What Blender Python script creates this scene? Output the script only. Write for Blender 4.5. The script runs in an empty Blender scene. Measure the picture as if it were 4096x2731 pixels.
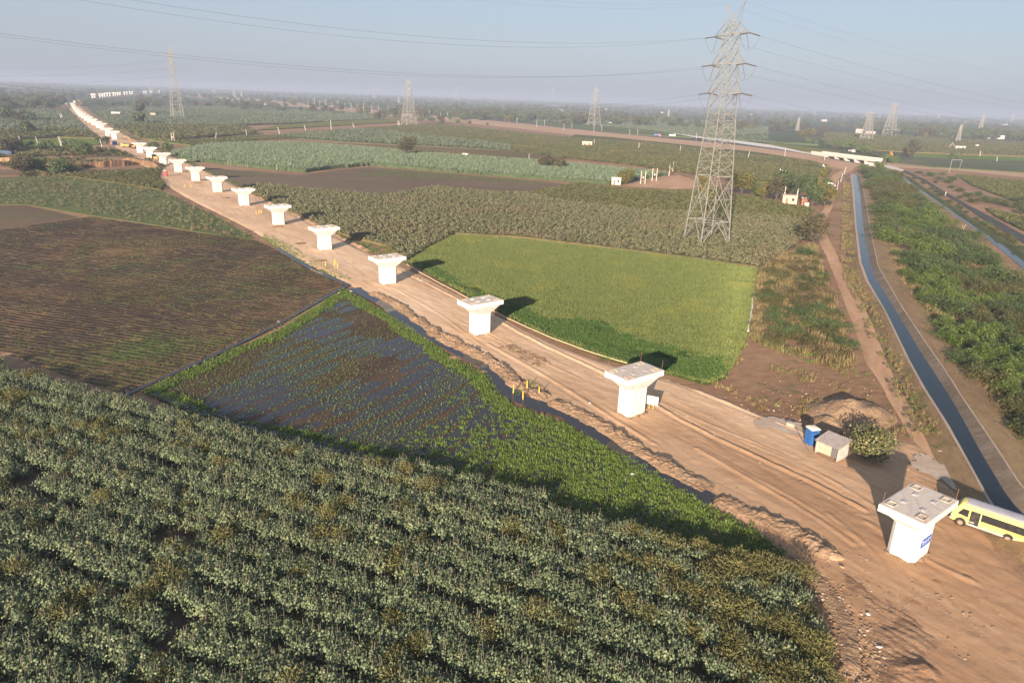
import bpy, bmesh, math, random
import numpy as np
from mathutils import Matrix, Vector
R = math.radians
rng = np.random.default_rng(7)
random.seed(7)
sc = bpy.context.scene
COL = sc.collection

# ------------------------------------------------------------------ camera
CAMH = 40.0
FPX = 711.0 * 2352 / 1024          # focal length in pixels of the 2352 px wide overview
ROLL = math.atan(151 / 4096)
PITCH = R(18.9)
CX, CY = 1176.0, 341.0 * 2352 / 1024
_c, _s, _cr, _sr = math.cos(PITCH), math.sin(PITCH), math.cos(ROLL), math.sin(ROLL)
cam_d = bpy.data.cameras.new("camera"); cam = bpy.data.objects.new("camera", cam_d); COL.objects.link(cam)
cam_d.sensor_width = 36.0; cam_d.lens = 36.0 * 711 / 1024
cam_d.clip_start = 0.5; cam_d.clip_end = 60000
_up = Vector((0, _s, _c)); _rt = Vector((1, 0, 0)); _fw = Vector((0, _c, -_s))
_u = _rt * _cr + _up * _sr; _v = -_rt * _sr + _up * _cr
M = Matrix((_u, _v, -_fw)).transposed().to_4x4(); M.translation = (0, 0, CAMH)
cam.matrix_world = M
sc.camera = cam

def P(x, y, z=0.0):
    """ground point seen at overview pixel (x, y), on the level z"""
    u = (x - CX) / FPX; v = (CY - y) / FPX
    r = u * _cr - v * _sr; t = u * _sr + v * _cr
    dx, dy, dz = r, _c + t * _s, -_s + t * _c
    k = (z - CAMH) / dz
    return np.array([dx * k, dy * k, z])

# ------------------------------------------------------------------ light
SUN_AZ = R(72)      # shadows run towards this azimuth (from +X)
SUN_EL = R(14.5)
to_sun = Vector((-math.cos(SUN_AZ) * math.cos(SUN_EL), -math.sin(SUN_AZ) * math.cos(SUN_EL), math.sin(SUN_EL)))
sd = bpy.data.lights.new("sun", 'SUN'); so = bpy.data.objects.new("sun", sd); COL.objects.link(so)
sd.energy = 5.0; sd.angle = R(0.6); sd.color = (1.0, 0.83, 0.66)
so.rotation_euler = to_sun.to_track_quat('Z', 'Y').to_euler()
so.location = (0, -50, 120)
w = bpy.data.worlds.new("World"); sc.world = w; w.use_nodes = True
nt = w.node_tree; nt.nodes.clear()
sky = nt.nodes.new('ShaderNodeTexSky'); sky.sky_type = 'NISHITA'; sky.sun_disc = False
sky.sun_elevation = SUN_EL; sky.sun_rotation = math.atan2(to_sun.x, to_sun.y)
sky.altitude = 100; sky.air_density = 1.0; sky.dust_density = 1.6; sky.ozone_density = 1.6
bg = nt.nodes.new('ShaderNodeBackground'); bg.inputs[1].default_value = 0.057
wo = nt.nodes.new('ShaderNodeOutputWorld')
hz_mix = nt.nodes.new('ShaderNodeMix'); hz_mix.data_type = 'RGBA'; hz_mix.inputs[0].default_value = .72
nt.links.new(sky.outputs[0], hz_mix.inputs[6])
tcw = nt.nodes.new('ShaderNodeTexCoord'); sx_ = nt.nodes.new('ShaderNodeSeparateXYZ'); rmp = nt.nodes.new('ShaderNodeValToRGB')
nt.links.new(tcw.outputs['Generated'], sx_.inputs[0]); nt.links.new(sx_.outputs[2], rmp.inputs[0])
for e_, (p_, c_) in zip(rmp.color_ramp.elements, ((0.0, (2.9, 3.2, 4.05, 1)), (.30, (2.7, 3.35, 4.5, 1)))): e_.position = p_; e_.color = c_
nt.links.new(rmp.outputs[0], hz_mix.inputs[7]); nt.links.new(hz_mix.outputs[2], bg.inputs[0]); nt.links.new(bg.outputs[0], wo.inputs[0])
sc.view_settings.view_transform = 'Standard'; sc.view_settings.look = 'None'
sc.view_settings.exposure = 1.5; sc.view_settings.gamma = 1.0
sc.view_settings.use_curve_mapping = False
sc.render.engine = 'CYCLES'
sc.cycles.max_bounces = 5; sc.cycles.diffuse_bounces = 2; sc.cycles.glossy_bounces = 2
sc.cycles.transmission_bounces = 2; sc.cycles.volume_bounces = 0; sc.cycles.transparent_max_bounces = 4
sc.cycles.caustics_reflective = False; sc.cycles.caustics_refractive = False
sc.cycles.use_denoising = True

# ------------------------------------------------------------------ helpers
def tag(o, label=None, cat=None, group=None, kind=None):
    if label: o['label'] = label
    if cat: o['category'] = cat
    if group: o['group'] = group
    if kind: o['kind'] = kind
    return o

def empty(name, loc, rz=0.0, label=None, cat=None, group=None):
    o = bpy.data.objects.new(name, None); COL.objects.link(o)
    o.location = tuple(map(float, loc)); o.rotation_euler = (0, 0, rz); o.empty_display_size = 0.5
    return tag(o, label, cat, group)

def copy_tree(o, parent=None):
    c = o.copy(); COL.objects.link(c)
    if parent: c.parent = parent
    for ch in o.children: copy_tree(ch, c)
    return c

class MB:
    """collects shapes, builds one mesh object"""
    def __init__(s): s.v = []; s.f = []; s.m = []
    def add(s, vs, fs, m=0):
        n = len(s.v); s.v += [tuple(map(float, p)) for p in vs]
        s.f += [tuple(i + n for i in f) for f in fs]; s.m += [m] * len(fs); return s
    def box(s, c, d, rz=0.0, m=0, taper=1.0):
        x, y, z = [k / 2 for k in d]; vs = []
        for k, t in ((-z, 1), (z, taper)):
            for a, b in ((-x, -y), (x, -y), (x, y), (-x, y)):
                a *= t; b *= t
                vs.append((c[0] + a * math.cos(rz) - b * math.sin(rz), c[1] + a * math.sin(rz) + b * math.cos(rz), c[2] + k))
        return s.add(vs, [(0, 3, 2, 1), (4, 5, 6, 7), (0, 1, 5, 4), (1, 2, 6, 5), (2, 3, 7, 6), (3, 0, 4, 7)], m)
    def bar(s, a, b, w_, m=0, w2=None, n=4):
        a = Vector(a); b = Vector(b); d = b - a
        if d.length < 1e-6: return s
        d.normalize(); q = Vector((0, 0, 1)) if abs(d.z) < .9 else Vector((1, 0, 0))
        e = d.cross(q).normalized(); g = d.cross(e); w2 = w_ if w2 is None else w2
        vs = []
        for p, r in ((a, w_ / 2), (b, w2 / 2)):
            for i in range(n):
                t = 2 * math.pi * (i + .5) / n
                vs.append(p + e * (r * 1.2 * math.cos(t)) + g * (r * 1.2 * math.sin(t)))
        fs = [(i, (i + 1) % n, n + (i + 1) % n, n + i) for i in range(n)] + [tuple(range(n))[::-1], tuple(range(n, 2 * n))]
        return s.add(vs, fs, m)
    def tube(s, pts, r, n=6, m=0):
        for i in range(len(pts) - 1): s.bar(pts[i], pts[i + 1], r * 1.7, m, n=n)
        return s
    def cyl(s, c, r, h, axis='z', n=16, m=0):
        ring = [(math.cos(2 * math.pi * i / n), math.sin(2 * math.pi * i / n)) for i in range(n)]
        vs = []
        for k in (-h / 2, h / 2):
            for a, b in ring:
                p = {'z': (a * r, b * r, k), 'y': (a * r, k, b * r), 'x': (k, a * r, b * r)}[axis]
                vs.append((c[0] + p[0], c[1] + p[1], c[2] + p[2]))
        fs = [(i, (i + 1) % n, n + (i + 1) % n, n + i) for i in range(n)] + [tuple(range(n))[::-1], tuple(range(n, 2 * n))]
        return s.add(vs, fs, m)
    def build(s, name, mats, parent=None, smooth=False, link=True):
        me = bpy.data.meshes.new(name); me.from_pydata(s.v, [], s.f)
        mats = mats if isinstance(mats, (list, tuple)) else [mats]
        for x in mats: me.materials.append(x)
        if len(mats) > 1: me.polygons.foreach_set('material_index', s.m)
        if smooth: me.polygons.foreach_set('use_smooth', [True] * len(me.polygons))
        bm = bmesh.new(); bm.from_mesh(me); bmesh.ops.recalc_face_normals(bm, faces=bm.faces); bm.to_mesh(me); bm.free()
        me.update(); o = bpy.data.objects.new(name, me)
        if link: COL.objects.link(o)
        if parent: o.parent = parent
        return o

def mesh_np(name, V, F, mats, parent=None, smooth=False, link=True, midx=None):
    me = bpy.data.meshes.new(name); me.from_pydata(np.asarray(V, float).tolist(), [], [tuple(f) for f in (F.tolist() if isinstance(F, np.ndarray) else F)])
    for x in (mats if isinstance(mats, (list, tuple)) else [mats]): me.materials.append(x)
    if midx is not None: me.polygons.foreach_set('material_index', list(map(int, midx)))
    if smooth: me.polygons.foreach_set('use_smooth', [True] * len(me.polygons))
    me.update(); o = bpy.data.objects.new(name, me)
    if link: COL.objects.link(o)
    if parent: o.parent = parent
    return o

# lattice value noise
_lat = np.random.default_rng(3).random((256, 256))
def vnoise(x, y):
    xi = np.floor(x).astype(int); yi = np.floor(y).astype(int); fx = x - xi; fy = y - yi
    fx = fx * fx * (3 - 2 * fx); fy = fy * fy * (3 - 2 * fy)
    a = _lat[xi % 256, yi % 256]; b = _lat[(xi + 1) % 256, yi % 256]
    c = _lat[xi % 256, (yi + 1) % 256]; d = _lat[(xi + 1) % 256, (yi + 1) % 256]
    return (a * (1 - fx) + b * fx) * (1 - fy) + (c * (1 - fx) + d * fx) * fy
def fbm(x, y, o=4, g=.5):
    s = 0; a = 1; t = 0
    for i in range(o):
        s = s + a * vnoise(x * 2 ** i + 17 * i, y * 2 ** i + 31 * i); t += a; a *= g
    return s / t

def inside(poly, x, y):
    x = np.asarray(x, float); y = np.asarray(y, float); r = np.zeros(x.shape, bool); n = len(poly); j = n - 1
    for i in range(n):
        xi, yi = poly[i][:2]; xj, yj = poly[j][:2]
        if yi != yj:
            r ^= ((yi > y) != (yj > y)) & (x < (xj - xi) * (y - yi) / (yj - yi) + xi)
        j = i
    return r
def edge_dist(poly, x, y, closed=True):
    d = np.full(np.shape(x), 1e9); nx = np.zeros(np.shape(x)); ny = np.zeros(np.shape(x)); n = len(poly)
    for i in range(n if closed else n - 1):
        ax, ay = poly[i][:2]; bx, by = poly[(i + 1) % n][:2]; dx, dy = bx - ax, by - ay
        L = dx * dx + dy * dy + 1e-12; t = np.clip(((x - ax) * dx + (y - ay) * dy) / L, 0, 1)
        qx, qy = ax + t * dx, ay + t * dy; q = np.hypot(x - qx, y - qy); m = q < d
        d = np.where(m, q, d); nx = np.where(m, qx, nx); ny = np.where(m, qy, ny)
    return d, nx, ny
def smooth_poly(poly, k=2, closed=True):
    p = np.array([q[:2] for q in poly], float)
    for _ in range(k):
        if closed:
            q = np.roll(p, -1, 0); p = np.stack([.75 * p + .25 * q, .25 * p + .75 * q], 1).reshape(-1, 2)
        else:
            a, b = p[:-1], p[1:]; m = np.stack([.75 * a + .25 * b, .25 * a + .75 * b], 1).reshape(-1, 2)
            p = np.vstack([p[:1], m, p[-1:]])
    return p
def W(pts, z=0.0): return np.array([P(x, y, z)[:2] for x, y in pts])

def sheet(name, pts, mat, z, wpts=None):
    p = W(pts) if wpts is None else wpts
    me = bpy.data.meshes.new(name); bm = bmesh.new()
    f = bm.faces.new([bm.verts.new((a, b, z)) for a, b in p]); f.normal_update()
    bmesh.ops.triangulate(bm, faces=[f]); bmesh.ops.recalc_face_normals(bm, faces=bm.faces)
    if bm.faces[:] and sum(f.normal.z for f in bm.faces) < 0: bmesh.ops.reverse_faces(bm, faces=bm.faces)
    bm.to_mesh(me); bm.free(); me.materials.append(mat)
    o = bpy.data.objects.new(name, me); COL.objects.link(o)
    return tag(o, kind='structure')

def patch(name, pts, mat, z, amp=1.1):
    p = resample(np.vstack([smooth_poly(W(pts), 2), smooth_poly(W(pts), 2)[:1]]), .25)[:-1]; c = p.mean(0)
    k = 1 + (fbm(p[:, 0] * .9, p[:, 1] * .9, 4, .7) - .5) * amp
    return sheet(name, None, mat, z, wpts=c + (p - c) * k[:, None])

def slab(name, pts, mat, h, z0=0.02, wpts=None):
    """a crop standing h high: top and sides"""
    p = W(pts) if wpts is None else wpts
    A = sum(p[i][0] * p[(i + 1) % len(p)][1] - p[(i + 1) % len(p)][0] * p[i][1] for i in range(len(p)))
    if A < 0: p = p[::-1]
    n = len(p); bm = bmesh.new()
    lo = [bm.verts.new((a, b, z0)) for a, b in p]; hi = [bm.verts.new((a, b, z0 + h)) for a, b in p]
    f = bm.faces.new(hi); f.normal_update(); bmesh.ops.triangulate(bm, faces=[f])
    for i in range(n): bm.faces.new((lo[i], lo[(i + 1) % n], hi[(i + 1) % n], hi[i]))
    me = bpy.data.meshes.new(name); bm.to_mesh(me); bm.free(); me.materials.append(mat)
    o = bpy.data.objects.new(name, me); COL.objects.link(o); return tag(o, kind='structure')

def grid_field(name, poly, res, zf, mat, kind='structure', rot=0.0, smooth=True, ylim=None):
    """height field clipped to a polygon (outer vertices snap to its border)"""
    poly = np.asarray(poly)[:, :2]; ca, sa = math.cos(rot), math.sin(rot)
    q = np.stack([poly[:, 0] * ca + poly[:, 1] * sa, -poly[:, 0] * sa + poly[:, 1] * ca], 1)
    x0, y0 = q.min(0) - res; x1, y1 = q.max(0) + res
    nx, ny = int((x1 - x0) / res) + 2, int((y1 - y0) / res) + 2
    gx, gy = np.meshgrid(x0 + np.arange(nx) * res, y0 + np.arange(ny) * res)
    X = gx * ca - gy * sa; Y = gx * sa + gy * ca
    ins = inside(poly, X, Y)
    fa = ins[:-1, :-1] | ins[1:, :-1] | ins[:-1, 1:] | ins[1:, 1:]
    if ylim: yc_ = (Y[:-1, :-1] + Y[1:, 1:]) / 2; fa &= (yc_ >= ylim[0]) & (yc_ < ylim[1])
    used = np.zeros(ins.shape, bool)
    used[:-1, :-1] |= fa; used[1:, :-1] |= fa; used[:-1, 1:] |= fa; used[1:, 1:] |= fa
    out = used & ~ins
    d, px, py = edge_dist(poly, X[out], Y[out]); X[out] = px; Y[out] = py
    ed = np.zeros(X.shape); m = used & ins; ed[m] = edge_dist(poly, X[m], Y[m])[0]
    Z = np.zeros(X.shape); Z[used] = zf(X[used], Y[used], ed[used])
    idx = -np.ones(X.shape, int); idx[used] = np.arange(used.sum())
    V = np.stack([X[used], Y[used], Z[used]], 1)
    jj, ii = np.nonzero(fa)
    F = np.stack([idx[jj, ii], idx[jj, ii + 1], idx[jj + 1, ii + 1], idx[jj + 1, ii]], 1)
    o = mesh_np(name, V, F, mat, smooth=smooth)
    return tag(o, kind=kind) if kind else o

def strip(name, lines, mat, zs=None, n=80, kind='structure', parent=None, rough=0.0, wl=None, mats=None):
    """surface lofted over several polylines (overview pixels) lying at heights zs"""
    L = []
    for k, ln in enumerate(lines):
        z = zs[k] if zs else 0.02
        p = np.array([P(x, y, z) for x, y in ln]) if wl is None else np.array(wl[k], float)
        s = np.r_[0, np.cumsum(np.linalg.norm(np.diff(p, axis=0), axis=1))]; s /= s[-1]
        t = np.linspace(0, 1, n) ** 1.0
        q = np.stack([np.interp(t, s, p[:, i]) for i in range(3)], 1)
        if rough:
            q[:, 0] += (fbm(q[:, 0] * .5 + k * 9, q[:, 1] * .5) - .5) * rough; q[:, 1] += (fbm(q[:, 0] * .5, q[:, 1] * .5 + k * 5) - .5) * rough
        L.append(q)
    V = np.concatenate(L); F = []; mi = []
    for k in range(len(L) - 1):
        for i in range(n - 1):
            F.append((k * n + i, (k + 1) * n + i, (k + 1) * n + i + 1, k * n + i + 1)); mi.append(mats[k] if mats else 0)
    o = mesh_np(name, V, F, mat, parent, midx=mi if mats else None)
    bm = bmesh.new(); bm.from_mesh(o.data)
    if sum(f.normal.z * f.calc_area() for f in bm.faces) < 0: bmesh.ops.reverse_faces(bm, faces=bm.faces)
    bm.to_mesh(o.data); bm.free()
    return tag(o, kind=kind) if kind else o

def offset_line(pts, d):
    p = np.asarray(pts, float)[:, :2]; t = np.gradient(p, axis=0); t /= np.linalg.norm(t, axis=1)[:, None] + 1e-9
    return p + np.stack([-t[:, 1], t[:, 0]], 1) * d
def resample(p, step):
    p = np.asarray(p, float); s = np.r_[0, np.cumsum(np.linalg.norm(np.diff(p, axis=0), axis=1))]
    t = np.arange(0, s[-1], step); return np.stack([np.interp(t, s, p[:, i]) for i in range(p.shape[1])], 1)

def ridge(name, pts, mat, w_, h, res=.2, z0=.0, lump=.8, wp=None, kind='structure'):
    p = smooth_poly(W(pts), 2, False) if wp is None else np.asarray(wp, float)
    p = resample(p, res); n = len(p); m = max(5, int(w_ / res) | 1); rows = []
    s = np.arange(n) * res
    wv = w_ * (.65 + .7 * fbm(s * .25, s * 0 + 3.3)); hv = h * .78 * (.30 + 1.2 * fbm(s * .45, s * 0 + 8.1))
    end = np.clip(np.minimum(s, s[-1] - s) / 1.5, 0, 1); hv = hv * end
    t = np.gradient(p, axis=0); t /= np.linalg.norm(t, axis=1)[:, None] + 1e-9; nn = np.stack([-t[:, 1], t[:, 0]], 1)
    for k in range(m):
        u = 2 * k / (m - 1) - 1; q = p + nn * (wv * u / 2)[:, None]
        q = q + nn * ((fbm(q[:, 0] * .9 + k, q[:, 1] * .9, 3) - .5) * w_ * .22)[:, None]
        z = z0 + hv * (1 - u * u) ** .8 + ((fbm(q[:, 0] * 1.6, q[:, 1] * 1.6, 5, .75) - .5) * lump * 1.9 * hv) * (1 - abs(u)) ** .5
        if abs(u) > .999: z = z * 0 + z0 - .02
        rows.append(np.c_[q, z])
    V = np.concatenate(rows); F = [(k * n + i, k * n + i + 1, (k + 1) * n + i + 1, (k + 1) * n + i) for k in range(m - 1) for i in range(n - 1)]
    o = mesh_np(name, V, F, mat)
    bm = bmesh.new(); bm.from_mesh(o.data); bmesh.ops.recalc_face_normals(bm, faces=bm.faces)
    if sum(f.normal.z * f.calc_area() for f in bm.faces) < 0: bmesh.ops.reverse_faces(bm, faces=bm.faces)
    bm.to_mesh(o.data); bm.free()
    return tag(o, kind=kind)

# ------------------------------------------------------------------ materials
class NB:
    def __init__(s, name):
        s.m = bpy.data.materials.new(name); s.m.use_nodes = True; s.t = s.m.node_tree
        s.t.nodes.clear(); s.out = s.n('ShaderNodeOutputMaterial'); s.b = s.n('ShaderNodeBsdfPrincipled')
        s.l(s.b.outputs[0], s.out.inputs[0]); s._pos = None
    def n(s, k, **kw):
        x = s.t.nodes.new(k)
        for a, b in kw.items(): setattr(x, a, b)
        return x
    def l(s, a, b): s.t.links.new(a, b)
    def pos(s):
        if s._pos is None: s._pos = s.n('ShaderNodeNewGeometry').outputs['Position']
        return s._pos
    def vec(s, rot=0.0, sx=1.0, sy=1.0, sz=1.0, src=None):
        a = s.n('ShaderNodeMapping', vector_type='TEXTURE'); a.inputs['Rotation'].default_value = (0, 0, rot)
        a.inputs['Scale'].default_value = (1, 1, 1); s.l(src or s.pos(), a.inputs[0])
        b = s.n('ShaderNodeMapping'); b.inputs['Scale'].default_value = (sx, sy, sz); s.l(a.outputs[0], b.inputs[0]); return b.outputs[0]
    def noise(s, v, scale, detail=4, rough=.55, dist=0.0):
        x = s.n('ShaderNodeTexNoise'); x.inputs['Scale'].default_value = scale; x.inputs['Detail'].default_value = detail
        x.inputs['Roughness'].default_value = rough; x.inputs['Distortion'].default_value = dist; s.l(v, x.inputs['Vector']); return x.outputs['Fac']
    def ramp(s, fac, stops, interp='LINEAR'):
        x = s.n('ShaderNodeValToRGB'); x.color_ramp.interpolation = interp; e = x.color_ramp.elements
        while len(e) < len(stops): e.new(.5)
        for k, (p, c) in enumerate(stops): e[k].position = p; e[k].color = (*c, 1) if len(c) == 3 else c
        s.l(fac, x.inputs[0]); return x.outputs[0]
    def mix(s, f, a, b, mode='MIX'):
        x = s.n('ShaderNodeMix', data_type='RGBA', blend_type=mode)
        for i, q in ((0, f), (6, a), (7, b)):
            if isinstance(q, (int, float)): x.inputs[i].default_value = q
            elif isinstance(q, tuple): x.inputs[i].default_value = (*q, 1)
            else: s.l(q, x.inputs[i])
        return x.outputs[2]
    def math(s, op, a, b=0.0):
        x = s.n('ShaderNodeMath', operation=op)
        for i, q in ((0, a), (1, b)):
            if isinstance(q, (int, float)): x.inputs[i].default_value = q
            else: s.l(q, x.inputs[i])
        return x.outputs[0]
    def bump(s, h, strength=.5, dist=.1):
        x = s.n('ShaderNodeBump'); x.inputs['Strength'].default_value = strength; x.inputs['Distance'].default_value = dist
        s.l(h, x.inputs['Height']); s.l(x.outputs[0], s.b.inputs['Normal'])
    def col(s, c):
        if isinstance(c, tuple): s.b.inputs['Base Color'].default_value = (*c, 1)
        else: s.l(c, s.b.inputs['Base Color'])
    def set(s, rough=.9, spec=.25, metal=0.0):
        s.b.inputs['Roughness'].default_value = rough; s.b.inputs['Specular IOR Level'].default_value = spec; s.b.inputs['Metallic'].default_value = metal
        return s.m

def kf(c, f): return tuple(min(.8, x * y) for x, y in zip(c, f))
EF = (.88, .86, .82); LFK = (.80, .80, .74); CF = (1.12, 1.06, .80)
def earth(name, dark, mid, light, rot=0.0, stretch=1.0, s1=.06, s2=1.2, patch=None, bump=.6, bd=.12, rows=None, rough=.95, near=None):
    dark, mid, light = kf(dark, EF), kf(mid, EF), kf(light, EF)
    patch = [(kf(p[0], EF), *p[1:]) for p in patch] if patch else None
    b = NB(name); v = b.vec(rot, 1.0 / stretch, 1.0); v0 = b.vec(rot)
    n1 = b.noise(v, s1, 5, .6, .5); n2 = b.noise(v, s2, 5, .65); n3 = b.noise(v0, s2 * 5, 3, .6)
    f = b.math('ADD', b.math('MULTIPLY', n1, .45), b.math('ADD', b.math('MULTIPLY', n2, .38), b.math('MULTIPLY', n3, .17)))
    c = b.ramp(f, [(.34, dark), (.5, mid), (.64, light)])
    if patch:
        for pc, ps, th in patch:
            pn = b.noise(b.vec(rot + .4, 1.0 / (1 + (stretch - 1) * .4), 1.0), ps, 6, .68, .8)
            k = b.ramp(pn, [(th, (0, 0, 0)), (th + .09, (1, 1, 1))]); c = b.mix(k, c, pc)
    if near:      # darker, browner soil in the yard at the near end
        sp_ = b.n('ShaderNodeSeparateXYZ'); b.l(b.pos(), sp_.inputs[0])
        yy = b.math('ADD', sp_.outputs[1], b.math('MULTIPLY', b.math('SUBTRACT', b.noise(v0, .05, 4, .6), .5), 60))
        k = b.ramp(b.math('DIVIDE', yy, 200), [(.33, (1, 1, 1)), (.52, (0, 0, 0))]); c = b.mix(k, c, b.mix(1.0, c, near, 'MULTIPLY'))
    hgt = b.math('ADD', n2, b.math('MULTIPLY', n3, .6))
    if rows:
        rr, sp, rc = rows
        wv = b.n('ShaderNodeTexWave', wave_type='BANDS', bands_direction='Y', wave_profile='SIN')
        wv.inputs['Scale'].default_value = 1.0 / sp / 3.1831 ; wv.inputs['Distortion'].default_value = 1.1; wv.inputs['Detail'].default_value = 2; wv.inputs['Detail Scale'].default_value = .6
        b.l(b.vec(rr), wv.inputs['Vector'])
        k = b.math('MULTIPLY', b.ramp(wv.outputs['Fac'], [(.45, (0, 0, 0)), (.8, (1, 1, 1))]), b.ramp(n2, [(.3, (.2,) * 3), (.6, (1,) * 3)]))
        c = b.mix(k, c, rc); hgt = b.math('ADD', hgt, b.math('MULTIPLY', wv.outputs['Fac'], 1.2))
    b.col(c); b.bump(hgt, bump, bd); return b.set(rough, .15)

def leafy(name, stops, rough=.6, spec=.25, var=.35, big=None):
    """leaf colour varies by leaf, by plant and by place"""
    stops = [(p, kf(c, LFK)) for p, c in stops]
    b = NB(name); gi = b.n('ShaderNodeNewGeometry'); oi = b.n('ShaderNodeObjectInfo')
    f = b.math('ADD', b.math('MULTIPLY', gi.outputs['Random Per Island'], 1 - var), b.math('MULTIPLY', oi.outputs['Random'], var))
    c = b.ramp(f, stops)
    if big:
        n = b.noise(b.vec(), big[1], 4, .6); k = b.ramp(n, [(big[2], (0, 0, 0)), (big[2] + .12, (1, 1, 1))]); k2 = b.math('MULTIPLY', k, big[3])
        c = b.mix(k2, c, big[0])
    b.col(c); return b.set(rough, spec)

def plain(name, c, rough=.6, spec=.4, metal=0.0, dirt=.25, ds=1.5, dc=None):
    b = NB(name); tc = b.n('ShaderNodeTexCoord').outputs['Object']
    n = b.noise(b.vec(src=tc), ds, 5, .6); d = dc or tuple(k * .55 for k in c)
    b.col(b.mix(b.math('MULTIPLY', b.ramp(n, [(.42, (0, 0, 0)), (.7, (1, 1, 1))]), dirt), c, d)); return b.set(rough, spec, metal)

def canopy(name, stops, s=.5, big=.02, rows=None, bump=1.0, bd=.5, st=1.0, rot=0.0):
    """surface of a crop seen from far: clumps, big blotches"""
    stops = [(p, kf(c, CF)) for p, c in stops]
    b = NB(name); v = b.vec(rot, 1 / st, 1.0)
    n1 = b.noise(v, s, 4, .7); n2 = b.noise(v, big, 4, .6, 1.0); n3 = b.noise(b.vec(), s * 4, 2, .6)
    f = b.math('ADD', b.math('MULTIPLY', n1, .4), b.math('ADD', b.math('MULTIPLY', n2, .45), b.math('MULTIPLY', n3, .15)))
    if rows:
        rr, sp, amt = rows
        wv = b.n('ShaderNodeTexWave', wave_type='BANDS', bands_direction='Y'); wv.inputs['Scale'].default_value = 1.0 / sp / 3.1831
        wv.inputs['Distortion'].default_value = 2.0; wv.inputs['Detail'].default_value = 2; b.l(b.vec(rr), wv.inputs['Vector'])
        f = b.math('ADD', f, b.math('MULTIPLY', b.math('SUBTRACT', wv.outputs['Fac'], .5), amt))
    b.col(b.ramp(f, stops)); b.bump(b.math('ADD', n1, b.math('MULTIPLY', n3, .5)), bump, bd); return b.set(.9, .1)

ROAD = R(124.3)     # azimuth of the row of piers
M_ = {}
M_['dirt'] = earth('packed_dirt', (.40, .25, .15), (.60, .40, .255), (.75, .545, .38), ROAD, 5, .10, .9,
                   patch=[((.62, .45, .30), .07, .60), ((.30, .155, .085), .11, .62), ((.24, .135, .08), .16, .70)], bump=.5, bd=.08, near=(.68, .615, .56))
M_['spoil'] = earth('loose_spoil', (.18, .112, .070), (.31, .205, .13), (.44, .31, .205), 0, 1, .3, 2.2, bump=1.0, bd=.22)
M_['churn'] = earth('churned_dirt', (.16, .09, .055), (.28, .17, .105), (.40, .27, .17), 0, 1, .35, 2.0, bump=1.0, bd=.12)
M_['gullyface'] = earth('gully_face', (.16, .085, .045), (.21, .13, .075), (.30, .20, .125), 0, 1, .3, 1.2, bump=1.0, bd=.4)
M_['wetspoil'] = earth('damp_soil', (.085, .05, .033), (.13, .08, .052), (.19, .12, .08), 0, 1, .3, 2.0, bump=1.0, bd=.15)
M_['waste'] = earth('dry_waste_ground', (.17, .095, .055), (.28, .165, .098), (.38, .245, .15), R(20), 1.6, .05, .8,
                    patch=[((.13, .12, .05), .12, .56), ((.33, .215, .13), .05, .62)], bump=.8, bd=.15)
M_['plough'] = earth('ploughed_soil', (.070, .042, .026), (.115, .070, .043), (.165, .105, .066), R(-15), 3, .05, .9,
                     patch=[((.075, .10, .03), .035, .56)], rows=(R(-15), 1.15, (.26, .175, .11)), bump=1.0, bd=.25)
M_['wet'] = earth('wet_field_soil', (.045, .028, .02), (.075, .047, .032), (.12, .075, .05), R(58), 3, .12, 1.5, bump=.8, bd=.1, rough=.75)
M_['plough2'] = earth('young_crop_soil', (.10, .068, .045), (.145, .10, .065), (.19, .135, .09), R(0), 3, .03, .6,
                      patch=[((.085, .10, .04), .02, .56)], bump=.9, bd=.2)
M_['base'] = earth('crop_bed_soil', (.05, .035, .024), (.085, .058, .038), (.12, .085, .055), 0, 1, .15, 1.0, bump=.7, bd=.1)
M_['greenbed'] = earth('weedy_soil', (.055, .065, .025), (.085, .10, .035), (.12, .12, .05), 0, 1, .08, .9, bump=.8, bd=.15)
M_['weedbed'] = earth('weedy_field_soil', (.075, .09, .035), (.11, .13, .045), (.16, .165, .065), 0, 1, .08, .9, bump=1.0, bd=.3)
M_['bank'] = earth('dry_grass_bank', (.15, .10, .055), (.235, .155, .085), (.30, .215, .12), R(70), 3, .12, 1.4,
                   patch=[((.10, .115, .045), .25, .57), ((.36, .25, .155), .09, .62)], bump=.9, bd=.15)
M_['track'] = earth('track_dirt', (.34, .20, .12), (.44, .27, .165), (.54, .35, .22), R(66), 6, .15, 1.2, bump=.5, bd=.08)
M_['chalk'] = earth('pale_gravel', (.34, .25, .19), (.43, .34, .27), (.52, .44, .37), 0, 1.5, .2, 1.8, bump=.5, bd=.05)
M_['embank'] = earth('embankment_dirt', (.33, .20, .12), (.40, .255, .16), (.47, .32, .21), R(-35), 5, .05, .3, bump=.5, bd=.2)

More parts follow.
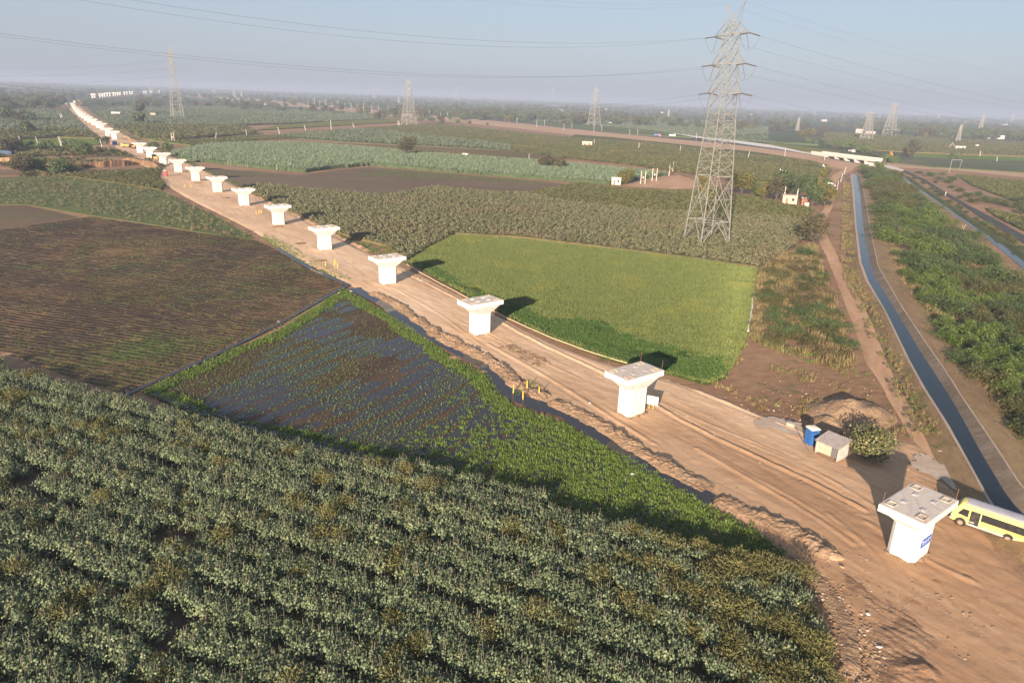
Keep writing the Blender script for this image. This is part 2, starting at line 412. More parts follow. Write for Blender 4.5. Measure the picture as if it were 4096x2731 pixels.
def ground_mat():
    b = NB('far_fields'); v = b.vec(R(20), 1 / 2.6, 1.0)
    nn = b.n('ShaderNodeTexNoise'); nn.inputs['Scale'].default_value = .004; b.l(b.pos(), nn.inputs['Vector'])
    vm = b.n('ShaderNodeVectorMath', operation='MULTIPLY_ADD'); b.l(nn.outputs['Color'], vm.inputs[0]); vm.inputs[1].default_value = (60, 60, 0); b.l(v, vm.inputs[2])
    vo = b.n('ShaderNodeTexVoronoi', feature='F1', distance='CHEBYCHEV'); vo.inputs['Scale'].default_value = 1 / 75.0; b.l(vm.outputs[0], vo.inputs['Vector'])
    sep = b.n('ShaderNodeSeparateColor'); b.l(vo.outputs['Color'], sep.inputs[0])
    c = b.ramp(sep.outputs[0], [(0, (0.101, 0.099, 0.044)), (.15, (0.058, 0.075, 0.031)), (.3, (0.150, 0.107, 0.070)), (.42, (0.085, 0.104, 0.055)), (.55, (0.058, 0.078, 0.039)),
                                (.66, (0.111, 0.104, 0.052)), (.76, (0.078, 0.111, 0.036)), (.86, (0.195, 0.137, 0.091)), (.93, (0.072, 0.091, 0.047))], 'CONSTANT')
    n1 = b.noise(b.vec(), .12, 5, .65); n2 = b.noise(b.vec(), .012, 4, .6)
    c = b.mix(b.ramp(n1, [(.3, (1, 1, 1)), (.7, (0, 0, 0))]), c, b.mix(.62, c, (.028, .035, .014)))
    c = b.mix(b.ramp(n2, [(.5, (0, 0, 0)), (.72, (.6, .6, .6))]), c, (.12, .085, .055))
    b.col(c); b.bump(n1, 1.0, .8); return b.set(.95, .05)
M_['far'] = ground_mat()

M_['castor'] = leafy('castor_leaf', [(0, (.094, .132, .068)), (.4, (.138, .178, .092)), (.8, (.182, .22, .114)), (.96, (.25, .265, .105)), (1, (.34, .30, .05))], .55, .35, .3, big=((.16, .155, .065), .11, .57, .5))
M_['spike'] = leafy('castor_spike', [(0, (.10, .095, .07)), (1, (.17, .15, .115))])
M_['castordead'] = leafy('castor_low_leaf', [(0, (.03, .045, .018)), (1, (.085, .085, .028))])
M_['pea'] = leafy('pigeon_pea_leaf', [(0, (.06, .062, .022)), (.4, (.125, .118, .042)), (.8, (.20, .18, .07)), (1, (.16, .20, .05))], .6, .2, .4)
M_['stem'] = plain('brown_stem', (.14, .10, .07), .9, .1)
M_['maize'] = leafy('maize_leaf', [(0, (.07, .105, .022)), (.5, (.11, .155, .034)), (1, (.18, .22, .058))], .5, .3, .3)
M_['weed'] = leafy('weed_leaf', [(0, (.065, .115, .018)), (.5, (.11, .175, .028)), (1, (.18, .25, .05))], .55, .25, .3)
M_['wheat'] = leafy('wheat_blade', [(0, (.094, .127, .034)), (.5, (.145, .184, .052)), (1, (.22, .25, .085))], .5, .25, .4, big=((.19, .19, .045), .09, .54, .5))
M_['darkgrass'] = leafy('dark_grass_blade', [(0, (.038, .085, .015)), (.5, (.065, .125, .025)), (1, (.12, .175, .042))], .55, .25, .4)
M_['midcastor'] = leafy('distant_castor_leaf', [(0, (.080, .084, .042)), (.4, (.122, .126, .066)), (.8, (.18, .17, .094)), (1, (.225, .20, .115))], .6, .25, .45, big=((.16, .11, .062), .018, .52, .6))
M_['bluecastor'] = leafy('blue_green_castor_leaf', [(0, (.07, .09, .056)), (.5, (.12, .145, .09)), (1, (.18, .20, .125))], .6, .25, .45)
M_['olive'] = leafy('olive_crop_leaf', [(0, (.055, .062, .022)), (.5, (.10, .103, .037)), (1, (.155, .15, .06))], .65, .2, .45, big=((.12, .09, .045), .02, .54, .6))
M_['cane'] = leafy('cane_blade', [(0, (.06, .10, .055)), (.45, (.115, .165, .10)), (.8, (.19, .235, .15)), (1, (.30, .31, .19))], .45, .35, .3)
M_['shrub_a'] = leafy('feathery_shrub_leaf', [(0, (.035, .058, .018)), (.5, (.080, .115, .036)), (1, (.15, .18, .062))], .55, .25, .3)
M_['shrub_b'] = leafy('olive_shrub_leaf', [(0, (.05, .06, .02)), (.5, (.10, .10, .035)), (1, (.17, .15, .06))], .6, .2, .35)
M_['shrub_c'] = leafy('bright_shrub_leaf', [(0, (.05, .085, .014)), (.5, (.105, .15, .03)), (1, (.18, .225, .058))], .5, .25, .3)
M_['drybush'] = leafy('dry_shrub_leaf', [(0, (.07, .055, .028)), (.5, (.14, .11, .055)), (1, (.22, .17, .09))], .7, .2, .35)
M_['dry'] = leafy('dry_grass_blade', [(0, (.13, .09, .045)), (.5, (.22, .16, .08)), (1, (.32, .25, .14))], .7, .15, .4, big=((.11, .12, .04), .12, .52, .8))
M_['leaf_tree'] = leafy('tree_leaf', [(0, (.035, .055, .018)), (.5, (.065, .092, .030)), (1, (.12, .14, .052))], .55, .3, .3)
M_['leaf_dull'] = leafy('dull_tree_leaf', [(0, (.045, .042, .022)), (.5, (.085, .075, .038)), (1, (.13, .11, .06))], .6, .2, .3)
M_['leaf_yel'] = leafy('yellowing_tree_leaf', [(0, (.07, .065, .015)), (.5, (.13, .12, .028)), (1, (.21, .18, .045))], .55, .2, .3)
M_['leaf_pale'] = leafy('pale_green_leaf', [(0, (.05, .065, .022)), (.5, (.12, .125, .05)), (1, (.24, .22, .10))], .55, .3, .2)
M_['bark'] = plain('bark', (.09, .07, .052), .9, .1, ds=4)

def concrete(name, c, stain, dirty=.35, s=.8):
    b = NB(name); tc = b.n('ShaderNodeTexCoord').outputs['Object']; v = b.vec(src=tc); vs = b.vec(sx=1, sy=1, sz=.25, src=tc)
    n = b.noise(v, s, 6, .65, .4); n2 = b.noise(vs, 3.0, 4, .6)
    f = b.math('MULTIPLY', b.ramp(b.math('ADD', b.math('MULTIPLY', n, .6), b.math('MULTIPLY', n2, .4)), [(.42, (0, 0, 0)), (.66, (1, 1, 1))]), dirty)
    jn = b.n('ShaderNodeSeparateXYZ'); b.l(tc, jn.inputs[0]); fr = b.math('FRACT', b.math('DIVIDE', jn.outputs[2], 1.22))
    j = b.math('MULTIPLY', b.math('LESS_THAN', fr, .03), .45); mud = b.ramp(b.math('ADD', jn.outputs[2], b.math('MULTIPLY', n2, .8)), [(.35, (.6,) * 3), (.95, (0,) * 3)])
    oi = b.n('ShaderNodeObjectInfo'); tint = b.ramp(oi.outputs['Random'], [(0, (.86, .85, .83)), (1, (1, 1, 1))])
    cc = b.mix(f, c, stain); cc = b.mix(j, cc, stain); cc = b.mix(mud, cc, (.42, .28, .17)); cc = b.mix(1.0, cc, tint, 'MULTIPLY')
    b.col(cc); b.bump(n2, .15, .02); return b.set(.8, .3)
M_['pier'] = concrete('white_concrete', (.66, .645, .62), (.44, .415, .38), .6)
M_['piertop'] = concrete('cast_top', (.56, .49, .43), (.42, .35, .29), .8, 1.6)
M_['pocket'] = concrete('pocket_concrete', (.50, .41, .30), (.24, .19, .14), .8, 3)
M_['lining'] = earth('canal_lining', (.13, .095, .065), (.20, .155, .115), (.30, .245, .20), R(64), .35, .12, .9, bump=.4, bd=.06)
M_['paleconc'] = concrete('pale_concrete', (.60, .55, .49), (.42, .36, .30), .5, .3)
M_['asphalt'] = earth('asphalt', (.045, .045, .048), (.06, .06, .062), (.085, .08, .078), R(70), 3, .2, 2.0, bump=.3, bd=.02)
M_['ballast'] = earth('rail_ballast', (.10, .085, .08), (.13, .11, .105), (.16, .14, .13), 0, 1, .1, 1, bump=.5, bd=.05)
M_['steel'] = plain('galvanised_steel', (.22, .215, .19), .55, .5, .15, .5, 1.2, (.30, .26, .21))
M_['steel_far'] = plain('weathered_steel', (.30, .28, .25), .6, .4, 0.1, .4, .5)
M_['steel_pale'] = plain('pale_steel', (.55, .54, .52), .6, .4)
M_['wire'] = plain('dark_cable', (.10, .10, .105), .6, .4)
M_['insul'] = plain('brown_insulator', (.10, .065, .05), .35, .5)
M_['yellow'] = plain('yellow_paint', (.72, .40, .03), .5, .4, dirt=.15)
M_['white'] = plain('white_paint', (.72, .70, .64), .6, .3, dirt=.25)
M_['housewall'] = plain('weathered_limewash', (.40, .37, .33), .85, .2, dirt=.4, ds=.6)
M_['cream'] = plain('cream_render', (.62, .54, .42), .85, .2, dirt=.45, ds=1.2)
M_['pinkwall'] = plain('pink_render', (.50, .36, .27), .9, .2, dirt=.4, ds=1.2)
M_['redpaint'] = plain('red_plastic', (.52, .03, .035), .45, .4, dirt=.15)
M_['bluepaint'] = plain('blue_plastic', (.025, .10, .30), .45, .4, dirt=.3, ds=3)
M_['bluedull'] = plain('dull_blue_paint', (.03, .06, .12), .6, .3, dirt=.4)
M_['black'] = plain('matt_black', (.025, .024, .023), .8, .2, dirt=.5, dc=(.12, .09, .06))
M_['glass'] = plain('dark_glass', (.018, .02, .024), .12, .6, dirt=.3, ds=3, dc=(.07, .06, .05))
M_['busyellow'] = plain('pale_yellow_paint', (.68, .56, .17), .35, .5, dirt=.15, ds=2)
M_['busstripe'] = plain('orange_stripe', (.68, .33, .03), .4, .4, dirt=.1)
M_['busroof'] = plain('grey_roof_panel', (.36, .34, .36), .55, .3, dirt=.4, ds=1.2)
M_['busgreen'] = plain('faded_green_paint', (.34, .47, .26), .4, .4, dirt=.3)
M_['hub'] = plain('dusty_hub', (.30, .20, .15), .8, .2, dirt=.5)
M_['greymetal'] = plain('grey_sill', (.42, .38, .37), .6, .3, dirt=.4)
M_['tin'] = plain('corrugated_tin', (.36, .31, .29), .55, .4, .2, .5, 1.5, (.22, .15, .11))
M_['darkgrey'] = plain('dark_cloth_and_shade', (.12, .11, .11), .9, .1)
M_['orange'] = plain('orange_machine_paint', (.62, .22, .03), .5, .4)
M_['mach'] = plain('yellow_machine_paint', (.42, .26, .06), .5, .4)
M_['skin'] = plain('brown_skin', (.20, .11, .07), .6, .3)
M_['brownroof'] = plain('clay_roof', (.30, .13, .08), .9, .1)
M_['hose'] = plain('cream_pipe', (.52, .40, .24), .6, .3)
M_['banner'] = plain('blue_banner', (.02, .09, .36), .5, .3, dirt=.2)
M_['bwhite'] = plain('banner_lettering', (.55, .58, .66), .5, .3)
M_['plastic'] = plain('white_litter', (.75, .74, .72), .5, .3, dirt=.1)

def water_mat(name, c, rough=.06):
    b = NB(name); b.col(b.mix(b.ramp(b.noise(b.vec(), .35, 5, .7), [(.72, (0,) * 3), (.75, (1,) * 3)]), c, (.05, .048, .028))); n = b.noise(b.vec(), 1.2, 3); b.bump(n, .04, .05); b.b.inputs['IOR'].default_value = 1.33
    return b.set(rough, .30)
M_['canalwater'] = water_mat('canal_water', (.006, .011, .014), .10)
M_['water'] = water_mat('muddy_water', (.035, .032, .034), .05)

# ------------------------------------------------------------------ scatter (geometry nodes over a cloud of points)
def scatter(name, pts, protos, label, cat, rot=None, scl=None, idx=None, smin=.8, smax=1.2, tilt=0.0):
    pts = np.asarray(pts, float); n = len(pts)
    if pts.shape[1] == 2: pts = np.c_[pts, np.zeros(n)]
    me = bpy.data.meshes.new(name); me.vertices.add(n); me.vertices.foreach_set('co', pts.ravel())
    rot = rng.random(n) * 6.283 if rot is None else rot
    scl = (smin + (smax - smin) * rng.random(n)) if scl is None else scl
    idx = rng.integers(0, len(protos), n) if idx is None else idx
    rv = np.c_[(rng.random(n) - .5) * tilt, (rng.random(n) - .5) * tilt, rot]
    a = me.attributes.new('turn', 'FLOAT_VECTOR', 'POINT'); a.data.foreach_set('vector', rv.astype(float).ravel())
    a = me.attributes.new('size', 'FLOAT', 'POINT'); a.data.foreach_set('value', np.asarray(scl, float))
    a = me.attributes.new('pick', 'INT', 'POINT'); a.data.foreach_set('value', np.asarray(idx, int))
    o = bpy.data.objects.new(name, me); COL.objects.link(o)
    col = bpy.data.collections.new(name + '_kinds')
    for k, p in enumerate(protos):
        if p.name not in col.objects: col.objects.link(p)
    g = bpy.data.node_groups.new(name, 'GeometryNodeTree')
    g.interface.new_socket('Geometry', in_out='INPUT', socket_type='NodeSocketGeometry')
    g.interface.new_socket('Geometry', in_out='OUTPUT', socket_type='NodeSocketGeometry')
    N = g.nodes.new; Lk = g.links.new
    gi, go, ip, ci = N('NodeGroupInput'), N('NodeGroupOutput'), N('GeometryNodeInstanceOnPoints'), N('GeometryNodeCollectionInfo')
    ci.inputs['Collection'].default_value = col; ci.inputs['Separate Children'].default_value = True; ci.inputs['Reset Children'].default_value = True
    def na(nm, ty):
        x = N('GeometryNodeInputNamedAttribute'); x.data_type = ty; x.inputs['Name'].default_value = nm
        return [s for s in x.outputs if s.enabled and s.name == 'Attribute'][0]
    e2r = N('FunctionNodeEulerToRotation'); Lk(na('turn', 'FLOAT_VECTOR'), e2r.inputs[0])
    Lk(gi.outputs[0], ip.inputs['Points']); Lk(ci.outputs[0], ip.inputs['Instance']); ip.inputs['Pick Instance'].default_value = True
    Lk(na('pick', 'INT'), ip.inputs['Instance Index']); Lk(e2r.outputs[0], ip.inputs['Rotation']); Lk(na('size', 'FLOAT'), ip.inputs['Scale'])
    Lk(ip.outputs[0], go.inputs[0])
    md = o.modifiers.new('scatter', 'NODES'); md.node_group = g
    return tag(o, label, cat, kind='stuff')

def pts_in(poly, sx, sy=None, rot=0.0, jit=.35, keep=None):
    poly = np.asarray(poly)[:, :2]; sy = sy or sx; ca, sa = math.cos(rot), math.sin(rot)
    q = np.stack([poly[:, 0] * ca + poly[:, 1] * sa, -poly[:, 0] * sa + poly[:, 1] * ca], 1)
    x0, y0 = q.min(0); x1, y1 = q.max(0)
    gx, gy = np.meshgrid(np.arange(x0, x1, sx), np.arange(y0, y1, sy)); gx = gx.ravel(); gy = gy.ravel()
    gx = gx + (rng.random(gx.size) - .5) * 2 * jit * sx; gy = gy + (rng.random(gy.size) - .5) * 2 * jit * sy
    X = gx * ca - gy * sa; Y = gx * sa + gy * ca; m = inside(poly, X, Y)
    # stay near the view wedge
    m &= (np.abs(X) < .80 * np.maximum(Y, 0) + 14)
    X, Y = X[m], Y[m]
    if keep is not None:
        k = keep(X, Y); X, Y = X[k], Y[k]
    return np.stack([X, Y], 1)

# card clouds -------------------------------------------------------
RH = np.array([(-.5, 0), (0, -.5), (.5, 0), (0, .5)])
STAR = np.array([(math.cos(2 * math.pi * i / 14) * (.5 if i % 2 == 0 else .24), math.sin(2 * math.pi * i / 14) * (.5 if i % 2 == 0 else .24)) for i in range(14)])
def cards(C_, Nn, L, Wd, shape=RH, r=rng, D=None):
    """polygons with centre C_, normal Nn, length L, width Wd; D = direction of length"""
    n = len(C_); Nn = Nn / (np.linalg.norm(Nn, axis=1)[:, None] + 1e-9)
    if D is None: D = r.normal(size=(n, 3))
    U = D - (D * Nn).sum(1)[:, None] * Nn; U /= np.linalg.norm(U, axis=1)[:, None] + 1e-9; Vv = np.cross(Nn, U)
    L = np.broadcast_to(L, n); Wd = np.broadcast_to(Wd, n); k = len(shape)
    V = C_[:, None, :] + U[:, None, :] * (shape[None, :, 0] * L[:, None])[..., None] + Vv[:, None, :] * (shape[None, :, 1] * Wd[:, None])[..., None]
    return V.reshape(-1, 3), np.arange(n * k).reshape(n, k)
class Cloud:
    def __init__(s): s.V = []; s.F = []; s.m = []; s.n = 0
    def add(s, V, F, m=0):
        s.V.append(V); s.F += [tuple(int(i) + s.n for i in f) for f in F]; s.m += [m] * len(F); s.n += len(V); return s
    def mb(s, b, m=0): return s.add(np.array(b.v), b.f, m)
    def build(s, name, mats, link=False, parent=None): return mesh_np(name, np.concatenate(s.V), s.F, mats, parent, link=link, midx=s.m if isinstance(mats, (list, tuple)) else None)

def proto_castor(seed, rad=.85, h=1.75, nl=300, lf=.215):
    r = np.random.default_rng(seed); c = Cloud(); nb = 13; sp = MB()
    for k in range(nb):
        a = r.random() * 6.283; d = rad * math.sqrt(r.random()) * .8; top = np.array([math.cos(a) * d, math.sin(a) * d, h * (.72 + .3 * r.random()) - d * .25])
        n = nl // nb; t = r.random(n) ** .6
        p = top * np.array([1, 1, 0]) * t[:, None] ** .5 + np.array([0, 0, 1]) * (top[2] * (.28 + .7 * t))[:, None]
        off = r.normal(size=(n, 3)) * np.array([.27, .27, .13]); p = p + off
        nn = off * np.array([1, 1, .5]) + np.array([0, 0, .28]); 
        c.add(*cards(p, nn, lf * (.7 + .5 * r.random(n)), lf * (.7 + .5 * r.random(n)), STAR, r))
        if k % 4 == 0: sp.bar(top + [0, 0, -.1], top + np.array([r.normal() * .04, r.normal() * .04, .34 + .15 * r.random()]), .062, 0, .03)
        sp.bar((0, 0, 0), top * .9, .04)
    c.mb(sp, 1)
    n = 16; a = r.random(n) * 6.283; p = np.c_[np.cos(a) * rad * .9, np.sin(a) * rad * .9, .15 + .35 * r.random(n)] * np.array([1, 1, 1])
    c.add(*cards(p, r.normal(size=(n, 3)) * .5 + [0, 0, .6], lf, lf, STAR, r), m=2)
    return c.build('castor_plant', [M_['castor'], M_['spike'], M_['castordead']])
def proto_pea(seed, rad=.95, h=1.5, n=620):
    r = np.random.default_rng(seed); c = Cloud()
    a = r.random(n) * 6.283; q = np.sqrt(r.random(n)) * rad; t = r.random(n) ** .5
    z = h * (1 - .35 * (q / rad) ** 2) * (.3 + .75 * t); p = np.c_[np.cos(a) * q, np.sin(a) * q, z]
    cl = r.integers(0, 14, n); p += r.normal(size=(14, 3))[cl] * .16
    D = np.c_[np.cos(a), np.sin(a), .5 + r.random(n)]
    c.add(*cards(p, r.normal(size=(n, 3)) + [0, 0, .3], 
          .20 + .12 * r.random(n), .065, RH, r, D))
    return c.build('pigeon_pea', [M_['pea']])
def proto_blades(name, seed, n, h, spread, wd, mat, lean=.5, base=.15):
    r = np.random.default_rng(seed); c = Cloud(); a = r.random(n) * 6.283
    ln = h * (.6 + .5 * r.random(n)); le = lean * (.3 + r.random(n))
    D = np.c_[np.cos(a) * le, np.sin(a) * le, np.ones(n)]; D /= np.linalg.norm(D, axis=1)[:, None]
    o = np.c_[r.normal(size=n) * spread, r.normal(size=n) * spread, np.zeros(n)]
    sh = np.array([(0, -.35), (.55, -.5), (1, 0), (.55, .5), (0, .35)])
    N_ = np.cross(D, np.c_[-np.sin(a), np.cos(a), np.zeros(n)])
    c.add(*cards(o, N_ + r.normal(size=(n, 3)) * .3, ln, wd, sh, r, D))
    return c.build(name, [mat])
def proto_clump(name, seed, n, rad, h, lf, mat, wd=None, low=.25):
    r = np.random.default_rng(seed); c = Cloud(); a = r.random(n) * 6.283; q = np.sqrt(r.random(n)) * rad
    z = h * (1 - .5 * (q / rad) ** 2) * (low + (1 - low) * r.random(n) ** .5); p = np.c_[np.cos(a) * q, np.sin(a) * q, z]
    nn = p * np.array([.7, .7, .5]) + r.normal(size=(n, 3)) * .45
    c.add(*cards(p, nn, lf * (.7 + .6 * r.random(n)), (wd or lf * .8) * (.7 + .6 * r.random(n)), RH, r)); return c.build(name, [mat])
def shrub_cloud(seed, rad, h, nspray, leaf, wd, r=None):
    """arching sprays of fine leaves"""
    r = np.random.default_rng(seed); c = Cloud(); lobes = [(r.normal(size=3) * np.array([rad * .42, rad * .42, 0]), rad * (.45 + .3 * r.random()), h * (.6 + .4 * r.random())) for _ in range(6)]
    for k in range(nspray):
        o, lr, lh = lobes[k % 6]; a = r.random() * 6.283; el = r.random() ** .7
        ex = o + np.array([math.cos(a) * lr * el * 1.15, math.sin(a) * lr * el * 1.15, 0]); zt = lh * math.sqrt(max(0.03, 1 - el * el * .95)) * (.75 + .3 * r.random())
        n = 11; t = np.linspace(.45, 1.1, n); st = o * .5
        p = st[None] + (ex - st)[None] * t[:, None]; p[:, 2] = zt * (1 - (t - .85) ** 2 * 2.2) ; p += r.normal(size=(n, 3)) * .07 * rad
        D = (ex - st)[None] * np.ones((n, 1)) + r.normal(size=(n, 3)) * .35 * lr; D[:, 2] -= (t - .8) * lr * 1.2
        c.add(*cards(p, np.array([0, 0, 1.0]) + r.normal(size=(n, 3)) * .5, leaf * (.7 + .6 * r.random(n)), wd, RH, r, D))
    return c
def tree_parts(seed, h, cr, n, leaf, crown_low=.3, flat=.75, lobes=9, trunk=.03, gap=0.0):
    """returns crown cloud and trunk MB"""
    r = np.random.default_rng(seed); c = Cloud(); t = MB(); cz = h * (crown_low + (1 - crown_low) / 2); ch = h * (1 - crown_low) / 2
    L = []
    for k in range(lobes):
        a = 6.283 * k / lobes + r.random() * .8; q = cr * (.25 + .45 * r.random()) if k else 0
        L.append((np.array([math.cos(a) * q, math.sin(a) * q, cz + (r.random() - .45) * ch * 1.2]), cr * (.42 + .24 * r.random())))
    tb = h * trunk; fork = np.array([r.normal() * .02 * h, r.normal() * .02 * h, h * crown_low * .9])
    t.bar((0, 0, -.1), fork, tb * 2, 0, tb * 1.4, 7)
    for o, q in L: t.bar(fork, o, tb * .9, 0, tb * .25, 5)
    per = n // lobes
    for o, q in L:
        d = r.normal(size=(per, 3)); d /= np.linalg.norm(d, axis=1)[:, None]; rr = q * (.45 + .6 * r.random(per) ** .6)
        bmp = 1 + .25 * np.sin(d[:, 0] * 5 + o[0]) * np.cos(d[:, 1] * 6 + o[1]); p = o + d * (rr * bmp)[:, None] * np.array([1, 1, flat])
        c.add(*cards(p, d + r.normal(size=(per, 3)) * .6, leaf * (.6 + .8 * r.random(per)), leaf * .75 * (.6 + .8 * r.random(per)), RH, r))
    return c, t

P_castor = [proto_castor(10 + i) for i in range(6)]
P_castor_small = [proto_castor(40 + i, .6, 1.1, 45, .36) for i in range(2)]
P_pea = [proto_pea(20 + i) for i in range(4)]
P_seed = [proto_blades('maize_seedling', 30 + i, 9, .5, .05, .07, M_['maize'], .8) for i in range(4)]
P_weed = [proto_blades('weed_tuft', 35 + i, 26, .42, .16, .06, M_['weed'], .9) for i in range(3)]
P_wheat = [proto_blades('wheat_tuft', 50 + i, 34, .62, .24, .05, M_['wheat'], .35) for i in range(4)]
P_dark = [proto_blades('dark_grass_tuft', 55 + i, 30, .5, .24, .07, M_['darkgrass'], .6) for i in range(3)]
P_dry = [proto_blades('dry_grass_tuft', 60 + i, 34, .85, .25, .06, M_['dry'], .5) for i in range(4)]
P_mid = [proto_clump('castor_clump', 70 + i, 46, .95, 1.5, .42, M_['midcastor']) for i in range(5)]
P_blue = [proto_clump('castor_clump', 75 + i, 40, 1.0, 1.5, .5, M_['bluecastor']) for i in range(4)]
P_olive = [proto_clump('crop_clump', 80 + i, 46, .9, 1.1, .38, M_['olive']) for i in range(4)]
P_cane = [proto_blades('cane_clump', 90 + i, 46, 2.9, .45, .16, M_['cane'], .22) for i in range(5)]

# ================================================================== SETTING
g = MB(); S_ = 30000
g.add([(-S_, -400, 0), (S_, -400, 0), (S_, S_, 0), (-S_, S_, 0)], [(0, 1, 2, 3)])
tag(g.build('ground', M_['far']), kind='structure')

# waste ground: everything around the works that is not a field
sheet('waste_ground', [(-500, 1900), (-500, 760), (-300, 330), (100, 236), (420, 262), (900, 262), (1180, 288), (1500, 318), (1760, 345), (2100, 385), (2600, 420), (3600, 700), (3600, 1900)], M_['waste'], .004)

# ---- corridor of bare earth under the piers
CORR_L = [(1985, 1568), (1950, 1440), (1900, 1345), (1830, 1290), (1760, 1225), (1600, 1140), (1480, 1065), (1380, 1000), (1290, 945), (1180, 912), (1130, 850), (1060, 820), (960, 752), (850, 682), (790, 645), (735, 620), (660, 585), (600, 540), (515, 496), (440, 460), (386, 428), (362, 402), (330, 380), (290, 352), (245, 325), (200, 290), (170, 262), (155, 245)]
CORR_R = [(178, 238), (205, 262), (250, 290), (300, 315), (330, 332), (395, 360), (455, 385), (510, 412), (565, 440), (650, 480), (740, 530), (850, 585), (940, 618), (1080, 692), (1250, 784), (1400, 840), (1530, 872), (1640, 905), (1760, 960)]
corr = W(CORR_L + CORR_R + [(1850, 985), (1905, 1010), (1960, 1040), (2040, 1020), (2090, 1010), (2150, 1050), (2200, 1105), (2240, 1160), (2300, 1300), (2600, 1500), (2700, 1800), (2100, 1800)])
_cd = np.array([math.cos(ROAD), math.sin(ROAD)])
WR = [([(960, 640), (1100, 712), (1230, 785), (1400, 862), (1500, 928), (1600, 985), (1760, 1060), (1900, 1125), (1985, 1172)], .20, .28),
      ([(1485, 855), (1560, 880), (1650, 918), (1760, 962), (1850, 1000)], .20, .3), ([(640, 488), (760, 548), (860, 600), (960, 640)], .16, .3),
      ([(945, 612), (1080, 680), (1250, 772), (1400, 825), (1500, 855)], .22, .4), ([(2150, 1340), (2215, 1440), (2262, 1568), (2300, 1660)], .10, .25), ([(2225, 1330), (2300, 1440), (2345, 1568), (2380, 1660)], .10, .25),
      ([(1700, 1010), (1850, 1075), (1990, 1150), (2080, 1215)], .08, .2), ([(1520, 925), (1640, 980), (1800, 1045), (1930, 1115)], .07, .2), ([(1050, 735), (1200, 812), (1330, 870)], .09, .22),
      ([(1120, 790), (1260, 868), (1380, 945), (1500, 1020)], .12, .3), ([(900, 660), (1010, 720), (1100, 790)], .08, .22), ([(1990, 1200), (2130, 1290), (2240, 1340)], .10, .3), ([(1600, 1030), (1720, 1100), (1860, 1180), (1960, 1250)], .10, .25),
      ([(1560, 1000), (1700, 1080), (1850, 1160), (1985, 1250)], .06, .18), ([(2050, 1170), (2150, 1200), (2230, 1300)], .07, .2), ([(1900, 1180), (2000, 1260), (2050, 1330), (2060, 1420)], .08, .22)]
WRW = [(smooth_poly(W(l), 1, False), h_, w_) for l, h_, w_ in WR]
def z_dirt(x, y, e):
    q = 0
    if y.size and y.min() < 235:
        for l, h_, w_ in WRW:
            d = edge_dist(l, x, y, closed=False)[0]; wob = .5 + 1.1 * fbm(x * .9, y * .9, 3)
            q = q + .75 * h_ * wob * np.exp(-(d / w_) ** 2) - .3 * h_ * np.exp(-((d - 2.2 * w_) / w_) ** 2)
    return z_dirt0(x, y, e) + q * np.clip(e, 0, 1)
def z_dirt0(x, y, e):
    a = x * _cd[0] + y * _cd[1]; c = -x * _cd[1] + y * _cd[0]
    z = .02 + .16 * fbm(a * .07, c * .22) + .09 * fbm(a * .22, c * 1.0 + 5) ** 2 + .07 * fbm(x * 1.3, y * 1.3)
    return np.where(e > 0, z * np.clip(e / 1.0, .12, 1), .0) + .008
near = [p for p in corr if p[1] < 230]
grid_field('dirt_ground', smooth_poly(corr, 1), .24, z_dirt, M_['dirt'], rot=ROAD, ylim=(0, 165))
grid_field('dirt_ground', smooth_poly(corr, 1), .6, z_dirt0, M_['dirt'], rot=ROAD, ylim=(164.8, 5000))

# ---- ploughed field, far brown field and the flooded one
PL = W([(-60, 812), (0, 806), (150, 862), (285, 905), (330, 885), (470, 822), (640, 752), (790, 655), (700, 612), (640, 577), (590, 552), (440, 532), (330, 515), (210, 497), (180, 500), (0, 528), (-160, 545), (-200, 780)])
prd = R(-15)
def z_pl(x, y, e):
    c = -x * math.sin(prd) + y * math.cos(prd); a = x * math.cos(prd) + y * math.sin(prd)
    c = c + .35 * fbm(a * .05, c * .05)
    return .02 + np.clip(e, 0, .5) * 2 * (.11 * (1 + np.sin(c * 2 * math.pi / 1.15)) * (.6 + .6 * fbm(a * .5, c * .4)) + .10 * fbm(x * 1.5, y * 1.5))
grid_field('ploughed_field', PL, .34, z_pl, M_['plough'], rot=prd)
WET = W([(790, 664), (850, 698), (940, 752), (1060, 836), (1118, 862), (1145, 905), (1178, 932), (1290, 970), (1400, 1032), (1500, 1085), (1600, 1150), (1740, 1222), (1800, 1275), (1740, 1290), (1400, 1215), (1100, 1120), (820, 1045), (480, 975), (325, 900), (470, 832), (640, 760)])
wrd = R(60)
def z_wet(x, y, e):
    c = -x * math.sin(wrd) + y * math.cos(wrd); a = x * math.cos(wrd) + y * math.sin(wrd)
    fur = np.abs(np.sin(c * math.pi / 3.2 + 1.2 * fbm(a * .1, c * .1)))
    z = -.004 + .17 * (fbm(x * .09 + 3, y * .09 + 1, 2) - .47) + .012 * (fbm(x * .5, y * .5, 2) - .45) + .09 * (1 - fur) ** 3
    return np.clip(z + np.where(e < 1.0, .05, 0) + .05, .012, .5)
grid_field('flooded_field', WET, .3, z_wet, M_['wet'], rot=wrd)
sheet('water', None, M_['water'], .065, wpts=WET)

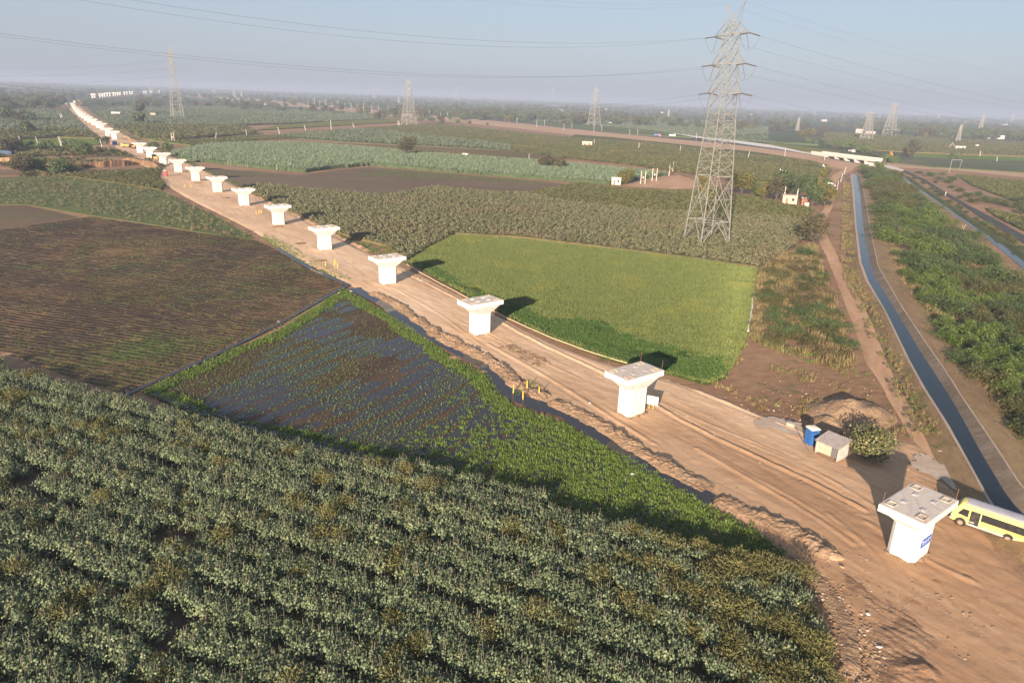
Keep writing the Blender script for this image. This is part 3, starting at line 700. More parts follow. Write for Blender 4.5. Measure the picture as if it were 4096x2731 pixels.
# ---- ditches of standing water
def ditch(name, line, wd, z=.22, mat=None):
    p = smooth_poly(W(line), 2, False); s = np.arange(len(p)); k = .5 + .9 * fbm(s * .35, s * 0 + 2)
    a = offset_line(p, wd / 2) ; b = offset_line(p, -wd / 2)
    a = p + (a - p) * k[:, None]; b = p + (b - p) * k[::-1][:, None]
    L = [np.c_[a, np.full(len(a), z)], np.c_[b, np.full(len(b), z)]]
    return strip(name, None, mat or M_['water'], n=len(p) * 3, wl=L) if False else strip(name, [0, 0], mat or M_['water'], n=len(p) * 3, wl=L)
DITCH = [(812, 663), (870, 692), (920, 732), (985, 776), (1062, 812), (1128, 848), (1158, 884), (1178, 912), (1225, 930), (1290, 948), (1380, 1004), (1450, 1048), (1560, 1108), (1640, 1160)]
ditch('ditch_water', DITCH, 2.9)
ditch('ditch_water', [(636, 570), (655, 582), (700, 610), (760, 640), (800, 655)], 1.1)
ditch('ditch_water', [(352, 905), (480, 955), (640, 1000), (830, 1045), (960, 1070)], 1.3)
ditch('ditch_water', [(800, 655), (640, 745), (560, 785), (470, 828), (330, 890), (240, 930)], .8)
ridge('ditch_edge', [(793, 650), (640, 742), (470, 822), (325, 888)], M_['wetspoil'], 1.2, .35, z0=.02)
ridge('ditch_edge', [(800, 672), (640, 765), (470, 842), (350, 897)], M_['greenbed'], 1.4, .3, z0=.02)
# spoil berms heaped along the ditch
ridge('spoil_bank', [(850, 672), (905, 695), (955, 735), (1005, 765), (1060, 795)], M_['spoil'], 3.0, .75)
ridge('spoil_bank', [(985, 760), (1060, 800), (1120, 825), (1165, 862), (1200, 895), (1262, 918)], M_['spoil'], 3.4, .85)
ridge('spoil_bank', [(1255, 922), (1310, 942), (1390, 985), (1470, 1040), (1540, 1082), (1640, 1130)], M_['spoil'], 3.0, .9)
ridge('spoil_bank', [(1630, 1140), (1700, 1170), (1790, 1205), (1870, 1250), (1930, 1300)], M_['spoil'], 2.8, .8)
ridge('spoil_bank', [(800, 668), (860, 700), (930, 750), (1000, 792), (1090, 835), (1125, 862), (1150, 905)], M_['wetspoil'], 1.1, .3)
ridge('spoil_bank', [(1150, 792), (1200, 812), (1260, 845)], M_['spoil'], 4.5, .45, lump=1.4)
ridge('spoil_bank', [(1850, 1290), (1910, 1370), (1950, 1450), (1960, 1560)], M_['spoil'], 1.8, .35)
ridge('windrow', [(560, 440), (650, 478), (740, 524), (850, 578)], M_['spoil'], 2.0, .5, res=.3, lump=1.3)
CH = W([(1868, 1290), (1930, 1290), (2010, 1330), (2090, 1372), (2160, 1420), (2195, 1500), (2200, 1620), (1985, 1640), (1965, 1450), (1910, 1350)])
def z_ch(x, y, e):
    return np.clip(e / 2.5, 0, 1) * (.10 + .45 * np.clip(fbm(x * .45, y * .45, 5, .7) - .36, 0, 1) + .10 * np.abs(np.sin((x * .8 + y * .6) * 4 + 4 * fbm(x * .3, y * .3)))) + .02
grid_field('churned_soil', CH, .17, z_ch, M_['churn'])
# heap behind the shed, heaps and rubble
def heap(name, px, py, rx, ry, h, mat, rot=0.0, seed=0):
    c = P(px, py); n = 36; xs = np.linspace(-1, 1, n); X, Y = np.meshgrid(xs, xs); rr = np.hypot(X, Y)
    Z = h * np.clip(1 - rr ** 1.5, 0, 1) * (.55 + .9 * fbm(X * 2.5 + seed * 7 + 20, Y * 2.5 + 20)) - .03
    A = X * rx; B = Y * ry; V = np.stack([c[0] + A * math.cos(rot) - B * math.sin(rot), c[1] + A * math.sin(rot) + B * math.cos(rot), Z], -1).reshape(-1, 3)
    F = [(j * n + i, j * n + i + 1, (j + 1) * n + i + 1, (j + 1) * n + i) for j in range(n - 1) for i in range(n - 1)]
    return tag(mesh_np(name, V, F, mat), kind='structure')
heap('dirt_heap', 1952, 950, 6.6, 5.2, 1.9, M_['spoil'], .3, 1)
heap('dirt_heap', 1995, 945, 3.0, 3.6, .9, M_['spoil'], .8, 12)
heap('dirt_heap', 1905, 975, 2.5, 3.0, 1.0, M_['spoil'], .3, 2)
heap('dirt_heap', 1225, 905, 3.0, 2.0, .5, M_['wetspoil'], .5, 3)
heap('dirt_heap', 2100, 1545, 2.6, 2.2, .6, M_['waste'], .5, 4)
heap('dirt_heap', 1045, 822, 1.8, 1.2, .4, M_['spoil'], .5, 5)
heap('dirt_heap', 1110, 855, 1.6, 1.2, .35, M_['spoil'], .5, 6)
for k, (x, y) in enumerate([(1395, 712), (735, 600), (690, 560), (640, 520), (520, 455), (455, 420)]):
    heap('dirt_heap', x, y, 3.0, 2.0, .4, M_['waste'], .5, 7 + k)
patch('gravel_patch', [(1745, 962), (1790, 958), (1830, 975), (1850, 992), (1830, 1002), (1780, 990), (1735, 985)], M_['chalk'], .26)
patch('gravel_patch', [(2110, 1040), (2150, 1060), (2195, 1085), (2240, 1120), (2230, 1140), (2170, 1115), (2120, 1085), (2085, 1075)], M_['chalk'], .27)

# ---- fields --------------------------------------------------------
CAST = W([(-700, 800), (-60, 845), (0, 838), (150, 888), (262, 925), (345, 948), (480, 975), (640, 1015), (780, 1052), (1060, 1095), (1240, 1150), (1400, 1200), (1600, 1250), (1740, 1280), (1825, 1325), (1862, 1380), (1898, 1460), (1912, 1560), (1915, 1760), (-900, 1900)])
sheet('crop_bed', None, M_['base'], .03, wpts=CAST)
def crop_split(X, Y):
    """true where castor, false where pigeon pea: pea takes over towards the road side"""
    q = (X - 4) * .62 + (Y - 52) * -.25 + (fbm(X * .12, Y * .12) - .5) * 26
    return q < 10.5 + 5 * rng.normal(size=q.shape) * .6
crd = R(-22)
_c0 = pts_in(CAST, 1.0, 3.4, crd, .09); _pv = np.array([-math.sin(crd), math.cos(crd)])
cp = np.concatenate([_c0 + _pv * o_ + rng.normal(size=_c0.shape) * np.array([.20, .13]) for o_ in (-.62, .60)])
cp = cp[inside(CAST, cp[:, 0], cp[:, 1])]
gap = fbm(cp[:, 0] * .16, cp[:, 1] * .16, 3)
cp = cp[(gap > .21) & (rng.random(len(cp)) > .025)]
ed_ = edge_dist(CAST, cp[:, 0], cp[:, 1])[0]; cp = cp[ed_ > .5]
cs = crop_split(cp[:, 0], cp[:, 1]); flip = rng.random(len(cp)) < .07; cs = cs ^ flip
dv = fbm(cp[:, 0] * .3, cp[:, 1] * .3, 2)
scatter('castor_crop', cp[cs], P_castor, 'grey-green castor plants with upright seed spikes filling the near field', 'crop', scl=(.80 + .34 * dv + .16 * rng.random(len(cp)))[cs])
pp = cp[~cs]; pp = np.vstack([pp, pp + rng.normal(size=pp.shape) * .7])
scatter('pigeon_pea_crop', pp, P_pea, 'olive brown feathery pigeon pea plants beside the dirt works', 'crop', smin=.75, smax=1.3)
un = pts_in(CAST, 1.1, 1.1, 0, .5, keep=lambda X, Y: fbm(X * .13 + 9, Y * .13, 3) > .56)
scatter('undergrowth', un, P_weed + P_dry[:1], 'low green weeds between the castor rows', 'weeds', smin=.6, smax=1.3)

# seedlings in the flooded field
def wetkeep(X, Y):
    d = fbm(X * .06 + 11, Y * .06 + 4, 3); e, _, _ = edge_dist(WET, X, Y)
    pr = np.clip((d - .32) * 3, .22, .9); pr = np.where(e < 3.0, .9, pr)
    q = np.clip((X + 10 - (Y - 90) * .5) / 20, 0, 1) * (Y < 100); pr = np.maximum(pr, .95 * q)
    return rng.random(X.size) < pr
wp = pts_in(WET, .40, .50, wrd, .4, keep=wetkeep)
wd_ = edge_dist(WET, wp[:, 0], wp[:, 1])[0]
wpz = np.c_[wp, np.full(len(wp), .06)]
k_ = (wd_ < 1.2 + 2.6 * fbm(wp[:, 0] * .15, wp[:, 1] * .15)) | (rng.random(len(wp)) < .75 * np.clip((wp[:, 0] + 8 - (wp[:, 1] - 90) * .5 + 10 * (fbm(wp[:, 0] * .2, wp[:, 1] * .2) - .5)) / 20, 0, 1) * (wp[:, 1] < 104))
scatter('maize_seedlings', wpz[~k_], P_seed, 'young maize seedlings standing in the flooded field', 'seedlings', smin=.30, smax=.75)
scatter('grass', np.r_[wpz[k_], wpz[k_] + np.c_[rng.normal(size=(k_.sum(), 2)) * .3, np.zeros(k_.sum())]], P_weed + P_seed[:1], 'bright green grass along the wet field edges', 'grass', smin=.5, smax=1.15)
def plkeep(X, Y):
    e, _, _ = edge_dist(PL, X, Y); c = P(370, 835); d = np.hypot((X - c[0]) / 15, (Y - c[1]) / 13)
    n = fbm(X * .05 + 1, Y * .05 + 8, 3); pr = np.clip((n - .42) * 2.2, .06, .5) + np.clip(1.5 - d, 0, 1)
    return rng.random(X.size) < pr
pp_ = pts_in(PL, .45, .575, prd, .3, keep=plkeep)
scatter('sprouts', np.c_[pp_, np.full(len(pp_), .10)], P_weed[:2], 'green sprouts coming up on the ploughed field', 'sprouts', smin=.25, smax=.62)
st = pts_in(PL, 1.0, 1.15, prd, .4, keep=lambda X, Y: (rng.random(X.size) < .25) & (fbm(X * .1, Y * .1 + 3, 3) > .42))
P_straw = []
for i in range(3):
    r = np.random.default_rng(200 + i); c = Cloud(); n = 14
    p = np.c_[r.normal(size=n) * .5, r.normal(size=n) * .12, .03 + .04 * r.random(n)]
    c.add(*cards(p, np.array([0, -.3, 1.0]) + r.normal(size=(n, 3)) * .2, .7, .035, RH, r, np.array([1, 0, 0]) + r.normal(size=(n, 3)) * .25)); P_straw.append(c.build('straw', [M_['dry']]))
scatter('straw', np.c_[st, np.full(len(st), .2)], P_straw, 'pale straw left lying on the ploughed furrows', 'straw', rot=prd + rng.normal(size=len(st)) * .2)

# wheat
WH = W([(938, 602), (985, 570), (1045, 540), (1200, 550), (1400, 574), (1560, 592), (1736, 618), (1726, 700), (1712, 790), (1668, 868), (1622, 884), (1530, 858), (1400, 828), (1250, 770), (1080, 682)])
WHD = W([(938, 602), (985, 608), (1060, 650), (1160, 690), (1250, 728), (1380, 740), (1440, 770), (1520, 790), (1600, 818), (1672, 830), (1668, 868), (1622, 884), (1530, 858), (1400, 828), (1250, 770), (1080, 682)])
M_['wheatbed'] = canopy('wheat_sward', [(.3, (.055, .085, .02)), (.5, (.085, .115, .027)), (.68, (.14, .155, .042))], 1.6, .04, rows=(R(-14), 5.0, .10), bump=1.0, bd=.3, st=4, rot=R(-14))
M_['darkbed'] = canopy('dark_grass_sward', [(.3, (.03, .055, .013)), (.5, (.045, .08, .02)), (.72, (.16, .10, .06))], 1.6, .10, bump=1.0, bd=.3)
slab('wheat_field', None, M_['wheatbed'], .22, wpts=WH)
slab('grass_strip', None, M_['darkbed'], .23, z0=.0225, wpts=WHD)
wt = pts_in(WH, .62, .62, R(-14), .4); _wj = wt + np.stack([fbm(wt[:, 0] * .3, wt[:, 1] * .3), fbm(wt[:, 0] * .3 + 9, wt[:, 1] * .3)], 1) * 5 - 2.5 + rng.normal(size=wt.shape) * .6; dk = inside(WHD, _wj[:, 0], _wj[:, 1]) & inside(WHD, wt[:, 0] , wt[:, 1] - 1.0)
band = np.sin((-wt[:, 0] * math.sin(R(-14)) + wt[:, 1] * math.cos(R(-14))) * 1.1 + 3 * fbm(wt[:, 0] * .05, wt[:, 1] * .05)) * .12
sz = .75 + .4 * fbm(wt[:, 0] * .12, wt[:, 1] * .12) + band + .15 * rng.random(len(wt))
scatter('wheat', np.c_[wt, np.full(len(wt), .12)][~dk], P_wheat, 'yellow green wheat standing in the field beside the piers', 'wheat', scl=sz[~dk])
kd = dk & (fbm(wt[:, 0] * .25 + 5, wt[:, 1] * .25) > .36)
kp = np.c_[wt, np.full(len(wt), .10)][kd]; kp = np.r_[kp, kp + np.c_[rng.normal(size=(len(kp), 2)) * .35, np.zeros(len(kp))]]
scatter('dark_grass', kp, P_dark, 'dark green grass strip between the road and the wheat', 'grass', smin=.7, smax=1.3)

# helper for mid-distance crops: bed slab + clumps
def crop(name, pts, mat, protos, h, sp, label, rot=0.0, z=.5, cat='crop', smin=.7, smax=1.25, keep=None, bedh=None):
    p = W(pts); slab(name + '_bed', None, mat, bedh or h * .45, wpts=p)
    q = pts_in(p, sp, sp * 1.25, rot, .32, keep=keep)
    return scatter(name, np.c_[q, np.full(len(q), z)], protos, label, cat, smin=smin, smax=smax)
M_['cast_far'] = canopy('castor_field_bed', [(.32, (0.045, 0.045, 0.026)), (.48, (0.085, 0.078, 0.045)), (.6, (0.130, 0.105, 0.062)), (.72, (0.190, 0.135, 0.078))], .5, .02, bump=1, bd=.5)
M_['olive_far'] = canopy('olive_field_bed', [(.32, (0.044, 0.050, 0.020)), (.5, (0.081, 0.085, 0.034)), (.68, (0.138, 0.119, 0.053))], .5, .015, bump=1, bd=.5)
M_['blue_far'] = canopy('blue_green_field_bed', [(.32, (0.045, 0.054, 0.032)), (.5, (0.083, 0.092, 0.058)), (.7, (0.135, 0.138, 0.090))], .5, .012, bump=1, bd=.6)
M_['green_far'] = canopy('green_field_bed', [(.32, (0.053, 0.075, 0.022)), (.5, (0.081, 0.106, 0.033)), (.7, (0.125, 0.131, 0.050))], .4, .01, bump=1, bd=.5)
M_['yel_far'] = canopy('yellow_green_field_bed', [(.32, (0.088, 0.094, 0.022)), (.5, (0.125, 0.125, 0.033)), (.7, (0.175, 0.156, 0.050))], .4, .01, bump=1, bd=.4)
M_['brown_far'] = canopy('brown_field_bed', [(.32, (0.075, 0.062, 0.035)), (.5, (0.125, 0.095, 0.056)), (.7, (0.181, 0.131, 0.081))], .4, .01, bump=1, bd=.5)
M_['bright_far'] = canopy('bright_green_field_bed', [(.32, (0.069, 0.106, 0.018)), (.5, (0.106, 0.150, 0.025)), (.7, (0.144, 0.175, 0.037))], .4, .01, bump=1, bd=.4)
M_['cane_bed'] = canopy('cane_bed', [(.32, (.035, .055, .03)), (.5, (.06, .085, .05)), (.7, (.10, .13, .08))], .7, .03, bump=1, bd=.8)

crop('castor_field', [(560, 432), (640, 470), (700, 500), (760, 532), (830, 552), (885, 566), (935, 598), (1000, 562), (1045, 538), (1200, 547), (1400, 571), (1560, 590), (1740, 616), (1800, 590), (1850, 545), (1868, 512), (1764, 498), (1588, 490), (1476, 483), (1351, 471), (1263, 458), (1213, 446), (1100, 441), (993, 430), (888, 452), (713, 438), (600, 424)],
     M_['cast_far'], P_mid, 1.3, 1.55, 'greyish castor crop with dry brown patches behind the wheat', R(-14), .35, smin=.6, smax=1.05)
crop('olive_field', [(1213, 443), (1263, 456), (1351, 469), (1476, 481), (1588, 488), (1764, 496), (1838, 512), (1872, 482), (1800, 470), (1740, 455), (1620, 440), (1500, 440), (1440, 436), (1380, 428), (1330, 421), (1285, 430)],
     M_['olive_far'], P_olive, .9, 1.7, 'olive crop behind the lattice tower', R(-14), .3)
CANE = [(395, 353), (430, 368), (600, 387), (700, 396), (760, 388), (850, 380), (1000, 393), (1200, 409), (1400, 424), (1450, 416), (1530, 403), (1400, 388), (1250, 374), (1100, 364), (960, 354), (880, 346), (700, 332), (560, 331), (470, 336)]
crop('sugarcane', CANE, M_['cane_bed'], P_cane, 2.2, 1.9, 'tall pale green sugarcane with a dark front edge', R(-10), .1, smin=.75, smax=1.15, bedh=1.6)
sheet('young_crop_field', [(455, 383), (560, 392), (690, 402), (760, 392), (850, 383), (1000, 396), (1200, 412), (1335, 426), (1250, 443), (1100, 441), (993, 430), (888, 452), (713, 438), (560, 428), (500, 405)], M_['plough2'], .03)
yp = pts_in(W([(600, 396), (850, 383), (1200, 412), (1335, 426), (1250, 443), (1100, 441), (993, 430), (888, 450), (713, 432)]), 1.9, 2.2, R(-12), .4, keep=lambda X, Y: fbm(X * .02, Y * .02, 3) > .45)
scatter('sprouts', yp, P_dark, 'low sprouts on the brown field before the sugarcane', 'sprouts', smin=.5, smax=1.1)
# left of the corridor
crop('castor_field', [(-250, 415), (0, 408), (130, 402), (300, 427), (370, 438), (425, 464), (505, 502), (585, 548), (560, 550), (440, 530), (330, 513), (210, 495), (60, 470), (-250, 470)],
     M_['weedbed'], P_mid + P_weed[:2], .9, 1.9, 'scattered grey castor plants over green weeds', 0, .1, smin=.35, smax=.85, keep=lambda X, Y: fbm(X * .06, Y * .06, 3) > .33, bedh=.1)
crop('olive_field', [(130, 402), (220, 397), (300, 392), (372, 388), (366, 408), (378, 424), (370, 437), (300, 424)],
     M_['olive_far'], P_olive, .8, 1.7, 'olive green crop left of the piers', 0, .3)
sheet('fallow_field', [(-200, 475), (60, 471), (180, 498), (0, 527), (-160, 545)], M_['plough2'], .035)
# gully of eroded earth on the left
sheet('gully_ground', [(-300, 345), (0, 338), (150, 338), (260, 340), (330, 375), (385, 388), (220, 398), (0, 408), (-300, 415)], M_['waste'], .03)
sheet('dark_soil', [(165, 350), (225, 343), (270, 341), (300, 350), (285, 360), (215, 362), (170, 362)], M_['plough'], .04)
sheet('dark_soil', [(-60, 388), (0, 388), (50, 392), (60, 400), (0, 402), (-60, 404)], M_['plough'], .04)
# pit cut: a long vertical face of orange earth
def cliff(name, pts, h, mat, depth=9.0):
    p = resample(smooth_poly(W(pts), 1, False), .8); n = len(p); s = np.arange(n) * .8
    off = (fbm(s * .25, s * 0) - .5) * 5.0 + (fbm(s * 1.2, s * 0 + 4) - .5) * 1.4; q = p + np.array([0, 1.0]) * off[:, None]
    hh = h * (.75 + .4 * fbm(s * .1, s * 0 + 3)) * np.clip(np.minimum(s, s[-1] - s) / 10, 0, 1)
    rows = [np.c_[q, s * 0], np.c_[q + [0, .15], hh * .35], np.c_[q + [0, .35], hh * .7], np.c_[q + [0, .6], hh], np.c_[q + [0, depth * .5], hh * .95], np.c_[q + [0, depth], hh * .0]]
    V = np.concatenate(rows); F = [(k * n + i, k * n + i + 1, (k + 1) * n + i + 1, (k + 1) * n + i) for k in range(5) for i in range(n - 1)]
    return tag(mesh_np(name, V, F, mat), kind='structure')
cliff('gully_bank', [(85, 382), (125, 388), (170, 386), (230, 384), (275, 382), (330, 378)], 3.0, M_['gullyface'])
cliff('gully_bank', [(-60, 372), (40, 372), (100, 370)], 2.2, M_['spoil'])
cliff('gully_bank', [(270, 370), (330, 380), (372, 388)], 2.8, M_['gullyface'])
crop('bright_field', [(48, 321), (110, 319), (170, 318), (225, 322), (234, 331), (190, 338), (110, 340), (55, 336)], M_['bright_far'], P_weed, .5, 3.5, 'bright green crop plot left of the piers', 0, .3, smin=1.0, smax=1.8)
slab('dark_field', [(-200, 318), (40, 302), (150, 297), (205, 306), (224, 318), (130, 316), (48, 320), (-200, 345)], M_['olive_far'], .9)
slab('brown_field', [(-250, 290), (0, 283), (150, 277), (185, 290), (200, 302), (150, 296), (40, 301), (-200, 316)], M_['brown_far'], .8)
slab('grey_field', [(-250, 262), (0, 256), (100, 252), (158, 255), (178, 276), (150, 276), (0, 281), (-250, 288)], M_['blue_far'], .9)
# right of the corridor, up to the railway
slab('olive_plot', [(345, 322), (400, 330), (440, 335), (590, 322), (700, 318), (588, 311), (450, 322), (390, 324)], M_['green_far'], .7)
slab('dark_plot', [(268, 295), (330, 320), (400, 322), (450, 318), (590, 308), (560, 290), (420, 292), (330, 288)], M_['olive_far'], 1.0)
slab('blue_plot', [(215, 262), (262, 292), (330, 287), (420, 291), (560, 288), (700, 283), (880, 274), (860, 264), (700, 252), (520, 243), (400, 240), (280, 244), (200, 246)], M_['blue_far'], 1.0)
slab('yellow_plot', [(590, 300), (700, 293), (860, 284), (930, 281), (925, 272), (800, 277), (640, 288)], M_['yel_far'], .8, z0=.06)
slab('brown_plot', [(560, 288), (700, 283), (880, 273), (870, 262), (700, 262), (560, 272)], M_['brown_far'], 1.1, z0=.05)
crop('blue_castor_field', [(630, 314), (700, 308), (813, 299), (900, 303), (963, 312), (1176, 334), (1176, 347), (1000, 337), (800, 327), (700, 320)], M_['blue_far'], P_blue, 1.2, 3.4, 'blue-green castor strip beyond the sugarcane', 0, .5, smin=1.2, smax=1.9)
slab('yellow_plot', [(813, 297), (1000, 285), (1176, 303), (1300, 316), (1520, 332), (1600, 345), (1400, 347), (1340, 352), (1176, 333), (963, 311), (900, 302)], M_['yel_far'], .9)
slab('brown_plot', [(1320, 310), (1520, 325), (1700, 345), (1870, 372), (1905, 384), (1800, 378), (1600, 358), (1440, 342), (1300, 325)], M_['olive_far'], .9, z0=.04)
slab('olive_plot', [(1176, 348), (1300, 362), (1450, 378), (1540, 392), (1620, 400), (1730, 420), (1880, 425), (1910, 392), (1870, 380), (1700, 368), (1500, 352), (1340, 353), (1176, 334)], M_['olive_far'], 1.0)
slab('dry_plot', [(750, 330), (900, 336), (1176, 349), (1300, 364), (1250, 372), (1100, 362), (960, 350), (880, 342), (700, 329)], M_['brown_far'], 1.0, z0=.05)
opt = W([(1176, 352), (1300, 364), (1450, 380), (1540, 394), (1700, 418), (1880, 425), (1908, 394), (1800, 380), (1600, 362), (1400, 352), (1176, 338)])
q = pts_in(opt, 2.6, 3.0, R(-12), .35); scatter('olive_crop', np.c_[q, np.full(len(q), .6)], P_olive, 'low olive crop beyond the sugarcane and the grove', 'crop', smin=1.0, smax=1.7)
def texture_crop(pts, protos, label, sp=6.5, z=.6, smin=1.7, smax=3.0):
    q = pts_in(W(pts), sp, sp * 1.15, R(-14), .4); scatter('far_crop', np.c_[q, np.full(len(q), z)], protos, label, 'crop', smin=smin, smax=smax)
texture_crop([(345, 322), (400, 330), (440, 335), (590, 322), (700, 318), (588, 311), (450, 322), (390, 324)], P_olive, 'low green crop right of the haul road crossing', 3.2, .5, 1.0, 1.6)
texture_crop([(268, 295), (330, 320), (400, 322), (450, 318), (590, 308), (560, 290), (420, 292), (330, 288)], P_olive, 'dark green crop before the narrow tower', 5, .7)
texture_crop([(225, 258), (262, 292), (330, 287), (420, 291), (560, 288), (700, 283), (880, 274), (860, 264), (700, 254), (520, 247), (400, 246), (280, 248)], P_blue, 'grey green castor fields around the narrow tower', 4.5, .6, 1.3, 2.2)
texture_crop([(813, 297), (1000, 285), (1176, 303), (1300, 316), (1520, 332), (1860, 372), (1905, 384), (1800, 378), (1600, 358), (1400, 347), (1340, 352), (1176, 333), (963, 311), (900, 302)], P_olive, 'yellowish green crop this side of the railway', 3.4, .5, .9, 1.6)
texture_crop([(1890, 306), (2050, 310), (2180, 318), (2500, 336), (2500, 368), (2352, 360), (2080, 350), (1960, 342), (1900, 334)], P_olive, 'brownish crop of the wide field at right', 5, .5, 1.2, 2.0)
texture_crop([(-200, 318), (40, 302), (150, 297), (205, 306), (224, 318), (130, 316), (48, 320), (-200, 345)], P_olive, 'dark crop left of the piers beyond the bright plot', 4.5, .6)
texture_crop([(-250, 262), (0, 256), (100, 252), (158, 255), (178, 276), (200, 302), (150, 296), (40, 301), (-200, 316)], P_blue, 'grey crop left of the piers below the wood', 4.5, .5, 1.2, 2.0)
texture_crop([(1176, 272), (1350, 287), (1500, 302), (1620, 318), (1764, 330), (1764, 292), (1650, 280), (1450, 270), (1300, 262)], P_blue, 'grey green crop beyond the railway', 5, .5, 1.2, 2.0)
# bare yard by the white pump house
sheet('bare_yard', [(1428, 425), (1500, 405), (1560, 402), (1600, 415), (1610, 432), (1560, 434), (1450, 428)], M_['track'], .05)
# right side, beyond the second canal
crop('green_field', [(2195, 402), (2352, 415), (2500, 430), (2500, 480), (2352, 470), (2290, 448), (2230, 425)], M_['green_far'], P_olive, .8, 2.2, 'green crop right of the asphalt road', 0, .3)
crop('olive_field', [(2262, 478), (2352, 500), (2500, 540), (2600, 620), (2352, 530), (2290, 500)], M_['olive_far'], P_olive, .8, 2.0, 'olive crop by the roadside at the right edge', 0, .3)
slab('blue_plot', [(1990, 352), (2100, 362), (2352, 372), (2600, 380), (2600, 408), (2352, 398), (2150, 386), (2060, 376)], M_['blue_far'], .9)
slab('bright_plot', [(2070, 352), (2352, 362), (2600, 370), (2600, 380), (2352, 373), (2100, 364)], M_['bright_far'], .8, z0=.1)
slab('brown_plot', [(1900, 322), (2000, 325), (2200, 330), (2600, 336), (2600, 372), (2352, 360), (2080, 350), (1960, 342), (1900, 334)], M_['brown_far'], 1.0)
slab('blue_plot', [(1890, 305), (2050, 308), (2180, 318), (2180, 332), (2000, 326), (1890, 320)], M_['blue_far'], 1.1, z0=.1)
slab('cane_plot', [(1764, 308), (1850, 318), (1880, 335), (1800, 330), (1700, 322), (1640, 310)], M_['cane_bed'], 2.2)
slab('yellow_plot', [(1764, 330), (1830, 336), (1930, 350), (1925, 356), (1840, 350), (1750, 340)], M_['yel_far'], 1.0, z0=.1)
slab('green_plot', [(1176, 270), (1350, 285), (1500, 300), (1620, 318), (1500, 312), (1300, 296), (1176, 284)], M_['green_far'], .8, z0=.1)
slab('grey_plot', [(1450, 270), (1650, 280), (1764, 292), (1764, 305), (1600, 300), (1450, 285)], M_['blue_far'], .8, z0=.1)
slab('yellow_plot', [(880, 256), (1000, 254), (1010, 260), (900, 262)], M_['bright_far'], .8, z0=.2)
slab('brown_plot', [(810, 245), (1010, 243), (1180, 252), (1176, 268), (1000, 254), (880, 250)], M_['brown_far'], .5, z0=.15)

# ---- tracks, roads, railway
strip('track', [[(1862, 517), (1899, 590), (1923, 650), (1944, 706), (1972, 780), (1988, 830), (2015, 870), (2050, 930), (2095, 1010), (2150, 1060)],
                [(1888, 517), (1925, 590), (1955, 650), (1985, 706), (2020, 780), (2045, 830), (2078, 885), (2110, 935), (2170, 1000), (2215, 1060)]], M_['track'], [.06, .06], n=60, rough=.6)
strip('track', [[(1868, 517), (1898, 470), (1902, 420), (1912, 402), (1935, 390), (1955, 384)], [(1888, 517), (1915, 470), (1918, 424), (1930, 406), (1950, 394), (1985, 385)]], M_['track'], [.06, .06], n=40, rough=.5)
strip('dirt_road', [[(300, 342), (420, 337), (560, 325), (700, 314), (850, 298), (960, 290), (1040, 284)], [(290, 334), (420, 330), (560, 318), (700, 308), (850, 293), (960, 286), (1040, 281)]], M_['waste'], [.12, .12], n=40)
strip('dirt_road', [[(-80, 352), (100, 350), (230, 338), (310, 332)], [(-80, 344), (100, 343), (230, 333), (300, 328)]], M_['track'], [.12, .12], n=40)
rl0 = [(380, 208), (400, 219), (588, 237), (763, 253), (913, 269), (1050, 281), (1176, 293), (1320, 310), (1500, 331), (1764, 358), (1870, 376), (1955, 392)]
rl1 = [(388, 206), (405, 216), (588, 233), (763, 248), (913, 263), (1050, 275), (1176, 286), (1320, 302), (1500, 320), (1764, 345), (1880, 362), (1975, 382)]
strip('railway_embankment', [rl0, [(x, y - 5.5) for x, y in rl1], [(x, y - 7.5) for x, y in rl1], [(x, y - 8) for x, y in rl1]], [M_['embank'], M_['ballast']], [.05, 2.6, 2.6, .0], n=120, mats=[0, 1, 1])
strip('dirt_road', [[(1764, 355), (1900, 378), (1990, 385), (2060, 384), (2200, 392), (2352, 407), (2700, 430)], [(1764, 345), (1880, 352), (2010, 366), (2090, 375), (2200, 381), (2352, 395), (2700, 416)]], M_['embank'], [.16, .16], n=60)
strip('concrete_road', [[(1268, 234), (1283, 246), (1300, 255)], [(1262, 234), (1273, 246), (1284, 255)]], M_['paleconc'], [.3, .3], n=20)
strip('concrete_road', [[(1382, 276), (1476, 293), (1601, 316), (1764, 338), (1810, 348), (1862, 360)], [(1382, 274), (1476, 289), (1601, 310), (1764, 331), (1815, 341), (1868, 353)]], M_['paleconc'], [1.2, 1.2], n=60)
strip('asphalt_road', [[(2071, 392), (2115, 412), (2168, 445), (2217, 475), (2266, 507), (2309, 533), (2352, 558), (2500, 650)], [(2078, 390), (2122, 410), (2173, 441), (2224, 470), (2275, 496), (2326, 525), (2370, 548), (2520, 625)]], M_['asphalt'], [.18, .18], n=50)
strip('concrete_road', [[(2012, 380), (2040, 386), (2072, 393)], [(2022, 374), (2052, 381), (2078, 390)]], M_['paleconc'], [.2, .2], n=10)

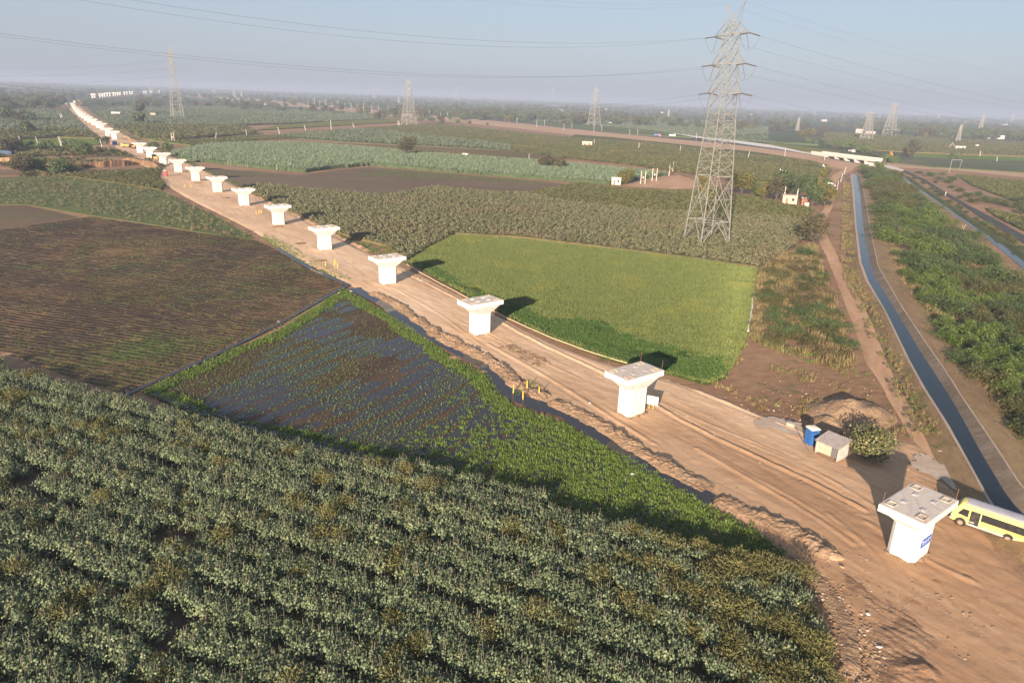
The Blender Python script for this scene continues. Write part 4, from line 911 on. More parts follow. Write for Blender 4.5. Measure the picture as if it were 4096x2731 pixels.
# ---- canals
zb = lambda L: [(1777.8 + .3662 * x, 516.8 + .3662 * y) for x, y in L]
LW = [(1956, 400), (1961, 440)] + zb([(515, 0), (545, 230), (590, 350), (700, 540), (850, 850), (950, 1030), (1080, 1230), (1250, 1540), (1365, 1749), (1450, 1850), (1620, 1975), (2100, 2200)])
RW = [(1968, 400), (1976, 440)] + zb([(560, 0), (605, 230), (640, 330), (760, 520), (930, 800), (1030, 950), (1140, 1120), (1310, 1430), (1460, 1680), (1568, 1820), (1750, 1930), (2200, 2120)])
RT = [(1976, 402), (1984, 440)] + zb([(598, 0), (650, 250), (700, 340), (800, 510), (960, 750), (1060, 890), (1180, 1080), (1370, 1360), (1540, 1620), (1660, 1750), (1850, 1860), (2300, 2040)])
LT = [(1951, 400), (1955, 440)] + zb([(500, 0), (520, 230), (560, 350), (680, 540), (810, 830), (905, 1010), (1040, 1230), (1210, 1530), (1325, 1745), (1410, 1860), (1590, 1995), (2080, 2230)])
WZ, TZ = .30, 1.25
def wl(L, z, dx=0.0, dy=0.0):
    p = np.array([P(x, y, z) for x, y in L]); 
    p[:, 0] += dx; p[:, 1] += dy; return p
lw, rw, lt, rt = wl(LW, WZ), wl(RW, WZ), wl(LT, TZ * .8), wl(RT, TZ)
lt[:, :2] = lw[:, :2] + (lt[:, :2] - lw[:, :2]) * .6
def off3(p, d, z):
    q = offset_line(p, d); return np.c_[q, np.full(len(q), z)]
strip('canal_water', [0, 0], M_['canalwater'], n=120, wl=[lw, rw])
strip('canal_lining', [0, 0, 0], [M_['lining'], M_['chalk']], n=160, wl=[off3(rw, -.25, WZ - .08), rt, off3(rt, .16, TZ)], mats=[0, 1], rough=.0)
strip('canal_bank', [0, 0, 0, 0], M_['bank'], n=160, wl=[off3(rt, .14, TZ - .02), off3(rt, 1.5, TZ - .1), off3(rt, 3.2, TZ * .8), off3(rt, 6.5, .02)], rough=.5)
strip('canal_lining', [0, 0], M_['chalk'], n=160, wl=[off3(lw, .2, WZ - .06), lt], rough=.0)
strip('canal_bank', [0, 0, 0, 0], M_['bank'], n=160, wl=[off3(lt, .0, TZ * .8 - .01), off3(lt, -.7, TZ * .7), off3(lt, -1.7, TZ * .35), off3(lt, -3.0, .02)], rough=.3)
z7 = lambda L: [(1952 + .1699 * x, 344.5 + .1699 * y) for x, y in L]
C2L = z7([(712, 365), (900, 520), (1160, 690), (1450, 900), (1750, 1110), (1990, 1300), (2300, 1560), (2700, 1950)])
C2R = z7([(735, 365), (940, 520), (1195, 690), (1485, 890), (1785, 1090), (2110, 1300), (2420, 1560), (2850, 1930)])
strip('canal_water', [C2L, C2R], M_['canalwater'], [.1, .1], n=80)
c2r = wl(C2R, .1); strip('canal_bank', [0, 0, 0, 0], M_['greenbed'], n=80, wl=[off3(c2r, -.1, .08), off3(c2r, 1.2, .9), off3(c2r, 2.6, .8), off3(c2r, 4.0, .02)], rough=.8)
# ================================================================== PIERS
def px2(x0, y0, s, pts):      # photo-detail pixels -> overview pixels
    return [((x0 + x / s) * 2352 / 4096, (y0 + y / s) * 2352 / 4096) for x, y in pts]
ORD = ['first', 'second', 'third', 'fourth', 'fifth', 'sixth', 'seventh', 'eighth', 'ninth', 'tenth', 'eleventh', 'twelfth', 'thirteenth', 'fourteenth', 'fifteenth',
       'sixteenth', 'seventeenth', 'eighteenth', 'nineteenth', 'twentieth', 'twenty-first', 'twenty-second', 'twenty-third', 'twenty-fourth', 'twenty-fifth', 'twenty-sixth', 'twenty-seventh', 'twenty-eighth']
CL, CW, CC = 3.4, 2.6, .42     # column plan and chamfer
def octo(l, w_, c, z): return [(-l / 2 + c, -w_ / 2, z), (l / 2 - c, -w_ / 2, z), (l / 2, -w_ / 2 + c, z), (l / 2, w_ / 2 - c, z), (l / 2 - c, w_ / 2, z), (-l / 2 + c, w_ / 2, z), (-l / 2, w_ / 2 - c, z), (-l / 2, -w_ / 2 + c, z)]
def build_pier(seed, rods=True, open_pockets=False):
    r = np.random.default_rng(seed)
    root = empty('bridge_pier', (0, 0, 0)); HC = 3.95; HH = 5.38; HT = 6.15; TL, TW = 7.05, 4.15
    m = MB(); b0, b1 = octo(CL, CW, CC, -.15), octo(CL, CW, CC, HC)
    # ragged foot line of soil splash is left to the earth collar
    m.add(b0 + b1, [(i, (i + 1) % 8, 8 + (i + 1) % 8, 8 + i) for i in range(8)]); m.build('column', M_['pier'], root)
    k = MB(); q0 = octo(CL + .04, CW + .04, CC, HC); q1 = octo(TL - .9, TW - .25, .06, HH)
    k.add(q0 + q1, [(i, (i + 1) % 8, 8 + (i + 1) % 8, 8 + i) for i in range(8)] + [tuple(range(7, -1, -1)), tuple(range(8, 16))]); k.build('haunch', M_['pier'], root)
    c = MB(); c.box((0, 0, (HH + HT) / 2 - .002), (TL, TW, HT - HH)); cap = c.build('cap', [M_['pier']], root)
    t = MB(); t.box((0, 0, HT + .012), (TL - .16, TW - .16, .02)); t.build('top_slab', M_['piertop'], cap)
    for sx in (-1, 1):
        for sy in (-1, 1):
            p = MB(); x, y = sx * 2.55, sy * 1.35; dz = .10
            for a, b_, l, w2 in ((x, y - .36, .98, .08), (x, y + .36, .98, .08), (x - .45, y, .08, .64), (x + .45, y, .08, .64)):
                p.box((a, b_, HT + .02 + dz / 2), (l, w2, dz), (r.random() - .5) * .03)
            p.build('bearing_seat', M_['pocket'], cap)
            p = MB(); x, y = sx * 1.15, sy * .85
            p.box((x, y, HT + .055), (.62, .42, .07)); p.box((x, y, HT + .095), (.40, .24, .03)); p.build('anchor_pocket', M_['greymetal'] if open_pockets else M_['white'], cap)
    if rods:
        for sx, sy in ((-1, -1), (1, 1), (1, -1), (-1, 1)):
            p = MB(); x, y = sx * 3.2, sy * 1.9; p.bar((x, y, HT), (x + .05, y, HT + 1.4), .03); p.build('rod', M_['brownroof'], cap)
    p = MB(); n = 28; vs = []
    for i in range(n):
        a = 2 * math.pi * i / n; e = octo(CL, CW, CC, 0); rr = 1.0 / max(abs(math.cos(a)) / (CL / 2), abs(math.sin(a)) / (CW / 2))
        for q, z in ((rr + .02, .10 + .22 * r.random()), (rr + .35 + .5 * r.random(), .0)): vs.append((math.cos(a) * q * 1.02, math.sin(a) * q * 1.02, z))
    p.add(vs, [(2 * i, 2 * i + 1, (2 * i + 3) % (2 * n), (2 * i + 2) % (2 * n)) for i in range(n)]); p.build('earth_collar', M_['spoil'], root)
    return root
pier0 = build_pier(1, True, True); pier1 = build_pier(2, False)
pbase = [(2083, 1276), (1455, 946), (1108, 759), (891, 646), (747, 569), (641, 512.5), (562, 469), (501, 438.5), (451, 413.5), (411, 394), (376, 377), (346, 362), (323, 350.5)]
pts = [P(x, y)[:2] for x, y in pbase]
pts = [P(x, y + max(1.0, 6.5 - .55 * i))[:2] for i, (x, y) in enumerate(pbase)]; pts[0] = np.array([38.62, 58.5]); pts[1] = np.array([16.5, 88.6]); pts[2] = np.array([-5.8, 120.6])
ln0 = pts[1]; dr = (pts[12] - pts[1]); dr = dr / np.linalg.norm(dr)
far_piers = [(264, 320), (249, 312), (236, 299), (226, 294), (216, 287.5), (206, 281.5), (198, 277), (191, 272), (185, 268), (180, 263), (176, 258), (172, 253), (169, 248.5), (166.5, 245)]
pts += [P(x, y)[:2] for x, y in far_piers]
PR = R(38.5)
piers = []
for i, q in enumerate(pts):
    o = pier0 if i == 0 else (pier1 if i == 2 else copy_tree(pier0 if i < 2 else pier1))
    o.location = (q[0], q[1], .05); o.rotation_euler = (0, 0, PR); piers.append(o)
    if i < 25:
        lb = 'white concrete bridge pier with flared cap, ' + ORD[i] + ' in the row counted from the bus'
        if i == 0: lb = 'nearest white concrete pier with blue banner, beside the yellow bus'
        if i == 1: lb = 'white concrete pier with the small white sign board beside it'
    else: lb = 'white pier at the far bend of the row, ' + ORD[i] + ' counted from the bus'
    tag(o, lb, 'bridge pier', 'row of white bridge piers')
piers[0].scale = (1, 1, .90)
# the row bends right in the far distance
far2 = [(213, 225), (218, 224.5), (230, 223.6), (236, 223), (241, 222.5), (247, 221.6), (253, 221), (261, 220.4), (266, 219.9), (271, 219.4), (276, 218.9), (286, 218), (292, 217.4), (299, 216.8), (304, 216.4), (331, 214.8), (336, 214.2), (347, 213.6), (366, 212.8)]
for i, (x, y) in enumerate(far2):
    o = pier1.copy(); COL.objects.link(o)
    for ch in pier1.children:
        if ch.name.split('.')[0] in ('column', 'haunch', 'cap'):
            c = ch.copy(); COL.objects.link(c); c.parent = o
    q = P(x, y); o.location = (q[0], q[1], 0); o.rotation_euler = (0, 0, R(18)); o.scale = (1.2, 1.2, 1.8)
    tag(o, 'tiny white pier in the distant curved row beyond the trees, ' + ORD[i] + ' from its near end', 'bridge pier', 'distant curved row of piers')
strip('dirt_road', [[(155, 247), (168, 238), (195, 230), (228, 224.5), (290, 218.5), (360, 213.5)], [(180, 244), (192, 238), (212, 231), (240, 225.5), (300, 219.5), (366, 214.5)]], M_['waste'], [.3, .3], n=40)
# banner on the nearest pier
bn = empty('banner', (0, 0, 0), 0, 'blue banner with white lettering strapped to the nearest pier', 'banner')
bn.location = piers[0].location; bn.rotation_euler = (0, 0, PR)
m = MB(); m.box((.1, -CW / 2 - .03, 2.0), (2.0, .03, .85)); m.build('cloth', M_['banner'], bn)
m = MB()
for zr, n_, hh, ww in ((2.14, 15, .13, .085), (1.90, 13, .10, .08)):
    for i in range(n_):
        if i in (4, 9): continue
        x = -.72 + i * .115; y = -CW / 2 - .05
        m.box((x, y, zr), (.022, .012, hh)); m.box((x + .04, y, zr + (hh / 2 - .012) * (1 if i % 3 else -1)), (.058, .012, .022))
        if i % 2: m.box((x + .07, y, zr), (.02, .012, hh * .8))
        else: m.box((x + .04, y, zr), (.05, .012, .02))
m.box((-.80, -CW / 2 - .05, 2.32), (.28, .012, .09)); m.build('lettering', M_['bwhite'], bn)

# ================================================================== LATTICE TOWERS
def lattice(name, H, hb, arms, mats, th=1.0, far=False, peaks=True, parent=None):
    """hb = half side at the base; arms = list of (z, half length)"""
    root = parent
    LV = [0, .104, .20, .30, .36, .42, .48, .535, .59, .645, .70, .765, .825, .885, .93]; LV = [a * H for a in LV]
    def hs(z):
        t = z / H; return hb * (1 - .70 * t / .93) if t < .93 else hb * .30
    m = MB(); S4 = [(-1, -1), (1, -1), (1, 1), (-1, 1)]
    c = lambda k, z: np.array([S4[k % 4][0] * hs(z), S4[k % 4][1] * hs(z), z])
    for k in range(4):
        for a, b in zip(LV[:-1], LV[1:]): m.bar(c(k, a), c(k, b), (.34 - .2 * a / H) * th)
    lo = LV[1]; mid = lambda k, z: (c(k, z) + c(k + 1, z)) / 2
    for k in range(4):
        m.bar(c(k, 0), mid(k, lo), .22 * th); m.bar(c(k + 1, 0), mid(k, lo), .22 * th)
        if not far:
            for t in (.33, .66):
                for q in (k, k + 1):
                    a = c(q, 0) * (1 - t) + c(q, lo) * t; b = c(q, 0) * (1 - t) + mid(k, lo) * t; m.bar(a, b, .11)
                    b2 = c(q, 0) * (1 - t - .33) + mid(k, lo) * (t + .33) if t < .5 else mid(k, lo); m.bar(a, b2, .10)
        # tall cross braced panel
        z0, z1 = LV[1], LV[3]; zm = (z0 + z1) / 2
        m.bar(c(k, z0), c(k + 1, z1), .2 * th); m.bar(c(k + 1, z0), c(k, z1), .2 * th); m.bar(c(k, zm), c(k + 1, zm), .13 * th)
        for z in (z0, z1): m.bar(c(k, z), c(k + 1, z), .17 * th)
        if not far:
            X = (c(k, z0) + c(k + 1, z1) + c(k + 1, z0) + c(k, z1)) / 4
            for q, o_ in ((k, k + 1), (k + 1, k)):
                for z, e in ((z0 * .75 + z1 * .25, .5), (z0 * .25 + z1 * .75, .5)):
                    tgt = c(q, z0) * .5 + X * .5 if z < zm else c(q, z1) * .5 + X * .5
                    m.bar(c(q, z), tgt, .10); m.bar(c(q, zm), tgt, .10)
                    t2 = tgt * .5 + (c(q, z0) if z < zm else c(q, z1)) * .5; m.bar(c(q, z), t2, .09)
                    t3 = tgt * .5 + X * .5; m.bar(c(q, zm) * .5 + X * .5, t3, .09)
        for a, b in zip(LV[3:-1], LV[4:]):
            w_ = .14 * th
            m.bar(c(k, a), c(k + 1, b), w_); m.bar(c(k + 1, a), c(k, b), w_)
            if not far:
                zm = (a + b) / 2; X = (c(k, a) + c(k + 1, b) + c(k + 1, a) + c(k, b)) / 4
                m.bar(c(k, zm), c(k, a) * .5 + X * .5, .085); m.bar(c(k + 1, zm), c(k + 1, b) * .5 + X * .5, .085)
                if b < .7 * H: m.bar(c(k, zm), c(k + 1, zm), .085)
        for z in LV[4:]:
            if not far or z > H * .6: m.bar(c(k, z), c(k + 1, z), .12 * th)
    if not far:
        for z in (LV[1], LV[3], LV[9], LV[11], LV[13]): m.bar(c(0, z), c(2, z), .1); m.bar(c(1, z), c(3, z), .1)
    body = m.build('body' if root else name, mats[0], root)
    for z, L in arms:
        hz = H * .045
        for sx in (-1, 1):
            a_ = MB() if not far else None; am = a_ or MB()
            tip = np.array([sx * L, 0, z]); i0 = [np.array([sx * hs(z), y * hs(z), z]) for y in (-1, 1)]; i1 = [np.array([sx * hs(z + hz), y * hs(z + hz), z + hz]) for y in (-1, 1)]
            for p in i0: am.bar(p, tip, .16 * th)
            for p in i1: am.bar(p, tip, .13 * th)
            nlc = 4 if not far else 2
            for j in range(1, nlc):
                t = j / nlc; lo_ = [p * (1 - t) + tip * t for p in i0]; up = [p * (1 - t) + tip * t for p in i1]
                am.bar(lo_[0], lo_[1], .08 * th)
                t2 = (j - 1) / nlc; lp = [p * (1 - t2) + tip * t2 for p in i0]; upp = [p * (1 - t2) + tip * t2 for p in i1]
                am.bar(lp[0], lo_[1], .07 * th)
                for s in (0, 1): am.bar(lo_[s], up[s], .07 * th); am.bar(lp[s], up[s], .07 * th)
            if root: am.build('crossarm', mats[0], root)
            else:
                am_o = am; m2 = am_o.build('crossarm', mats[0], None, link=True); m2.parent = body
    if peaks:
        zt = LV[-1]; pk = MB()
        for sx in (-1, 1):
            tip = np.array([sx * hb * .98, 0, H * 1.0])
            for y in (-1, 1):
                pk.bar((sx * hs(zt), y * hs(zt), zt), tip, .13 * th); pk.bar((-sx * hs(zt) * .2, y * hs(zt), zt), tip, .11 * th)
                for t in (.3, .6): 
                    a = np.array([sx * hs(zt), y * hs(zt), zt]) * (1 - t) + tip * t; b = np.array([-sx * hs(zt) * .2, y * hs(zt), zt]) * (1 - t) + tip * t; pk.bar(a, b, .07 * th)
        o = pk.build('peak', mats[0], root or None)
        if not root: o.parent = body
    return body
TC = np.array([58.3, 216.9]); TAZ = R(-72.0)
tw = empty('lattice_tower', (TC[0], TC[1], 0), TAZ, 'tall grey steel lattice power tower standing in the fields right of centre', 'power tower')
HT_ = 67.0
ARMS = [(43.3, 8.6), (51.0, 8.6), (58.7, 8.6)]
lattice('lattice_tower', HT_, 4.9, ARMS, [M_['steel']], th=.88, parent=tw)
axis = np.array([math.cos(TAZ), math.sin(TAZ)])
def wire_pts(base, z, ang, a, b, t1, n=60, t0=0.0):
    t = np.linspace(t0, t1, n); d = np.array([math.cos(ang), math.sin(ang)])
    return [(base[0] + d[0] * s, base[1] + d[1] * s, z - a * s + b * s * s) for s in t]
LEFT = {58.7: (.155, .00072), 51.0: (.135, .00062), 43.3: (.125, .00058)}
ca_, sa_ = math.cos(-TAZ), math.sin(-TAZ)
for z, L in ARMS:
    nm = {58.7: 'top', 51.0: 'middle', 43.3: 'lowest'}[z]
    for sx in (-1, 1):
        tip = TC + axis * L * sx; side = 'nearer' if sx > 0 else 'farther'
        ends = []
        for ang, (a, b), t1, way in ((R(218), LEFT[z], 300, 'left'), (R(33), (.114, .00018), 420, 'right')):
            wp_ = wire_pts(tip, z, ang, a, b, t1)
            m = MB(); m.tube(wp_, .026, n=4)
            o = m.build('power_cable', M_['wire']); tag(o, 'thin dark power cable running ' + way + ' from the ' + nm + ' arm of the tall tower, ' + side + ' side', 'power cable', 'cables of the tall power tower')
            p0, p1 = np.array(wp_[0]), np.array(wire_pts(tip, z, ang, a, b, 4.2, 2)[1]); ends.append(p1)
            im = MB()
            for j in range(9):
                q0 = p0 + (p1 - p0) * (j / 9 + .02); q1 = p0 + (p1 - p0) * (j / 9 + .09); im.bar(q0, q1, .26, n=6)
            im.bar(p0, p1, .08)
            im.v = [((x - TC[0]) * ca_ - (y - TC[1]) * sa_, (x - TC[0]) * sa_ + (y - TC[1]) * ca_, zz) for x, y, zz in im.v]
            im.build('insulator', M_['insul'], tw)
        # jumper loop under the arm
        jm = MB(); low = np.array([tip[0], tip[1], z - 4.2]); pp2 = []
        for t in np.linspace(0, 1, 15):
            q = ends[0] * (1 - t) + ends[1] * t; q = q.copy(); q[2] -= 4.0 * (1 - (2 * t - 1) ** 2) - (1.0 if abs(t - .5) < .04 else 0); pp2.append(q)
        jm.tube(pp2, .03, n=4); jm.bar((tip[0] - axis[0] * sx * 1.5, tip[1] - axis[1] * sx * 1.5, z), (pp2[7][0], pp2[7][1], pp2[7][2]), .14)
        jm.v = [((x - TC[0]) * ca_ - (y - TC[1]) * sa_, (x - TC[0]) * sa_ + (y - TC[1]) * ca_, zz) for x, y, zz in jm.v]
        jm.build('jumper_loop', M_['wire'], tw)
for sx in (-1, 1):
    tip = TC + axis * 4.8 * sx
    for ang, ab, t1, way in ((R(218), (.150, .00074), 300, 'left'), (R(33), (.11, .0002), 420, 'right')):
        m = MB(); m.tube(wire_pts(tip, 67.0, ang, ab[0], ab[1], t1), .014, n=4)
        tag(m.build('earth_wire', M_['wire']), 'hair-thin earth wire running ' + way + ' from the ' + ('nearer' if sx > 0 else 'farther') + ' peak of the tall tower', 'earth wire', 'cables of the tall power tower')

def far_tower(px, py, pytop, wide=.085, rz=None, label='', arms=3, th=None):
    q = P(px, py); d = math.hypot(q[0], q[1]); H = (py - pytop) / FPX * d * 1.02
    root = empty('lattice_tower', (q[0], q[1], 0), R(-50) if rz is None else R(rz), label, 'power tower', 'distant lattice towers')
    th = th or max(1.2, d / 600)
    lattice('lattice_tower', H, H * wide, [(H * z, H * .11) for z in (.66, .78, .90)[:arms]], [M_['steel_far']], th=th, far=True, parent=root, peaks=False)
    m = MB(); t = H * .93; h = H * wide * .30
    for sx, sy in ((-1, -1), (1, -1), (1, 1), (-1, 1)): m.bar((sx * h, sy * h, t), (0, 0, H), .14 * th)
    m.build('peak', M_['steel_far'], root); return root
FT = [(408, 273, 140, .075, 'tall narrow lattice tower left of centre beyond the row of piers'),
      (939, 286, 195, .13, 'slim lattice tower with wide legs in the fields at centre'),
      (1364, 289, 211, .13, 'lattice tower with splayed legs right behind the railway'),
      (1989, 321, 267, .17, 'squat lattice tower in the field beside the white farmhouse at right'),
      (2041, 313, 250, .15, 'spreading lattice tower behind the farmhouse at right'),
      (2200, 325, 294, .10, 'small lattice tower at the end of the pale field track at right'),
      (2249, 308, 274, .10, 'faint lattice tower in the far trees at the right edge'),
      (1831, 300, 274, .10, 'small narrow lattice tower in the far field right of the tall tower'),
      (1534, 278, 254, .10, 'small lattice tower in the far fields left of the tall tower'),
      (347, 213, 189, .12, 'faint lattice tower behind the distant curved row of piers'),
      (492, 216, 196, .12, 'faint lattice tower far off above the field trees at left'),
      (539, 226, 206, .12, 'left one of two faint small lattice towers near the railway bend'),
      (556, 228, 212, .12, 'right one of two faint small lattice towers near the railway bend'),
      (861, 229, 207, .12, 'faint lattice tower above the village trees left of the slim tower'),
      (1049, 232, 204, .10, 'faint narrow lattice tower above the village right of the slim tower'),
      (916, 242, 224, .10, 'faint short lattice tower in front of the village trees'),
      (1269, 232, 207, .12, 'faint lattice tower at the head of the distant concrete road'),
      (1184, 226, 210, .12, 'very faint lattice tower on the horizon above the village'),
      (1344, 231, 213, .12, 'very faint lattice tower on the horizon left of the splayed tower'),
      (1872, 262, 250, .14, 'very faint lattice tower on the horizon right of the tall tower'),
      (1990, 268, 256, .14, 'very faint lattice tower on the horizon above the white farmhouse'),
      (2155, 275, 263, .14, 'very faint lattice tower on the horizon at far right'),
      (2324, 282, 266, .14, 'very faint lattice tower on the horizon at the right edge')]
for a in FT: far_tower(a[0], a[1], a[2], a[3], label=a[4])
# power cables of the tower left of centre
def sag_wire(a, b, sag, r=.03, label='', group='distant power cables', seg=24, name='power_cable'):
    m = MB(); pts_ = [(a[0] + (b[0] - a[0]) * t, a[1] + (b[1] - a[1]) * t, a[2] + (b[2] - a[2]) * t - 4 * sag * t * (1 - t)) for t in np.linspace(0, 1, seg)]
    m.tube(pts_, r, n=3); return tag(m.build(name, M_['wire']), label, 'power cable', group)
t1 = P(408, 273); 
for k, (z, s) in enumerate(((.66, 'lowest'), (.78, 'middle'), (.9, 'upper'))):
    for sx in (-1, 1):
        a = (t1[0] + sx * 5, t1[1] - sx * 6, 76 * z); b = (t1[0] - 400, t1[1] - 120 - sx * 6, 62 * z + 6)
        sag_wire(a, b, 14, .05, 'faint power cable running left from the ' + s + ' arm of the tall narrow tower, ' + ('front' if sx > 0 else 'rear') + ' side')

# ================================================================== CANAL SIDE AND WORKS OBJECTS
# sign board by the second pier
q = P(1495, 940.5); sb = empty('sign_board', q, R(-25), 'blank cream sign board on a yellow stand beside the second pier', 'sign board')
m = MB(); m.box((0, 0, 1.45), (1.75, .05, 1.25)); m.build('panel', M_['white'], sb)
for sx in (-1, 1):
    m = MB(); m.bar((sx * .28, .04, 0), (sx * .28, .06, 1.9), .08); m.build('post', M_['yellow'], sb)
# yellow marker posts
def posts(lst, label, h=1.35):
    first = None
    for i, (x, y) in enumerate(lst):
        q = P(x, y)
        if first is None:
            m = MB(); m.cyl((0, 0, h / 2 - .1), .075, h + .2, n=10); m.cyl((0, 0, h + .01), .06, .04, n=10); first = m.build('marker_post', M_['yellow']); o = first
            m2 = MB(); m2.cyl((0, 0, h * .48), .079, .07, n=10); m2.build('band', M_['white'], first)
        else: o = copy_tree(first)
        o.location = tuple(q); o.rotation_euler = (R(random.uniform(-3, 3)), R(random.uniform(-3, 3)), random.random() * 6)
        tag(o, label[i] if isinstance(label, list) else label, 'marker post', 'yellow marker posts')
YB = 'yellow marker post on the muddy bend of the ditch, '
posts(px2(2000, 1480, 9.8, [(515, 945), (900, 1185), (1058, 768), (1535, 1022)]), [YB + 'leftmost of four', YB + 'closest to the water', YB + 'rearmost in the grass', YB + 'rightmost of four'], 1.45)
posts([(748, 614), (768, 614), (770, 607), (776, 616)], 'thin yellow marker post left of the fourth pier beside the ploughed field', 1.5)
posts([(589, 494), (595, 493), (598, 490), (602, 492)], 'thin yellow marker post left of the sixth pier', 1.5)
posts([(425, 432), (439, 431)], 'thin yellow marker post by the ninth pier', 1.5)
posts([(354, 376), (361, 375), (365, 372)], 'yellow marker post beside the twelfth pier', 1.5)

# shed of corrugated tin
SH = P(*px2(3150, 1650, 4.704, [(900, 950)])[0]); A0 = P(*px2(3150, 1650, 4.704, [(484, 770)])[0])
dv_ = A0 - SH; Ls = 2.75; rz = math.atan2(dv_[1], dv_[0])
sh = empty('shed', SH, rz, 'small corrugated tin shed with open front beside the blue toilet cabin', 'shed')
# local +x runs along the front to the left, the inside lies on -y side (away from camera)
Dp = 2.6; hF, hB = 1.95, 2.35
def corr_panel(p0, u, v, lu, lv, mat, name, parent, amp=.045, pitch=.27, nrm=None):
    p0 = np.array(p0, float); u = np.array(u, float); v = np.array(v, float); u /= np.linalg.norm(u); v /= np.linalg.norm(v); nn = np.cross(u, v)
    n = int(lu / pitch * 4) + 1; s = np.linspace(0, lu, n); o = amp * np.sign(np.sin(s * 2 * math.pi / pitch)) 
    V = []; 
    for t in (0, lv):
        for a, b in zip(s, o): V.append(p0 + u * a + v * t + nn * b)
    F = [(i, i + 1, n + i + 1, n + i) for i in range(n - 1)]
    ob = mesh_np(name, V, F, mat, parent); md = ob.modifiers.new('thick', 'SOLIDIFY'); md.thickness = .012; return ob
corr_panel((-.25, .2, hF), (1, 0, 0), (0, -1, (hB - hF) / Dp), Ls + .5, Dp + .45, M_['tin'], 'roof', sh)
corr_panel((.75, .05, .62), (0, 0, 1), (1, 0, 0), hF - .66, Ls - .75, M_['pocket'], 'front_panel', sh, amp=.02, pitch=.28)
corr_panel((0.06, .05, .62), (0, 0, 1), (1, 0, 0), hF - .7, .68, M_['darkgrey'], 'opening_dark_sheet', sh, amp=.015, pitch=.25)  # dark sheet stands in for shade inside the open right part
corr_panel((0, 0, .02), (0, -1, 0), (0, 0, 1), Dp, hF + .15, M_['tin'], 'side_wall', sh)
corr_panel((Ls, 0, .02), (0, -1, 0), (0, 0, 1), Dp, hF + .15, M_['tin'], 'side_wall', sh)
corr_panel((0, -Dp, .02), (1, 0, 0), (0, 0, 1), Ls, hB - .1, M_['tin'], 'rear_wall', sh)
for x in (0, Ls):
    m = MB(); m.bar((x, .03, 0), (x, .03, hF), .08); m.build('post', M_['stem'], sh)
q = P(*px2(3150, 1650, 4.704, [(455, 812)])[0]); pl = MB(); pl.bar((0, 0, 0), (-1.5, 1.6, 2.3), .07); o = pl.build('leaning_pole', M_['stem']); o.location = tuple(q); tag(o, 'thin pole leaning from the ground towards the blue cabin', 'pole')

def toilet(px, py, rz, mat, label, s=1.0):
    q = P(px, py); t = empty('toilet_cabin', q, rz, label, 'portable toilet'); w_, h = 1.15 * s, 2.1 * s
    m = MB(); m.box((0, 0, .07), (w_ + .1, w_ + .1, .14)); m.build('base', M_['greymetal'], t)
    m = MB(); m.box((0, 0, .14 + h / 2), (w_, w_, h)); 
    for sx in (-1, 1):
        for k in range(4): m.box((sx * (w_ / 2 + .012), -.42 * s + k * .28 * s, .14 + h / 2), (.03, .05, h * .9))
    m.build('cabin', mat, t)
    d = MB(); d.box((0, -w_ / 2 - .02, .14 + h * .47), (w_ * .72, .04, h * .86)); dd = d.build('door', mat, t)
    k = MB(); k.box((w_ * .26, -w_ / 2 - .06, 1.1 * s), (.05, .05, .16)); k.build('handle', M_['black'], dd)
    v = MB(); v.box((0, -w_ / 2 - .045, .14 + h * .84), (w_ * .5, .012, .10)); v.build('vent', M_['black'], dd)
    r_ = MB(); z0 = .14 + h
    r_.add([(-w_ * .58, -w_ * .58, z0), (w_ * .58, -w_ * .58, z0), (w_ * .58, w_ * .58, z0), (-w_ * .58, w_ * .58, z0), (-w_ * .5, -w_ * .5, z0 + .16), (w_ * .5, -w_ * .5, z0 + .16), (w_ * .5, w_ * .5, z0 + .16), (-w_ * .5, w_ * .5, z0 + .16),
            (-w_ * .28, -w_ * .28, z0 + .28), (w_ * .28, -w_ * .28, z0 + .28), (w_ * .28, w_ * .28, z0 + .28), (-w_ * .28, w_ * .28, z0 + .28)],
           [(3, 2, 1, 0), (0, 1, 5, 4), (1, 2, 6, 5), (2, 3, 7, 6), (3, 0, 4, 7), (4, 5, 9, 8), (5, 6, 10, 9), (6, 7, 11, 10), (7, 4, 8, 11), (8, 9, 10, 11)])
    r_.build('roof', M_['cream'], t); return t
qx = px2(3150, 1650, 4.704, [(428, 590)])[0]; toilet(qx[0], qx[1], R(12), M_['bluepaint'], 'blue portable toilet with cream roof beside the tin shed')
toilet(381, 404.5, R(10), M_['redpaint'], 'red portable toilet with white roof left of the tenth pier', 1.15)
# grey box on the gravel
q = P(1816, 981); m = MB(); m.box((0, 0, .22), (1.1, .7, .44), taper=.96); m.box((0, 0, .47), (1.2, .8, .06)); o = m.build('concrete_block', M_['pocket']); o.location = tuple(q + [0, 0, .2]); o.rotation_euler = (0, 0, R(-30)); tag(o, 'pale concrete block lying on the gravel patch', 'concrete block')

# ---- the bus
bd = np.array([-.753, .658]); brz = math.atan2(bd[1], bd[0]); fw = P(959.2 * 2352 / 1024, 525.3 * 2352 / 1024)
bus = empty('bus', (fw[0], fw[1], .12), brz, 'pale yellow minibus with grey roof and open door parked behind the nearest pier', 'bus')
BL0, BL1, BW = .85, -6.35, 2.05      # nose, tail, width; local +x forward, near side at y = +0? (left side)
